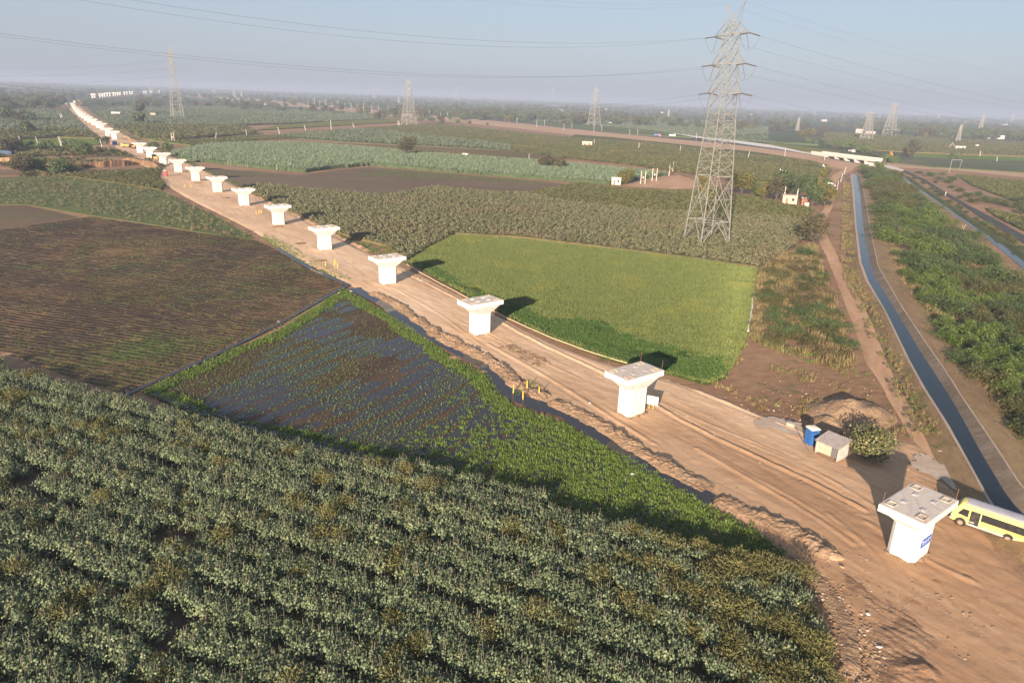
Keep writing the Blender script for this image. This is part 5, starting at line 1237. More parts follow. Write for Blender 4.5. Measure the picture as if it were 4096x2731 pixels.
# the near (left) side of the bus is at local y = +BW
yN = .12; yF = yN - BW; yc = (yN + yF) / 2
def bus_section(x, zt, wk, zb_=.42):
    hw = BW / 2 * wk; pts_ = [(-hw, zb_), (-hw, .9), (-hw, 1.35), (-hw, 2.0), (-hw * .965, zt - .28), (-hw * .80, zt - .09), (-hw * .5, zt - .01), (0, zt + .02)]
    pts_ += [(-a, b) for a, b in pts_[-2::-1]]; return [(x, yc + a, b) for a, b in pts_]
st_ = [(BL0 - .02, 1.25, .82), (BL0 + .05, 1.3, .90), (BL0 - .05, 1.55, .95), (BL0 - .28, 2.12, .97), (BL0 - .55, 2.50, .985), (BL0 - .9, 2.60, 1.0), (BL1 + .5, 2.60, 1.0), (BL1 + .1, 2.5, .98), (BL1, 2.2, .93)]
m = MB(); secs = []
for i, (x, zt, wk) in enumerate(st_):
    s = bus_section(x, zt, wk)
    if zt < 2.2:      # nose sections are squeezed in height
        s = [(a, b, .42 + (c - .42) * (zt - .42) / (max(k[2] for k in s) - .42)) for a, b, c in s]
    secs.append(s)
n = len(secs[0])
for i, s in enumerate(secs): m.add(s, [])
F = [(i * n + j, i * n + j + 1, (i + 1) * n + j + 1, (i + 1) * n + j) for i in range(len(secs) - 1) for j in range(n - 1)]
F += [tuple(range(n)), tuple((len(secs) - 1) * n + j for j in range(n))[::-1]]; m.f += F; m.m += [0] * len(F)
bb = m.build('body', M_['busyellow'], bus, smooth=False)
def quadpanel(name, pts3, mat, parent, th=.012):
    p = [np.array(k, float) for k in pts3]; nn = np.cross(p[1] - p[0], p[2] - p[0]); nn /= np.linalg.norm(nn)
    if nn[1] < 0: nn = -nn
    m = MB(); k = len(p); m.add([a for a in p] + [a + nn * th for a in p], [tuple(range(k))[::-1], tuple(range(k, 2 * k))] + [(i, (i + 1) % k, k + (i + 1) % k, k + i) for i in range(k)]); return m.build(name, mat, parent)
def sy(z): # near-side surface y for height z
    return yN - (0 if z < 2.0 else (z - 2.0) / .32 * .036)
def P4(x0, x1, z0, z1, e=.004): return [(x0, sy(z0) + e, z0), (x1, sy(z0) + e, z0), (x1, sy(z1) + e, z1), (x0, sy(z1) + e, z1)]
quadpanel('cab_window', [(.42, yN + .012, 1.30), (-.52, yN + .012, 1.18), (-.52, yN + .012, 2.0), (.02, yN + .012, 2.0)], M_['glass'], bus)
quadpanel('door_dark_panel', P4(-.68, -1.50, .47, 2.05, .012), M_['black'], bus)  # flat black panel paints the shade inside the open doorway
quadpanel('door_frame', P4(-.585, -.66, .45, 2.06, .02), M_['busyellow'], bus, .03); quadpanel('door_frame', P4(-1.52, -1.58, .45, 2.06, .02), M_['busgreen'], bus, .03)
quadpanel('door_step', P4(-.74, -1.2, .50, .62, .026), M_['greymetal'], bus, .05); quadpanel('door_step', P4(-.74, -1.15, .78, .88, .026), M_['greymetal'], bus, .04)
for k in range(7):
    a = -1.64 - k * .64; quadpanel('window', P4(a, a - .60, 1.28 - .02 * (k > 4), 2.02, .015), M_['glass'], bus)
quadpanel('window_band', P4(-1.62, -6.15, 1.24, 2.05, .010), M_['black'], bus, .003)
quadpanel('stripe', P4(-1.62, -6.3, .98, 1.02, .002), M_['busstripe'], bus); quadpanel('stripe', P4(.55, -.55, .98, 1.02, .002), M_['busstripe'], bus)
quadpanel('stripe', P4(-1.62, -6.3, 1.19, 1.225, .002), M_['busstripe'], bus)
quadpanel('stripe', P4(-4.6, -6.3, 1.06, 1.12, .003), M_['busstripe'], bus)
quadpanel('sill', P4(-.55, BL1 + .1, .40, .56, .006), M_['greymetal'], bus, .02)
quadpanel('fuel_flap', P4(-.22, -.42, 1.03, 1.20, .003), M_['busyellow'], bus, .01)
m = MB(); zt = 2.60
x0, x1 = BL0 - 1.0, BL1 + .6; hw = BW / 2
rp = [(-hw * .80, zt - .085), (-hw * .5, zt - .005), (0, zt + .025), (hw * .5, zt - .005), (hw * .80, zt - .085)]
vs = [(x, yc + a, b + .006) for x in (x0, x1) for a, b in rp] + [(x, yc + a, b + .03) for x in (x0, x1) for a, b in rp]
m.add(vs, [(i, i + 1, 6 + i, 5 + i) for i in range(4)] + [(10 + i, 11 + i, 16 + i, 15 + i) for i in range(4)] + [(0, 5, 15, 10), (4, 14, 19, 9), (0, 10, 11, 1), (1, 11, 12, 2), (2, 12, 13, 3), (3, 13, 14, 4)])
m.build('roof', M_['busroof'], bus)
for k in range(6):
    m = MB(); xx = x0 - .35 - k * 1.0; m.bar((xx, yc - hw * .7, zt + .0), (xx, yc + hw * .7, zt + .0), .05); m.build('roof_rib', M_['busroof'], bus)
m = MB(); pts_ = [(BL0 + .06, yc - .82, 1.42), (BL0 + .06, yc + .82, 1.42), (BL0 - .27, yc + .86, 2.16), (BL0 - .27, yc - .86, 2.16)]
m.add(pts_ + [(a + .02, b, c + .01) for a, b, c in pts_], [(3, 2, 1, 0), (4, 5, 6, 7), (0, 1, 5, 4), (1, 2, 6, 5), (2, 3, 7, 6), (3, 0, 4, 7)]); m.build('windscreen', M_['glass'], bus)
m = MB(); m.box((BL0 + .08, yc, .55), (.14, BW * .9, .26)); m.build('bumper', M_['greymetal'], bus)
for sy_ in (-.75, .75):
    m = MB(); m.cyl((BL0 + .09, yc + sy_, .88), .12, .05, 'x', 12); m.build('headlight', M_['white'], bus)
def wheel(parent, x, y, r, face=1):
    m = MB(); m.cyl((x, y, r), r, .24, 'y', 22); t = m.build('wheel', M_['black'], parent)
    m = MB(); m.cyl((x, y + face * .125, r), r * .58, .03, 'y', 18); m.cyl((x, y + face * .15, r), r * .22, .04, 'y', 12); m.build('rim', M_['hub'], t)
    return t
for x in (0, -4.12):
    m = MB(); m.cyl((x, yN - .01, .44), .50, .04, 'y', 22); m.build('wheel_arch', M_['black'], bus)
    wheel(bus, x, yN - .06, .40, 1); wheel(bus, x, yF + .06, .40, -1)
m = MB(); m.bar((BL0 - .1, yN - .05, 1.9), (BL0 + .2, yN + .18, 1.75), .05); m.box((BL0 + .22, yN + .2, 1.6), (.05, .2, .32)); m.build('mirror', M_['black'], bus)

# ---- pipes and hoses
def tube_obj(name, line, r, mat, label, cat, z=.15, jitter=.0, sm=2):
    p = smooth_poly(W(line), sm, False); p = resample(p, 1.5)
    zz = z + jitter * fbm(np.arange(len(p)) * .3, np.zeros(len(p)))
    p = p + (np.stack([fbm(p[:, 0] * .3, p[:, 1] * .3), fbm(p[:, 1] * .3, p[:, 0] * .3)], 1) - .5) * .5
    m = MB(); m.tube([(a, b, c) for (a, b), c in zip(p, zz)], r, n=6); return tag(m.build(name, mat), label, cat)
tube_obj('irrigation_pipe', [(1729, 680), (1727, 705), (1722, 738), (1716, 765)], .16, M_['white'], 'white irrigation pipe lying along the right edge of the wheat field', 'pipe', .3)
tube_obj('irrigation_hose', [(1716, 766), (1706, 800), (1692, 835), (1672, 862)], .06, M_['brownroof'], 'thin reddish hose continuing from the white pipe round the wheat corner', 'hose', .3)
tube_obj('water_pipe', [(935, 610), (960, 626), (1080, 691), (1180, 742), (1290, 790), (1400, 828), (1480, 850)], .085, M_['hose'], 'cream water pipe laid along the road edge beside the green strip', 'pipe', .42)
# ---- rocks, slabs, litter
def rock_proto(seed, flat=.6, mat='spoil'):
    r = np.random.default_rng(seed); bm = bmesh.new(); bmesh.ops.create_icosphere(bm, subdivisions=2, radius=.5)
    for v in bm.verts:
        k = 1 + .35 * (vnoise(np.array([v.co.x * 2 + seed * 3 + 9]), np.array([v.co.y * 2 + v.co.z * 3 + 9]))[0] - .5) * 2; v.co = Vector((v.co.x * k * 1.2, v.co.y * k, v.co.z * k * flat))
    me = bpy.data.meshes.new('rock'); bm.to_mesh(me); bm.free(); me.materials.append(M_[mat]); return bpy.data.objects.new('rock', me)
P_rock = [rock_proto(i, .6, 'spoil') for i in range(7)] + [rock_proto(5, .6, 'chalk')]
rk = []
for line, w_, n_ in (([(850, 670), (960, 735), (1100, 815), (1200, 890), (1310, 935), (1470, 1035), (1640, 1130), (1800, 1215), (1930, 1300), (1990, 1400)], 3.0, 900),
                    ([(1840, 1270), (1900, 1330), (2000, 1360), (2120, 1420), (2230, 1450)], 5.0, 1500), ([(1950, 1400), (2010, 1500), (2080, 1600)], 5.0, 1200), ([(1700, 960), (1900, 940), (1990, 900)], 9.0, 500), ([(1485, 860), (1650, 920), (1850, 1000), (2000, 1100)], 2.0, 200),
                    ([(700, 585), (790, 640)], 4, 120), ([(1900, 960), (2000, 960)], 5, 160), ([(2100, 1060), (2200, 1120)], 3.5, 160), ([(640, 520), (760, 560), (940, 640), (1500, 930), (1990, 1180)], 2.0, 500), ([(1900, 1060), (1990, 1075)], 1.5, 40)):
    p = resample(W(line), .2); k = rng.integers(0, len(p), n_); rk.append(p[k] + rng.normal(size=(n_, 2)) * w_ / 2.2)
rk = np.concatenate(rk); scatter('rubble', np.c_[rk, np.full(len(rk), .12)], P_rock, 'clods and stones strewn along the spoil banks', 'rubble', scl=.08 + .26 * rng.random(len(rk)) ** 3, tilt=1)
for k, (x, y, s, lb) in enumerate([(1916, 1276, 1.5, 'largest flat pale rock slab on the spoil bank left of the nearest pier'), (1858, 1222, .9, 'broken rock slab on the spoil bank above the largest slab'), (1934, 1300, .5, 'fist shaped stone below the largest rock slab'), (2165, 1035, .8, 'pale stone on the gravel by the canal bank')]):
    o = rock_proto(20 + k, .35, 'track'); COL.objects.link(o); o.location = tuple(P(x, y, .3)); o.scale = (s, s * .8, s); o.rotation_euler = (.1, .1, k); tag(o, lb, 'rock')
# litter: small white sheets
for k, (x, y) in enumerate([(806, 668), (778, 672), (640, 738), (1355, 925), (1452, 1088), (2020, 1485), (1993, 1410), (1040, 645), (1085, 520)]):
    m = MB(); r = np.random.default_rng(k); n = 7; vs = [(math.cos(a) * .22 * (.6 + .6 * r.random()), math.sin(a) * .16 * (.6 + .6 * r.random()), .05 * r.random()) for a in np.linspace(0, 5.4, n)]
    m.add(vs + [(a, b, c + .05) for a, b, c in vs], [tuple(range(n))[::-1], tuple(range(n, 2 * n))] + [(i, (i + 1) % n, n + (i + 1) % n, n + i) for i in range(n)])
    o = m.build('litter', M_['plastic']); o.location = tuple(P(x, y, .28)); tag(o, 'small scrap of white plastic lying on bare ground', 'litter', 'white litter scraps')

# ================================================================== VEGETATION
def make_tree(name, seed, h, cr, n, leaf, leafmat, label, group=None, cat='tree', **kw):
    c, t = tree_parts(seed, h, cr, n, leaf, **kw); root = empty(name, (0, 0, 0), 0, label, cat, group)
    c.build('crown', M_[leafmat], link=True, parent=root); t.build('trunk', M_['bark'], root); return root
def place(o, x, y, rz=0, s=1.0, z=0):
    q = P(x, y); o.location = (q[0], q[1], z); o.rotation_euler = (0, 0, rz); o.scale = (s, s, s); return o
# tree by the shed
ty = P(*px2(3150, 1650, 4.704, [(1500, 905)])[0])
o = make_tree('broadleaf_tree', 301, 4.1, 2.5, 2600, .30, 'leaf_pale', 'low spreading green and cream leafed tree beside the tin shed', crown_low=.12, flat=.9, lobes=15, trunk=.03); o.location = (ty[0] + .2, ty[1] + .5, 0)
def zs6(x, y): return (1665 + .1465 * x, 373 + .1465 * y)
GR = 'trees of the farmhouse grove'
grove = [('broadleaf_tree', 310, 7.0, 3.6, 1500, .5, 'leaf_yel', (250, 520), 'round yellowish green tree just right of the tall tower', {}),
         ('broadleaf_tree', 311, 8.5, 4.2, 1500, .5, 'leaf_tree', (860, 560), 'tall green tree behind the farmhouse with egrets on top', {}),
         ('broadleaf_tree', 312, 8.0, 3.0, 900, .4, 'leaf_dull', (775, 628), 'grey leafless looking tree in front of the farmhouse grove', dict(crown_low=.25)),
         ('broadleaf_tree', 313, 6.8, 3.1, 1800, .42, 'leaf_tree', (1360, 690), 'dense dark cone shaped tree right of the farmhouse', dict(crown_low=.05, flat=1.2)),
         ('broadleaf_tree', 314, 6.5, 3.3, 1300, .45, 'leaf_yel', (1560, 690), 'yellow green tree with egrets beside the farm track', dict(crown_low=.15)),
         ('broadleaf_tree', 315, 10.5, 1.0, 700, .42, 'leaf_yel', (1450, 600), 'slender tall tree with egrets on its tip in the grove', dict(crown_low=.25, flat=2.2, lobes=6)),
         ('broadleaf_tree', 316, 8.5, 5.2, 2200, .42, 'leaf_dull', (1370, 1270), 'large dull brown tree beside the track left of the canal', dict(crown_low=.12)),
         ('broadleaf_tree', 317, 5.0, 2.8, 900, .45, 'leaf_yel', (600, 560), 'orange tinged bush at the left end of the grove', dict(crown_low=.02)),
         ('broadleaf_tree', 318, 6.0, 3.8, 1200, .45, 'leaf_tree', (1250, 470), 'dark green tree behind the palms in the grove', dict(crown_low=.1)),
         ('broadleaf_tree', 319, 5.5, 3.5, 1200, .45, 'leaf_tree', (1030, 520), 'dark green tree between the two palms', dict(crown_low=.1)),
         ('broadleaf_tree', 320, 5.5, 4.0, 1200, .45, 'shrub_a', (1530, 480), 'spreading green tree behind the slender tall tree', dict(crown_low=.05)),
         ('broadleaf_tree', 321, 4.2, 3.2, 800, .42, 'leaf_yel', (-290, 560), 'round yellow green bush left behind the tall tower legs', dict(crown_low=.02)),
         ('broadleaf_tree', 322, 5.0, 2.6, 800, .42, 'leaf_yel', (-380, 440), 'orange green bush at the right end of the bare yard', dict(crown_low=.02)),
         ('broadleaf_tree', 323, 3.6, 3.0, 700, .42, 'shrub_a', (480, 500), 'low green bush beside the round yellowish tree', dict(crown_low=.0)),
         ('broadleaf_tree', 324, 3.4, 2.6, 600, .42, 'shrub_b', (-150, 560), 'low olive bush left of the tall tower legs by the yard', dict(crown_low=.0))]
for nm, sd_, h, cr, n, lf, mt, (x, y), lb, kw in grove:
    if sd_ != 316: h *= 1.5; cr *= 1.4; n = int(n * 2.2)
    lf *= 1.25; kw.setdefault('lobes', 13)
    o = make_tree(nm, sd_, h, cr, n, lf, mt, lb, GR, **kw); X, Y = zs6(x, y); place(o, X, Y)
# palms
def palm(x, y, h, label):
    root = empty('palm_tree', (0, 0, 0), 0, label, 'palm tree', 'palms in the grove'); m = MB(); m.bar((0, 0, 0), (.2, 0, h * .45), .55, 0, .36, 8); m.bar((.2, 0, h * .45), (.3, 0, h), .3, 0, .2, 8); m.build('trunk', M_['white'], root)
    c = Cloud(); r = np.random.default_rng(int(x))
    for k in range(15):
        a = 6.283 * k / 15 + r.random() * .3; up = .4 + .8 * r.random(); n = 22; t = np.linspace(.1, 1, n); L = 2.7
        p = np.c_[.3 + np.cos(a) * t * L, np.sin(a) * t * L, h + up * t * 2.2 - 2.6 * t * t]; D = np.c_[-np.sin(a) + 0 * t, np.cos(a) + 0 * t, -.8 + 0 * t]
        for s in (-1, 1):
            D2 = D * np.array([s, s, 1]); c.add(*cards(p + D2 * .3, np.c_[np.cos(a) * .3 + 0 * t, np.sin(a) * .3 + 0 * t, 1 + 0 * t], .85, .13, RH, r, D2))
    c.build('fronds', M_['leaf_tree'], link=True, parent=root); return place(root, x, y)
X, Y = zs6(918, 572); palm(X, Y, 6.6, 'palm tree with pale trunk left of the farmhouse'); X, Y = zs6(1108, 622); palm(X, Y, 6.6, 'palm tree with pale trunk right of the farmhouse')
# single trees in the fields
FTREE = [(319, 286, 11.5, 6.4, 'leaf_tree', 'round green tree on a pale trunk in the field left of the narrow tower', dict(crown_low=.22)),
         (322, 263, 17, 6.7, 'leaf_dull', 'tall brownish tree behind the round green field tree', dict(crown_low=.12, flat=1.2)),
         (66, 307, 9, 6.2, 'leaf_tree', 'lone round dark tree in the fields at far left', dict(crown_low=.12)),
         (935, 359, 13.0, 6.3, 'leaf_dull', 'brownish olive tree standing at the back of the sugarcane', dict(crown_low=.12)),
         (1252, 388, 9.0, 4.8, 'leaf_dull', 'left half of the wide bare brown thicket in the sugarcane', dict(crown_low=.05)),
         (1283, 389, 8.0, 4.6, 'leaf_dull', 'right half of the wide bare brown thicket in the sugarcane', dict(crown_low=.05)),
         (1437, 423, 8.6, 4.6, 'leaf_yel', 'yellow green tree beside the white pump house', dict(crown_low=.1)),
         (867, 277, 11, 5.5, 'leaf_dull', 'small dark tree on a bare stem by the field at centre', dict(crown_low=.35)),
         (2087, 363, 10, 5, 'leaf_dull', 'dark front tree of the pair in the field at right', dict(crown_low=.2)),
         (2100, 352, 13, 5.5, 'leaf_dull', 'rear taller tree of the pair in the field at right', dict(crown_low=.2)),
         (2191, 364, 5.5, 4.4, 'shrub_a', 'round green bush alone in the brown field at right', dict(crown_low=.0)),
         (2032, 371, 5.5, 5.2, 'shrub_a', 'low green bush left behind the excavator at right', dict(crown_low=.0)),
         (2052, 374, 5.0, 5.0, 'shrub_a', 'low green bush right behind the excavator at right', dict(crown_low=.0)),
         (52, 400, 8.5, 4.9, 'leaf_dull', 'large grey brown tree beside the eroded pit at left', dict(crown_low=.1)),
         (70, 398, 6.0, 3.6, 'leaf_dull', 'grey brown tree right of the large one beside the pit', dict(crown_low=.1)),
         (84, 393, 5.5, 4.6, 'shrub_a', 'green leaning bush on the rim of the eroded pit', dict(crown_low=.0)),
         (138, 400, 6.0, 5.5, 'shrub_a', 'bright green spreading bush in front of the eroded pit', dict(crown_low=.0)),
         (160, 397, 3.5, 4.5, 'shrub_a', 'low green bush right of the spreading bush by the pit', dict(crown_low=.0)),
         (191, 357, 7.5, 5.0, 'shrub_a', 'bright green round bush on the upper rim of the gully', dict(crown_low=.0)),
         (30, 350, 8, 6, 'leaf_dull', 'pale leafless tree by the poles at far left', dict(crown_low=.1)),
         (8, 352, 7, 5, 'leaf_dull', 'pale leafless tree at the left edge by the blue tank', dict(crown_low=.1)),
         (385, 345, 5.0, 3.2, 'shrub_a', 'small bush at the left tip of the sugarcane', dict(crown_low=.0)),
         (355, 343, 4.4, 3.0, 'shrub_a', 'small dark bush by the road crossing left of the cane', dict(crown_low=.0))]
for i, (x, y, h, cr, mt, lb, kw) in enumerate(FTREE):
    d = math.hypot(*P(x, y)[:2]); lf = max(.45, d / 700); place(make_tree('field_tree', 400 + i, h, cr, int(min(3200, 1000 * (cr / (lf * 3)) ** 2 + 900)), lf, mt, lb, 'single trees in the fields', **kw), x, y)

# egrets
def egret():
    root = empty('egret', (0, 0, 0), 0, 'white egret perched on a tree top in the farmhouse grove', 'bird', 'egrets on the grove trees')
    me = bpy.data.meshes.new('body'); ch = [((-.34, 0, .26), .03), ((-.16, 0, .34), .085), ((.02, 0, .40), .11), ((.12, 0, .50), .055), ((.10, 0, .64), .035), ((.17, 0, .74), .045), ((.34, 0, .70), .012)]
    me.from_pydata([c for c, _ in ch], [(i, i + 1) for i in range(len(ch) - 1)], []); b = bpy.data.objects.new('body', me); COL.objects.link(b); b.parent = root; me.materials.append(M_['plastic'])
    b.modifiers.new('skin', 'SKIN'); 
    for i, (c_, r_) in enumerate(ch): me.skin_vertices[0].data[i].radius = (r_ * 1.8, r_ * 1.8)
    me.skin_vertices[0].data[2].use_root = True
    b.modifiers.new('sub', 'SUBSURF').levels = 1
    for s in (-1, 1): m = MB(); m.bar((0, s * .05, 0), (.02, s * .05, .34), .03); m.build('leg', M_['black'], root)
    return root
eg = egret(); first = True
for x, y, z in [(800, 560, 12.6), (840, 565, 12.3), (890, 560, 11.8), (1445, 600, 15.6), (1460, 602, 15.2), (1565, 690, 9.6), (1600, 690, 9.5), (1625, 690, 9.3), (1667, 690, 8.6)]:
    o = eg if first else copy_tree(eg); 
    if not first: tag(o, eg['label'], 'bird', eg['group'])
    first = False; X, Y = zs6(x, y); q = P(X, Y); o.location = (q[0], q[1], z); o.rotation_euler = (0, 0, random.random() * 6)
for sc_o in [o for o in COL.objects if o.name.startswith('egret')]: sc_o.scale = (1.0, 1.0, 1.0)

# shrubs (prosopis thicket between the canals), individually placed copies
KIND = [('shrub_a', 'feathery green thorn shrub'), ('shrub_b', 'olive brown thorn shrub'), ('shrub_c', 'bright yellow-green feathery shrub'), ('drybush', 'dry brown thorn shrub')]
protos = {}
for k, (mt, lb) in enumerate(KIND):
    for v in range(2):
        c = shrub_cloud(500 + k * 10 + v, 2.5, 3.0, 230, .42, .10); root = empty('thorn_shrub', (0, 0, 0)); c.build('foliage', M_[mt], link=True, parent=root)
        m = MB(); r = np.random.default_rng(k * 5 + v)
        for j in range(7): a = r.random() * 6.28; m.bar((0, 0, -.05), (math.cos(a) * 1.2, math.sin(a) * 1.2, 1.6 + r.random() * .7), .10, 0, .04)
        m.build('stems', M_['bark'], root); protos[(k, v)] = [root, False]
def shrub(x, y, s, k, where, w_=None):
    v = random.randint(0, 1); rec = protos[(k, v)]
    o = rec[0] if not rec[1] else copy_tree(rec[0]); rec[1] = True
    q = w_ if w_ is not None else P(x, y)[:2]; sz = s * random.uniform(.85, 1.2)
    o.location = (q[0], q[1], 0); o.rotation_euler = (0, 0, random.random() * 6.28); o.scale = (sz * random.uniform(.9, 1.25), sz, sz * random.uniform(.7, 1.0))
    tag(o, KIND[k][1] + ' ' + where, 'shrub', 'thorn shrubs ' + where); return o
THK = W([(1985, 398), (2028, 388), (2055, 402), (2088, 438), (2160, 500), (2245, 570), (2325, 640), (2500, 800), (2560, 1010), (2440, 1080), (2330, 985), (2240, 890), (2184, 810), (2148, 745), (2112, 690), (2064, 620), (2036, 560), (2014, 510), (1998, 450)])
tp = pts_in(THK, 4.8, 4.8, .3, .42); tp = tp[np.argsort(tp[:, 1])]; tp = np.array([q for i, q in enumerate(tp) if q[1] < 200 or (i * 7919 % 100) < 62])
n_sh = 0; REST = []
for (X, Y) in tp:
    gapn = vnoise(np.array([X * .07]), np.array([Y * .07 + 3]))[0]
    if gapn < .26: continue
    rest_ = n_sh >= 172
    kk = 2 if vnoise(np.array([X * .05 + 5]), np.array([Y * .05]))[0] > .66 else (1 if vnoise(np.array([X * .08]), np.array([Y * .08 + 30]))[0] > .56 else 0)
    if rest_: REST.append((X, Y, kk)); continue
    shrub(0, 0, (.95 + .4 * random.random()) * (1.0 if Y < 200 else 1.4), kk, 'in the thicket between the two canals', (X, Y)); n_sh += 1
print('thicket shrubs', n_sh, len(tp))
REST = np.array(REST); rp_ = []
for k in range(3):
    for v in range(2): rp_.append(shrub_cloud(500 + k * 10 + v, 2.5, 3.0, 230, .42, .10).build('thorn_kind', M_[KIND[k][0]]))
scatter('thorn_thicket', REST[:, :2], rp_, 'dense far part of the thorn thicket between the canals', 'thicket', scl=1.0 + .8 * rng.random(len(REST)), idx=(REST[:, 2] * 2 + rng.integers(0, 2, len(REST))).astype(int))
und = pts_in(THK, 1.5, 1.5, 0, .5, keep=lambda X, Y: (Y < 330) & (fbm(X * .1, Y * .1, 2) > .4)); scatter('undergrowth', und, P_dry + P_weed[:1], 'dry undergrowth between the thorn shrubs', 'undergrowth', smin=.9, smax=1.8)
# right of the second canal
for (x, y, s, k) in [(2100, 410, 1.2, 1), (2120, 422, 1.0, 1), (2140, 436, 1.0, 0), (2160, 450, 1.1, 1), (2180, 466, 1.0, 1), (2205, 480, 1.0, 0), (2215, 490, 1.1, 1), (2240, 505, 1.0, 1), (2262, 520, 1.1, 0), (2285, 534, 1.0, 1), (2300, 545, 1.0, 1), (2325, 560, 1.1, 1), (2345, 575, 1.0, 0), (2200, 473, .8, 1), (2250, 512, .8, 1), (2275, 527, .9, 1), (2312, 551, .9, 1), (2150, 442, .8, 1)]:
    shrub(x, y, s * .8, k, 'on the strip between the second canal and the asphalt road')
for (x, y, s, k) in [(2110, 398, 1.0, 0), (2135, 405, 1.4, 0), (2155, 412, 1.2, 0), (2175, 420, 1.3, 0), (2190, 415, 1.4, 0), (2165, 402, 1.0, 0), (2185, 432, 1.2, 0), (2205, 440, 1.2, 1), (2225, 452, 1.1, 0), (2245, 450, 1.3, 0), (2265, 462, 1.1, 0), (2290, 468, 1.4, 0), (2310, 472, 1.2, 0), (2335, 478, 1.3, 0), (2345, 465, 1.3, 0), (2230, 465, 1.0, 1), (2352, 490, 1.3, 0), (2345, 520, 1.2, 0), (2148, 420, .8, 1), (2205, 455, .8, 1)]:
    shrub(x, y, s * .95, k, 'along the right side of the asphalt road')
for (x, y, s, k) in [(1835, 540, .9, 1), (1845, 590, 1.1, 0), (1870, 610, .9, 1), (1800, 640, 1.2, 1), (1770, 660, 1.0, 1), (1850, 650, 1.1, 0), (1880, 665, .9, 1), (1760, 700, 1.0, 1), (1800, 720, 1.0, 1), (1840, 730, 1.1, 0), (1880, 745, 1.0, 1), (1910, 760, 1.0, 0), (1760, 750, .9, 1), (1800, 775, 1.0, 0), (1860, 790, .9, 1), (1930, 800, .9, 0), (1940, 820, .7, 1), (1770, 790, .8, 1), (1770, 630, .8, 1), (1900, 700, .9, 1), (1820, 680, .9, 1), (1790, 690, .8, 1), (1888, 720, .8, 0), (1865, 690, .8, 1), (1835, 610, .8, 1),
                     (1840, 405, .8, 0), (1835, 425, .8, 0), (1885, 500, .8, 0), (1900, 470, .7, 0), (1905, 440, .6, 0)]:
    shrub(x, y, s * .9, k, 'in the rough ground between the wheat and the canal track')
_scr = pts_in(W([(1750, 630), (1830, 580), (1870, 565), (1885, 625), (1905, 690), (1925, 740), (1945, 800), (1950, 835), (1850, 815), (1775, 790), (1735, 770), (1742, 700)]), 4.2, 4.2, .2, .42)
for X, Y in _scr: shrub(0, 0, random.uniform(.5, .85), random.choice([3, 1, 3, 3, 1, 0]), 'in the rough ground between the wheat and the canal track', (X, Y))
print('scrub', len(_scr))
SCR = W([(1745, 620), (1830, 570), (1870, 560), (1885, 620), (1912, 690), (1930, 740), (1950, 800), (1965, 850), (1930, 850), (1850, 830), (1770, 800), (1725, 780), (1735, 700)])
sp_ = pts_in(SCR, .95, .95, 0, .5, keep=lambda X, Y: fbm(X * .12, Y * .12 + 7, 2) > .26); scatter('dry_grass', sp_, P_dry + P_weed[:1], 'tall dry grass and weeds in the rough ground left of the canal track', 'grass', smin=.9, smax=2.0)
# sparse tufts on the open waste ground and canal banks
OP = W([(1690, 800), (1990, 850), (2040, 920), (2100, 1010), (1900, 1000), (1760, 950), (1640, 890)])
sp_ = pts_in(OP, .9, .9, 0, .5, keep=lambda X, Y: (fbm(X * .16, Y * .16, 3) > .55) & (rng.random(X.size) < .7)); scatter('dry_grass', sp_, P_dry + P_weed[:1], 'sparse tufts on the bare ground above the shed', 'grass', smin=.35, smax=1.0)
bl = offset_line(lt, -2.6); bw = np.vstack([offset_line(lt, -.4), offset_line(lt, -4.4)[::-1]])
sp_ = pts_in(bw, .8, .8, 0, .5, keep=lambda X, Y: (Y > 84) & (Y < 420) & (fbm(X * .2, Y * .2, 2) > .42)); scatter('bank_grass', np.c_[sp_, np.full(len(sp_), .55)], P_dry + P_weed, 'dry grass on the left bank of the canal', 'grass', smin=.35, smax=.9)
bw = np.vstack([offset_line(rt, 1.0), offset_line(rt, 8.5)[::-1]])
sp_ = pts_in(bw, .9, .9, 0, .5, keep=lambda X, Y: (Y < 420) & (fbm(X * .2 + 5, Y * .2, 2) > .33)); scatter('bank_grass', np.c_[sp_, np.full(len(sp_), .4)], P_dry + P_weed[:1], 'dry grass on the right bank of the canal', 'grass', smin=.35, smax=1.0)
bgp = W([(2150, 975), (2175, 1000), (2215, 1075), (2200, 1080), (2165, 1020)]); sp_ = pts_in(bgp, .45, .45, 0, .5); scatter('weeds', np.c_[sp_, np.full(len(sp_), .35)], P_weed, 'bright green weeds by the canal edge near the bus', 'weeds', smin=.4, smax=.9)
cw = W([(1170, 880), (1200, 872), (1245, 885), (1262, 905), (1225, 915), (1185, 908)]); sp_ = pts_in(cw, .5, .5, 0, .5); scatter('weeds', sp_, P_weed, 'green weeds between the yellow marker posts', 'weeds', smin=.5, smax=1.1)
LG = W([(600, 545), (640, 570), (700, 605), (790, 645), (810, 640), (740, 600), (680, 570), (610, 535)]); sp_ = pts_in(LG, .7, .7, 0, .5); scatter('weeds', sp_, P_weed, 'green weeds along the small ditch left of the piers', 'weeds', smin=.6, smax=1.2)
GL = W([(-200, 345), (0, 338), (150, 340), (260, 345), (385, 388), (220, 398), (0, 408), (-200, 410)])
sp_ = pts_in(GL, 2.3, 2.3, 0, .5, keep=lambda X, Y: fbm(X * .03, Y * .03, 3) > .43); scatter('gully_scrub', sp_, P_olive[:2] + P_dry[:2], 'dry scrub over the eroded gully at left', 'scrub', smin=1.0, smax=2.6)
RD = W([(230, 285), (300, 315), (400, 360), (510, 410), (650, 480), (740, 528), (850, 578), (940, 612), (925, 590), (880, 565), (830, 555), (760, 535), (640, 470), (560, 430), (455, 380), (330, 325)])
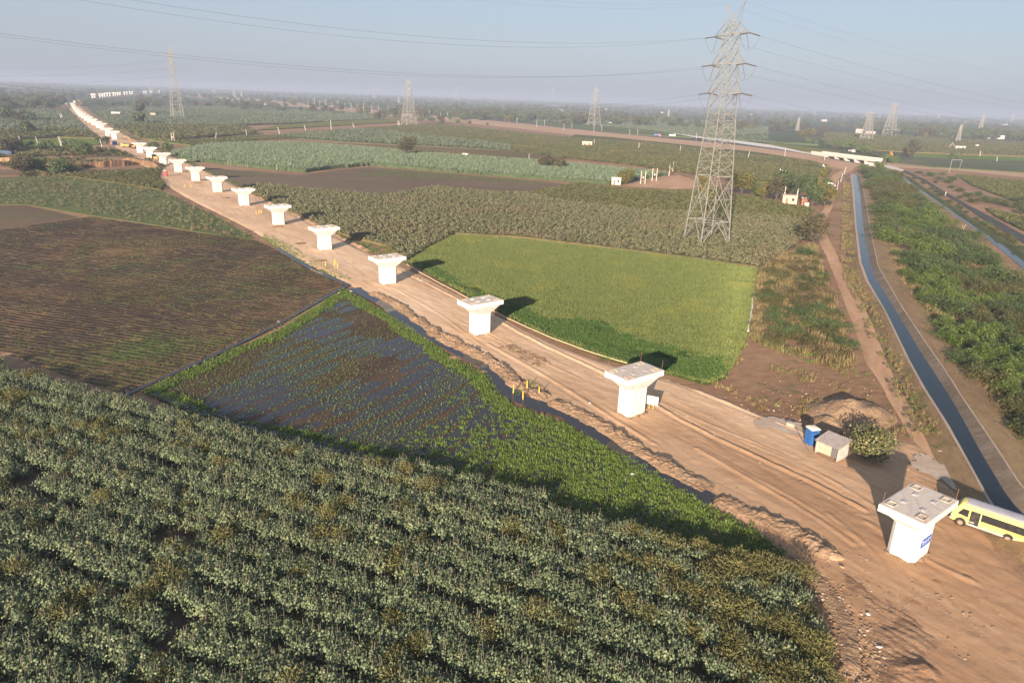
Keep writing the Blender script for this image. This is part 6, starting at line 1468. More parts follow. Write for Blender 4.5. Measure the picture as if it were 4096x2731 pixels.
sp_ = pts_in(RD, 1.6, 1.6, 0, .5, keep=lambda X, Y: fbm(X * .08, Y * .08, 3) > .4); scatter('weeds', sp_, P_dark + P_weed[:1], 'weeds on the verge right of the haul road', 'weeds', smin=.7, smax=1.6)

# far trees: masses and the 300 that show largest
tf = {}
for k, (mt, cl, fl) in enumerate([('leaf_tree', .1, .85), ('leaf_dull', .12, 1.0), ('shrub_a', .02, .7), ('leaf_yel', .1, .9)]):
    for v in range(2):
        c, t = tree_parts(700 + k * 3 + v, 9.0, 4.8, 520, 1.15, crown_low=cl, flat=fl, lobes=8); tf[(k, v)] = (c, t, mt)
def far_tree_obj(k, v):
    c, t, mt = tf[(k, v)]; root = empty('distant_tree', (0, 0, 0)); c.build('crown', M_[mt], link=True, parent=root); t.build('trunk', M_['bark'], root); return root
tfo = {kv: [far_tree_obj(*kv), False] for kv in tf}
TK = ['dark green tree', 'grey brown tree', 'low green bush', 'yellow green tree']
n_ft = [0]
def ftree(x, y, s, k, where):
    rec = tfo[(k, random.randint(0, 1))]; o = rec[0] if not rec[1] else copy_tree(rec[0]); rec[1] = True
    q = P(x, y); f = s * random.uniform(.85, 1.2); o.location = (q[0], q[1], 0); o.scale = (f * random.uniform(.9, 1.2), f, f); o.rotation_euler = (0, 0, random.random() * 6.28)
    tag(o, TK[k] + ' ' + where, 'tree', 'distant trees ' + where); n_ft[0] += 1
def row(x0, y0, x1, y1, n_, s, kinds, where, jy=1.5):
    for i in range(n_):
        t = (i + random.uniform(-.3, .3)) / max(1, n_ - 1); ftree(x0 + (x1 - x0) * t, y0 + (y1 - y0) * t + random.uniform(-jy, jy), s * random.uniform(.7, 1.2), random.choice(kinds), where)
row(-20, 247, 132, 249, 34, 1.35, [0, 0, 1, 1], 'in the dense wood at the left edge', 4)
row(-20, 231, 128, 236, 24, 1.4, [0, 1], 'in the dense wood at the left edge', 3)
row(10, 278, 75, 279, 6, 1.2, [0, 0, 1], 'in the left fields below the wood', 1)
row(195, 238, 420, 242, 34, .8, [0, 0, 2, 1], 'in the belt behind the bend of the piers', 3)
row(230, 240, 330, 243, 9, .8, [2, 2, 0], 'in the belt behind the bend of the piers', 1)
row(430, 240, 600, 245, 8, 1.1, [0, 1, 2], 'dotted along the railway bend', 4)
row(640, 233, 860, 236, 14, 1.4, [0, 1], 'near the village', 2)
row(860, 236, 1176, 240, 34, 1.5, [0, 1, 1], 'around the village', 2.5)
row(1176, 242, 1420, 268, 26, 1.4, [0, 1, 1, 3], 'in the village belt right of centre', 5)
row(1090, 262, 1180, 272, 12, 1.5, [0, 0, 1], 'in the clump before the village', 4)
row(1180, 262, 1290, 275, 10, 1.3, [0, 0, 1], 'in the clump before the village', 3)
row(1385, 262, 1560, 288, 14, 1.3, [0, 1, 1], 'along the concrete road', 3)
row(760, 262, 960, 275, 8, .8, [2, 2, 0], 'along the railway embankment', 1)
row(960, 280, 1010, 284, 3, .9, [0, 1], 'along the railway embankment', 1)
row(1020, 285, 1120, 288, 4, .7, [2], 'along the railway embankment', 1)
row(1700, 290, 1870, 292, 12, 1.2, [1, 0, 1], 'in the fields right of the tall tower', 3)
row(1845, 315, 1920, 300, 9, 1.2, [1, 1, 3], 'in the grove row by the far field', 2)
row(1850, 330, 1905, 335, 6, .8, [0, 2], 'in the bushes by the concrete bridge', 2)
row(1925, 338, 1995, 352, 12, .95, [2, 2, 2], 'in the bushes behind the concrete bridge', 3)
row(2000, 303, 2352, 318, 30, 1.2, [0, 0, 1], 'in the hedge beyond the fields at right', 3)
row(2220, 318, 2400, 324, 12, 1.2, [0, 0, 1], 'in the hedge beyond the fields at right', 2)
row(1764, 275, 1900, 284, 8, 1.0, [1, 0], 'far off above the right hand fields', 4)
for x, y in [(1979, 392), (1985, 398), (2012, 388), (2020, 392)]: ftree(x, y, .55, 2, 'at the bridge end of the thicket')
for x, y in [(72, 340), (45, 342), (100, 342), (115, 338), (145, 336), (150, 337), (170, 340), (232, 335), (246, 332), (60, 345), (120, 347)]: ftree(x, y, .55, 2, 'along the left track')
print('far trees', n_ft[0])
FM = []
r = np.random.default_rng(11)
for k in range(26000):
    y = 700 + 7800 * r.random() ** 1.3; x = (r.random() * 2 - 1) * .85 * y; FM.append((x, y))
FM = np.array(FM); dn = fbm(FM[:, 0] * .0016 + 3, FM[:, 1] * .0045 + 9, 4) ; hed = np.abs(((FM[:, 0] * .34 + FM[:, 1] * .94) / 170 + dn * 1.2) % 1 - .5); hed2 = np.abs(((FM[:, 0] * .94 - FM[:, 1] * .34) / 300 + dn) % 1 - .5)
kp_ = (dn > .66) | ((hed < .045) & (r.random(len(FM)) < .9)) | ((hed2 < .025) & (r.random(len(FM)) < .7)) | (r.random(len(FM)) < .03)
kp_ &= (FM[:, 1] > 1250)
kp_ |= (FM[:, 1] > 4500) & (dn > .53)
_fc = W([(140, 254), (150, 236), (205, 221), (380, 208), (395, 217), (300, 228), (230, 238), (190, 252)]); kp_ &= ~inside(_fc, FM[:, 0], FM[:, 1])
FM = FM[kp_]
fp = []
for kv, (c, t, mt) in tf.items():
    cc = Cloud(); cc.V = list(c.V); cc.F = list(c.F); cc.m = list(c.m); cc.n = c.n; cc.mb(t, 1); fp.append(cc.build('far_tree_kind', [M_[mt], M_['bark']]))
scatter('far_woods', FM, fp, 'hazy dark tree belts and hedgerows towards the horizon', 'woods', scl=(.8 + .8 * r.random(len(FM))) * (1 + .00006 * FM[:, 1]), idx=r.choice(len(fp), len(FM), p=[.2, .2, .17, .17, .07, .07, .06, .06]))
print('far mass', len(FM))

# ================================================================== POLES, BUILDINGS, BRIDGE, MACHINES
def z1(x, y): return (x * .25, 115 + y * .25)
def z2(x, y): return (588 + x * .25, 172.3 + y * .25)
def z3(x, y): return (1176 + x * .25, 172.3 + y * .25)
def z4(x, y): return (1764 + x * .25, 172.3 + y * .25)
def pole(xy, h, label, group, lean=0.0, arm=True, mat='cream', r_=.13):
    q = P(*xy); d = math.hypot(q[0], q[1]); w_ = max(r_, d / 2600)
    m = MB(); m.bar((0, 0, -.2), (math.sin(lean) * h, 0, math.cos(lean) * h), w_ * 2, 0, w_ * 1.3); o = m.build('utility_pole', M_['greymetal'])
    if arm: m = MB(); m.bar((math.sin(lean) * h * .95 - .7, 0, h * .95), (math.sin(lean) * h * .95 + .7, 0, h * .95), w_ * .8); m.build('crossarm', M_[mat], o)
    o.location = tuple(q); return tag(o, label, 'utility pole', group)
def ph(xy, dy): q = P(*xy); return dy / FPX * math.hypot(q[0], q[1]) * 1.03
LPO = [(z1(335, 652), 14, 'leaning concrete pole in the field left of the piers', -.25), (z1(565, 640), 11, 'left post of the pole pair in the left field', -.1), (z1(577, 640), 11, 'right post of the pole pair in the left field', -.1),
       (z1(212, 905), 22, 'leaning pole at the left track, leftmost of the row', -.2), (z1(362, 893), 19, 'leaning pole at the left track between the leftmost and the pair', -.2), (z1(570, 903), 22, 'left post of the pole pair on the left track', -.18), (z1(580, 905), 22, 'right post of the pole pair on the left track', -.18), (z1(938, 892), 16, 'pole beside the bush at the left track near the piers', -.12),
       (z1(1980, 822), 15, 'leaning pole on the dirt road at left of the cane', .2), (z1(2268, 795), 15, 'pole on the dirt road above the sugarcane', -.05), (z2(218, 540), 14, 'leaning pole on the dirt road, next right of the cane field pole', -.25), (z2(457, 507), 11, 'short leaning pole with a bush on the dirt road', -.25),
       (z2(692, 500), 19, 'pole overgrown by a creeper on the dirt road', -.05), (z2(905, 492), 12, 'strongly leaning pole on the dirt road before the slim tower', -.3), (z3(155, 785), 15, 'thin pole at the back of the sugarcane', 0), (z3(758, 650), 14, 'pole behind the small farm hut', -.1), (z3(1160, 680), 14, 'lone leaning pole in the field behind the pump house', .08),
       (z3(1543, 708), 14, 'lone pole in the field left of the tall tower', .02), (z3(2167, 765), 15, 'leaning pole in the field right of the tall tower', .1), (z3(2210, 955), 13, 'short pole right of the tall tower', 0), (zs6(1865, 175), 14, 'leaning pole where the canal meets the bridge', .15), (zs6(1812, 300), 17, 'middle leaning pole beside the farm track', .1), (zs6(1752, 455), 23, 'pale pole beside the farm track', 0),
       (z2(1305, 458), 9, 'left post of the pole pair before the slim tower', 0), (z2(1315, 458), 9, 'right post of the pole pair before the slim tower', 0), (z4(1945, 750), 11, 'thin pole in the brown field at right', -.1), (z4(2100, 800), 10, 'thin pole in the green field at the right edge', -.1), (z4(150, 755), 18, 'dark thin pole before the concrete road', 0), (z4(513, 800), 22, 'dark thin pole in front of the concrete bridge', 0)]
for xy, dy, lb, ln in LPO: pole(xy, ph(xy, dy), lb, 'field utility poles', ln, arm=False)
def hframe(xa, xb, dy, label):
    a, b = P(*xa), P(*xb); h = ph(xa, dy); root = empty('pole_frame', a, 0, label, 'pole frame', 'twin pole frames'); d = b - a
    for q in ((0, 0), (d[0], d[1])): m = MB(); m.bar((q[0], q[1], 0), (q[0], q[1], h), .34, 0, .26); m.build('post', M_['cream'], root)
    for k, t in enumerate((.97, .7, .55)): m = MB(); m.bar((-.1 * d[0], -.1 * d[1], h * t), (1.1 * d[0], 1.1 * d[1], h * t), .16); m.build('crossbar', M_['brownroof'], root)
    m = MB(); m.box((d[0] / 2, d[1] / 2, h * .5), (.8, .6, .9)); m.build('transformer', M_['greymetal'], root)
hframe(z3(1180, 998), z3(1220, 998), 27, 'twin pole frame nearest to the white pump house'); hframe(z3(1285, 970), z3(1325, 970), 26, 'middle twin pole frame in the bare yard'); hframe(z3(1441, 925), z3(1476, 892), 24, 'farthest twin pole frame at the end of the sugarcane')
hframe(z1(1582, 847), z1(1603, 847), 20, 'twin pole frame on the dirt road right of the piers')
# catenary masts of the railway
cps = [(690, 235), (760, 222), (825, 248), (893, 235), (966, 262), (1037, 248), (1115, 277), (1190, 270), (1264, 290), (1338, 278), (1434, 302), (1514, 304), (1697, 311), (2031, 360), (2111, 354), (2241, 380), (2323, 380)]
cpo = [((1000 + x / 2.94) * .57422, (350 + y / 2.94) * .57422) for x, y in cps] + [z3(x, y) for x, y in [(45, 458), (225, 486), (297, 480), (475, 514), (547, 502), (750, 537), (822, 528), (1078, 568), (1152, 565), (1690, 602)]]
cm = None
for i, xy in enumerate(cpo):
    q = P(*xy)
    if cm is None:
        cm = empty('railway_mast', (0, 0, 0)); m = MB(); m.bar((0, 0, 0), (0, 0, 9.5), .26, 0, .22); m.build('mast', M_['steel_pale'], cm); m = MB(); m.bar((0, 0, 7.5), (-2.4, -1.2, 8.2), .14); m.bar((0, 0, 9.0), (-2.4, -1.2, 8.2), .12); m.build('bracket', M_['steel_far'], cm); o = cm
    else: o = copy_tree(cm)
    o.location = (q[0], q[1], 0); s = ph(xy, 16) / 9.5; o.scale = (s, s, s)
    tag(o, 'thin grey mast beside the railway embankment', 'railway mast', 'masts along the railway')

def house(xy, w_, d, h, rz, mat, label, roof='flat', door=True, group=None, name='farmhouse', rm='cream', cat='house'):
    q = P(*xy); root = empty(name, q, R(rz), label, cat, group)
    m = MB(); m.box((0, 0, h / 2), (w_, d, h)); m.build('wall', M_[mat], root)
    m = MB()
    if roof == 'flat': m.box((0, 0, h + .1), (w_ + .5, d + .5, .2))
    else: m.add([(-w_ / 2 - .3, -d / 2 - .3, h), (w_ / 2 + .3, -d / 2 - .3, h), (w_ / 2 + .3, d / 2 + .3, h), (-w_ / 2 - .3, d / 2 + .3, h), (-w_ / 2 - .3, 0, h + d * .3), (w_ / 2 + .3, 0, h + d * .3)], [(0, 1, 5, 4), (2, 3, 4, 5), (0, 4, 3), (1, 2, 5), (0, 3, 2, 1)])
    m.build('roof', M_[rm], root)
    if door:
        m = MB(); m.box((-w_ * .2, -d / 2 - .02, h * .35), (max(.9, w_ * .1), .06, h * .7)); m.build('door', M_['brownroof'], root)
        m = MB(); m.box((w_ * .22, -d / 2 - .02, h * .55), (max(1.0, w_ * .12), .06, h * .3)); wn = m.build('window', M_['glass'], root)
        m = MB(); m.box((w_ * .22, -d / 2 - .10, h * .55 + h * .17), (max(1.3, w_ * .16), .3, .08)); m.build('sill', M_[rm], wn)
    return root
house(z3(958, 1003), 4.6, 3.4, 3.4, -12, 'cream', 'white pump house with flat roof beside the yellow green tree', rm='cream', name='pump_house')
house(zs6(1000, 640), 6.0, 4.4, 3.6, -14, 'pinkwall', 'small pink rendered farmhouse between the two palms', rm='pinkwall')
house(zs6(1235, 660), 2.4, 2.4, 3.0, -14, 'brownroof', 'narrow shed with red door right of the farmhouse', rm='greymetal', name='farm_shed', cat='shed', door=False)
house(zs6(1275, 682), 1.8, 1.6, 1.6, -14, 'cream', 'low white hut beside the narrow red door shed', rm='brownroof', name='farm_shed', cat='shed', door=False)
house(z3(692, 653), 9.0, 5, 4.2, -12, 'pinkwall', 'small grey hut in the fields behind the sugarcane', name='farm_hut')
house(z2(1925, 745), 4.0, 2.6, 1.9, -12, 'greymetal', 'low grey hut half hidden by crops beside two poles', name='farm_hut', door=False)
house(z1(1080, 606), 13, 5, 5.0, -12, 'housewall', 'white pump shed with overhanging roof in the field left of the round tree', name='pump_house', rm='white')
house(z1(1420, 610), 8, 5, 4.5, -12, 'pinkwall', 'thatched dark hut right of the tall brownish tree', roof='gable', rm='bark', name='farm_hut', door=False)
house(z4(830, 535), 12, 8, 8.0, -10, 'housewall', 'white farmhouse with red roof left of the squat tower', rm='brownroof'); house(z4(935, 543), 16, 8, 5.5, -10, 'housewall', 'white farmhouse with red roof half behind the squat tower', rm='brownroof')
house(z4(1013, 415), 12, 9, 17, -10, 'housewall', 'distant white water tower house above the farm trees', name='water_house', door=False)
house(z4(1175, 525), 10, 7, 6.5, -10, 'housewall', 'small white house right of the spreading tower', rm='brownroof'); house(z4(1635, 560), 20, 8, 5.5, -10, 'cream', 'yellowish white house in the hedge at right', rm='brownroof')
house(z4(1760, 681), 11, 4.5, 3.8, -12, 'housewall', 'long white pump shed in the brown field at right', rm='pinkwall', name='pump_house'); house(z4(2075, 583), 30, 9, 6, -10, 'cream', 'grey farm buildings in the hedge at the right edge', rm='greymetal')
m = MB(); q = P(*z4(1700, 672)); m.bar((-6, 0, 0), (-2, 0, 6.5), .35); m.bar((2.5, 0, .4), (-2, 0, 6.5), .35); m.bar((2.5, 0, .5), (9, 0, .5), .5); o = m.build('well_hoist', M_['cream']); o.location = tuple(q); tag(o, 'angular white well hoist frame beside the long pump shed', 'well hoist')
house(z4(1915, 661), 4, 3, 3, -10, 'housewall', 'tiny white box hut at the end of the pale field track', name='farm_hut', door=False)
VH = [((1655, 125), 14, 10, 9, 'tall white village house'), ((2060, 152), 24, 10, 9, 'wide white village house'), ((2110, 160), 22, 8, 5, 'low white annex'), ((2195, 160), 14, 9, 9, 'white village house with tall gable'), ((2330, 155), 14, 9, 8, 'white village house rightmost'),
      ((1512, 170), 16, 8, 8, 'grey white village house'), ((1040, 180), 22, 8, 5, 'low white village house leftmost of the belt'), ((1100, 192), 8, 6, 9, 'white gate tower by the track'), ((180, 88), 12, 9, 9, 'white house far left of the village'), ((207, 173), 8, 7, 7, 'white kiosk by the railway bend'), ((2170, 208), 12, 6, 5, 'low white hut by the fields'), ((1618, 232), 6, 5, 7, 'white hut in the open field'), ((655, 168), 14, 7, 5, 'pinkish hut among the trees')]
for (x, y), w_, d, h, nm in VH:
    house(((1000 + x / 2.94) * .57422, (350 + y / 2.94) * .57422), w_ * .75, d * .8, h * .8, -8, 'housewall', nm + ' beyond the railway', name='village_house', group='village houses', rm=random.choice(['white', 'brownroof', 'greymetal']))
for xy, w_, h, lb in [(z3(866, 318), 16, 7, 'white house in the trees right of the splayed tower'), (z3(1375, 350), 14, 7, 'small white house in the far fields left of the tall tower'), (z3(1310, 274), 22, 9, 'tiny white house near the horizon left of the tall tower'), (z3(1260, 390), 18, 5, 'red roofed shed in the far field clump'), (z3(2195, 368), 12, 6, 'small white house with red door far beyond the railway')]:
    house(xy, w_ * .75, 7, h * .8, -8, 'housewall', lb, rm='brownroof', name='farmhouse', group='scattered farmhouses')
for (x, y), w_, h, lb in [((z4(1265, 357)), 130, 42, 'large hazy white factory block on the horizon at right'), ((z4(1425, 362)), 120, 20, 'low hazy white factory shed right of the large block'), ((z4(1215, 352)), 50, 26, 'hazy white factory block left of the large block'), ((z3(985, 228)), 120, 16, 'hazy white factory shed on the horizon right of centre'), ((z4(505, 425)), 30, 8, 'tiny white farm shed far off at right'), ((z4(1810, 442)), 22, 10, 'tiny white farm shed above the hedge at right'), ((z4(2170, 468)), 24, 10, 'tiny white farm shed near the right edge')]:
    house((x, y), w_ * .8, w_ * .3, h * .8, -8, 'housewall', lb, rm='greymetal', name='factory', cat='building', door=False)

# concrete bridge
B0, B1 = P(*z4(395, 752)), P(*z4(928, 822)); bl_ = np.linalg.norm(B1 - B0); brz2 = math.atan2(B1[1] - B0[1], B1[0] - B0[0])
br = empty('concrete_bridge', B0 + np.array([0, 0, -1.5]), brz2, 'long pale concrete box bridge where the canal meets the haul roads', 'bridge')
m = MB(); m.box((bl_ * .5, 5.5, 4.6), (bl_ * 1.0, 11, .9)); m.build('deck', M_['paleconc'], br)
for y, z0 in ((0, 5.6), (11, 5.6)):
    m = MB(); m.box((bl_ * .5, y, z0), (bl_ * 1.02, .45, 2.1)); m.build('parapet', M_['paleconc'], br)
m = MB(); m.box((bl_ * .13, 5.5, 2.1), (bl_ * .26, 10.6, 4.1)); m.build('abutment', M_['paleconc'], br)
for k in range(5):
    x = bl_ * (.27 + .165 * k); m = MB(); m.box((x, 5.5, 2.05), (1.3, 10.6, 4.2)); m.build('pier_wall', M_['paleconc'], br)
    m = MB()
    for s in (-1, 1): m.add([(x + s * .65, .3, 4.14), (x + s * 2.2, .3, 4.14), (x + s * .65, .3, 2.9), (x + s * .65, 10.7, 4.14), (x + s * 2.2, 10.7, 4.14), (x + s * .65, 10.7, 2.9)], [(0, 1, 2), (3, 5, 4), (0, 3, 4, 1), (1, 4, 5, 2), (2, 5, 3, 0)])
    m.build('haunch', M_['paleconc'], br)
m = MB(); m.box((bl_ * .6, -6, .3), (bl_ * .65, 5, .5)); m.build('apron', M_['chalk'], br)
q = P(2009, 382); m = MB(); m.box((0, 0, 1.2), (9, 3, 2.4)); m.box((0, 0, 2.5), (9.6, 3.6, .25)); o = m.build('culvert_wall', M_['paleconc']); o.location = tuple(q); o.rotation_euler = (0, 0, brz2); tag(o, 'short pale concrete culvert wall between bushes right of the bridge', 'culvert')
q = P(*z2(130, 275)); m = MB(); m.box((0, 0, 3.2), (26, 9, 1.2)); 
for x in (-12, 12): m.box((x, 0, 1.3), (2, 9, 2.6))
m.box((0, -4.6, 4.2), (30, .5, 1.0)); o = m.build('underpass', M_['paleconc']); o.location = tuple(q); o.rotation_euler = (0, 0, R(-14)); tag(o, 'pale concrete underpass in the railway embankment at left', 'underpass')

def truck(xy, rz, label, cabm='white', bodym='greymetal', z=0, L=6.5, tank=False, name='truck', cat='truck', s=1.0):
    q = P(*xy); root = empty(name, (q[0], q[1], z), R(rz), label, cat); root.scale = (s, s, s)
    m = MB(); m.box((L * .36, 0, 1.6), (1.7, 2.2, 1.9), taper=.9); m.build('cab', M_[cabm], root)
    m = MB(); m.box((L * .36 + .86, 0, 1.9), (.06, 1.8, .7)); m.build('windscreen', M_['glass'], root)
    m = MB()
    if tank: m.cyl((-L * .12, 0, 1.75), .95, L * .62, 'x', 16)
    else: m.box((-L * .12, 0, 1.5), (L * .66, 2.3, 1.1)); m.box((-L * .12, 0, 2.1), (L * .68, 2.4, .12))
    m.build('load_bed', M_[bodym], root)
    m = MB(); m.box((0, 0, .8), (L * .95, 1.0, .2)); m.build('chassis', M_['black'], root)
    for x in (L * .36, -L * .30):
        for y in (-1, 1): wheel(root, x, y, .48, y)
    return root
truck(z4(757, 764), math.degrees(brz2), 'small white truck driving on the concrete bridge', z=5.0)
truck(z3(1330, 588), -16, 'tractor with blue tanker on the railway embankment road', cabm='redpaint', bodym='bluepaint', z=2.6, tank=True, s=1.3)
truck(z3(898, 452), -20, 'white car parked on the concrete road behind the splayed tower', z=1.2, s=1.2, name='car', cat='car', L=4.5)
truck(z3(1015, 458), -20, 'dark blue car on the concrete road', cabm='bluepaint', bodym='bluepaint', z=1.2, s=1.0, name='car', cat='car', L=4.5)
truck(z1(685, 487), -60, 'white truck by the far end of the row of piers', s=2.0); truck(z1(768, 488), -60, 'white truck on the haul road bend right of the row', s=2.0)
truck(z1(605, 503), -40, 'white vehicle among the trees left of the last pier', s=1.5, cabm='white', bodym='white')
truck(z1(725, 472), -50, 'yellow lorry on the haul road bend', cabm='mach', bodym='mach', s=1.6)
o = truck(z3(1468, 585), -14, 'white trailer on the embankment road right of the tanker', z=2.6, bodym='white', s=1.2)
# grader and excavators
def digger(xy, rz, label, mat='mach', boom=True, s=1.0, grader=False, bl=5.5):
    q = P(*xy); root = empty('excavator' if not grader else 'road_grader', (q[0], q[1], .1), R(rz), label, 'excavator' if not grader else 'road grader'); root.scale = (s, s, s)
    if grader:
        m = MB(); m.box((-1.9, 0, 1.45), (2.6, 1.9, 1.2)); m.build('engine_hood', M_[mat], root)
        m = MB(); m.box((-.1, 0, 2.1), (1.3, 1.6, 1.7)); m.box((-.1, 0, 3.0), (1.7, 2.0, .12)); m.build('cab', M_['glass'], root)
        m = MB(); m.bar((.4, 0, 1.6), (3.9, 0, 1.5), .35); m.bar((3.9, 0, 1.5), (4.1, 0, .7), .3); m.build('frame', M_[mat], root)
        m = MB(); m.box((1.8, 0, .6), (.2, 3.4, .7), R(25)); m.build('blade', M_['steel'], root)
        for x, y in ((-2.7, -1), (-2.7, 1), (-1.2, -1), (-1.2, 1), (4.1, -1), (4.1, 1)): wheel(root, x, y, .62, 1 if y > 0 else -1)
        return root
    for y in (-1.1, 1.1): m = MB(); m.box((0, y, .45), (3.9, .6, .8), taper=.9); m.build('track', M_['black'], root)
    m = MB(); m.box((-.6, 0, 1.5), (3.0, 2.4, 1.1)); m.build('body', M_[mat], root)
    m = MB(); m.box((.8, .7, 2.1), (1.3, 1.1, 1.7), taper=.85); m.build('cab', M_['glass'], root)
    m = MB(); m.bar((.8, -.3, 1.5), (bl * .62, -.3, bl * .72 + 1), .6, 0, .45); m.build('boom', M_[mat], root)
    m = MB(); m.bar((bl * .62, -.3, bl * .72 + 1), (bl * (1.0 if boom else .95), -.3, bl * (.95 if boom else .25)), .42, 0, .3); m.build('arm', M_[mat], root)
    m = MB(); m.box((bl * (1.0 if boom else .95) + .1, -.3, bl * (.95 if boom else .25) - .4), (.9, 1.0, .8), taper=.7); m.build('bucket', M_['steel'], root); return root
GZ = px2(450, 540, 6.72, [(1130, 690)])[0]; digger(GZ, 160, 'yellow road grader working beside the eleventh pier', grader=True, s=1.15)
digger(z4(1150, 798), 100, 'orange excavator parked before green bushes at the right road', mat='orange', s=1.6, boom=False)
EX = px2(450, 540, 6.72, [(600, 350)])[0]; digger((EX[0] - 1, EX[1] + 1), 155, 'orange crane with raised boom left of the thirteenth pier', mat='orange', s=1.0, bl=7.5)
EX = px2(450, 540, 6.72, [(370, 330)])[0]; truck(EX, 170, 'muddy yellow mixer truck left of the thirteenth pier', cabm='mach', bodym='mach', s=1.0)
EX = px2(450, 540, 6.72, [(65, 262)])[0]; q = P(*EX); m = MB(); m.cyl((0, 0, 1.3), 1.5, 2.4, 'z', 18); m.cyl((0, 0, 2.6), .6, .2, 'z', 12); o = m.build('water_tank', M_['bluepaint']); o.location = tuple(q); tag(o, 'round blue water tank by the road crossing left of the piers', 'water tank')
q = P(9, 353.5); m = MB(); m.box((0, 0, 1.4), (8, 2.2, 1.3)); m.box((0, 0, .4), (7, 1.6, .5)); m.box((4.4, 0, 1.1), (1.2, 2.0, 1.5)); o = m.build('trailer', M_['bluedull']); o.location = tuple(q); tag(o, 'long blue trailer at the left edge beyond the gully', 'trailer')
EX = px2(450, 540, 6.72, [(432, 315)])[0]; q = P(*EX); m = MB(); m.box((0, 0, .9), (1.8, 1.6, 1.8)); m.box((0, 0, 1.85), (1.9, 1.7, .1)); o = m.build('crate', M_['white']); o.location = tuple(q); tag(o, 'white tank crate beside the muddy mixer truck', 'crate')
q = P(*z4(1640, 885)); m = MB(); m.bar((0, 0, 0), (0, 0, 9), .16); m.bar((0, 0, 9), (6, -2, 9.2), .14); m.bar((6, -2, 9.2), (5.4, -2, 3), .12); o = m.build('height_gantry', M_['greymetal']); o.location = tuple(P(2180, 396)); tag(o, 'thin white height gantry by the haul road at right', 'gantry')
q = P(2171, 448.5); m = MB(); m.cyl((0, 0, .9), .16, 1.8, n=10); m.cyl((0, 0, 1.82), .10, .08, n=10); o = m.build('guard_post', M_['white']); o.location = tuple(q); tag(o, 'white guard post at the edge of the asphalt road', 'post')
q = P(2205, 541); m = MB(); m.bar((0, 0, 0), (1.1, 0, 4.2), .16, 0, .05); m.bar((.6, 0, 2.4), (.2, .3, 3.6), .07); o = m.build('dead_branch', M_['cream']); o.location = tuple(q); tag(o, 'bare pale branch sticking out of the thicket', 'branch')

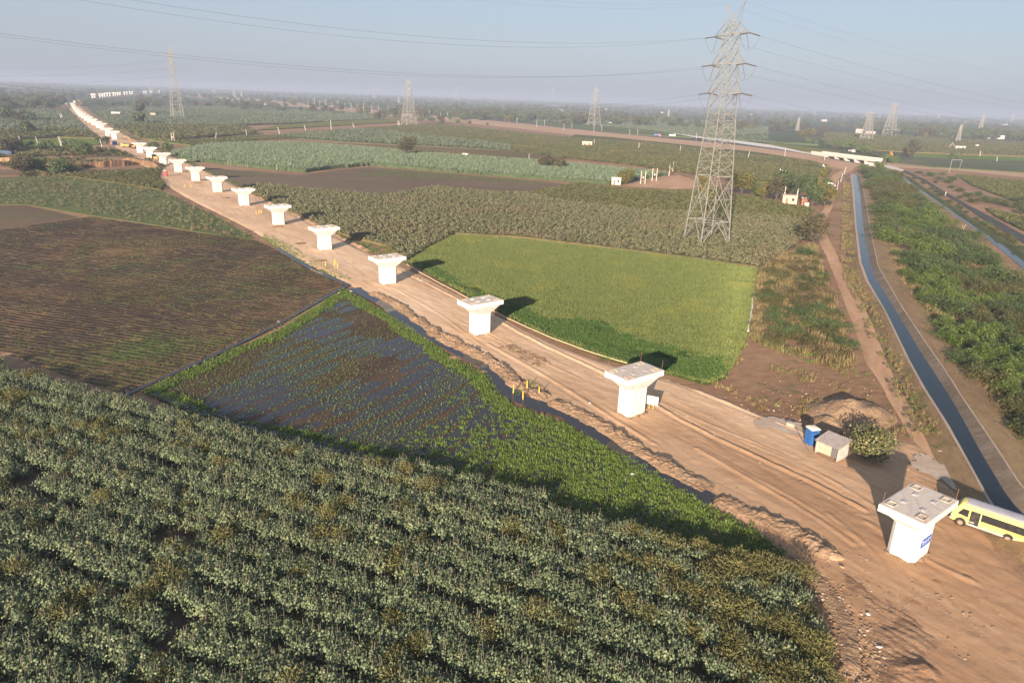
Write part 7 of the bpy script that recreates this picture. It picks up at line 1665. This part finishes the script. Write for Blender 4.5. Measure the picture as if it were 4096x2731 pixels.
# people
def person_proto(shirt, lower, bend=0.0):
    root = empty('person', (0, 0, 0)); me = bpy.data.meshes.new('body')
    J = [((0, 0, .95), .13), ((0, 0, 1.18), .12), ((0 + bend * .3, 0, 1.40), .13), ((bend * .35, 0, 1.50), .055), ((bend * .42, 0, 1.60), .085), ((bend * .45, 0, 1.70), .075),
         ((bend * .3, .19, 1.40), .06), ((bend * .5, .25, 1.14), .045), ((bend * .8 + .1, .22, .92), .035), ((bend * .3, -.19, 1.40), .06), ((bend * .5, -.25, 1.14), .045), ((bend * .8 + .1, -.22, .92), .035),
         ((0, .10, .88), .09), ((.03, .11, .50), .065), ((-.02, .11, .08), .045), ((.12, .12, .03), .04), ((0, -.10, .88), .09), ((.0, -.11, .50), .065), ((-.05, -.11, .08), .045), ((.09, -.12, .03), .04)]
    E = [(0, 1), (1, 2), (2, 3), (3, 4), (4, 5), (2, 6), (6, 7), (7, 8), (2, 9), (9, 10), (10, 11), (0, 12), (12, 13), (13, 14), (14, 15), (0, 16), (16, 17), (17, 18), (18, 19)]
    def skin(name, idx, grow, mat):
        mp = {k: i for i, k in enumerate(idx)}; m2 = bpy.data.meshes.new(name); m2.from_pydata([J[k][0] for k in idx], [(mp[a], mp[b]) for a, b in E if a in mp and b in mp], []); m2.materials.append(M_[mat])
        o = bpy.data.objects.new(name, m2); COL.objects.link(o); o.parent = root; o.modifiers.new('skin', 'SKIN')
        for k in idx: m2.skin_vertices[0].data[mp[k]].radius = (J[k][1] * grow, J[k][1] * grow)
        m2.skin_vertices[0].data[0].use_root = True; o.modifiers.new('sub', 'SUBSURF').levels = 1; return o
    skin('body', list(range(20)), 1.0, 'skin'); skin('shirt', [2, 1, 0, 6, 7, 9, 10], 1.2, shirt); skin('trousers', [0, 12, 13, 14, 16, 17, 18], 1.22, lower)
    m = MB(); m.cyl((bend * .45, 0, 1.74), .09, .10, 'z', 10); m.build('hair', M_['black'], root); return root
pw = [person_proto('orange', 'darkgrey', .6), person_proto('white', 'darkgrey', .1), person_proto('redpaint', 'brownroof', .5)]
ppl = [(z1(1930, 868), 0, 'person in orange bending in the green field, leftmost of the pickers'), (z1(1942, 872), 2, 'person in red bending in the green field beside the leftmost picker'), (z1(1957, 868), 0, 'person in orange at the right of the leftmost picker group'), (z1(2023, 874), 1, 'person in white alone in the green field'), (z1(2057, 878), 2, 'person in red standing right of the one in white'),
       (z1(2138, 880), 1, 'person in white standing left of the rightmost pickers'), (z1(2178, 880), 2, 'person in red bending in the rightmost group of pickers'), (z1(2196, 878), 1, 'person in white at the far right of the pickers'), (px2(450, 540, 6.72, [(1520, 800)])[0], 1, 'person standing in the shade beside the tenth pier'), (px2(3200, 550, 5.88, [(1885, 615)])[0], 1, 'person standing on the dirt road right of the concrete bridge')]
used = set()
for i, (xy, k, lb) in enumerate(ppl):
    o = pw[k] if k not in used else copy_tree(pw[k]); used.add(k); q = P(*xy); o.location = (q[0], q[1], .05 if i > 7 else .05); o.rotation_euler = (0, 0, random.random() * 6); o.scale = (1, 1, 1)
    tag(o, lb, 'person', 'people in the fields')

# ================================================================== HAZE
m = MB(); m.box((0, 14797, 38), (60010, 30410, 80)); hz = m.build('haze', [])
hm = bpy.data.materials.new('haze'); hm.use_nodes = True; t = hm.node_tree; t.nodes.clear(); ov = t.nodes.new('ShaderNodeOutputMaterial'); pv = t.nodes.new('ShaderNodeVolumePrincipled')
pv.inputs['Color'].default_value = (.42, .49, .62, 1); pv.inputs['Density'].default_value = 2.6e-4; pv.inputs['Anisotropy'].default_value = 0.0; t.links.new(pv.outputs[0], ov.inputs['Volume'])
hz.data.materials.append(hm); tag(hz, kind='stuff')
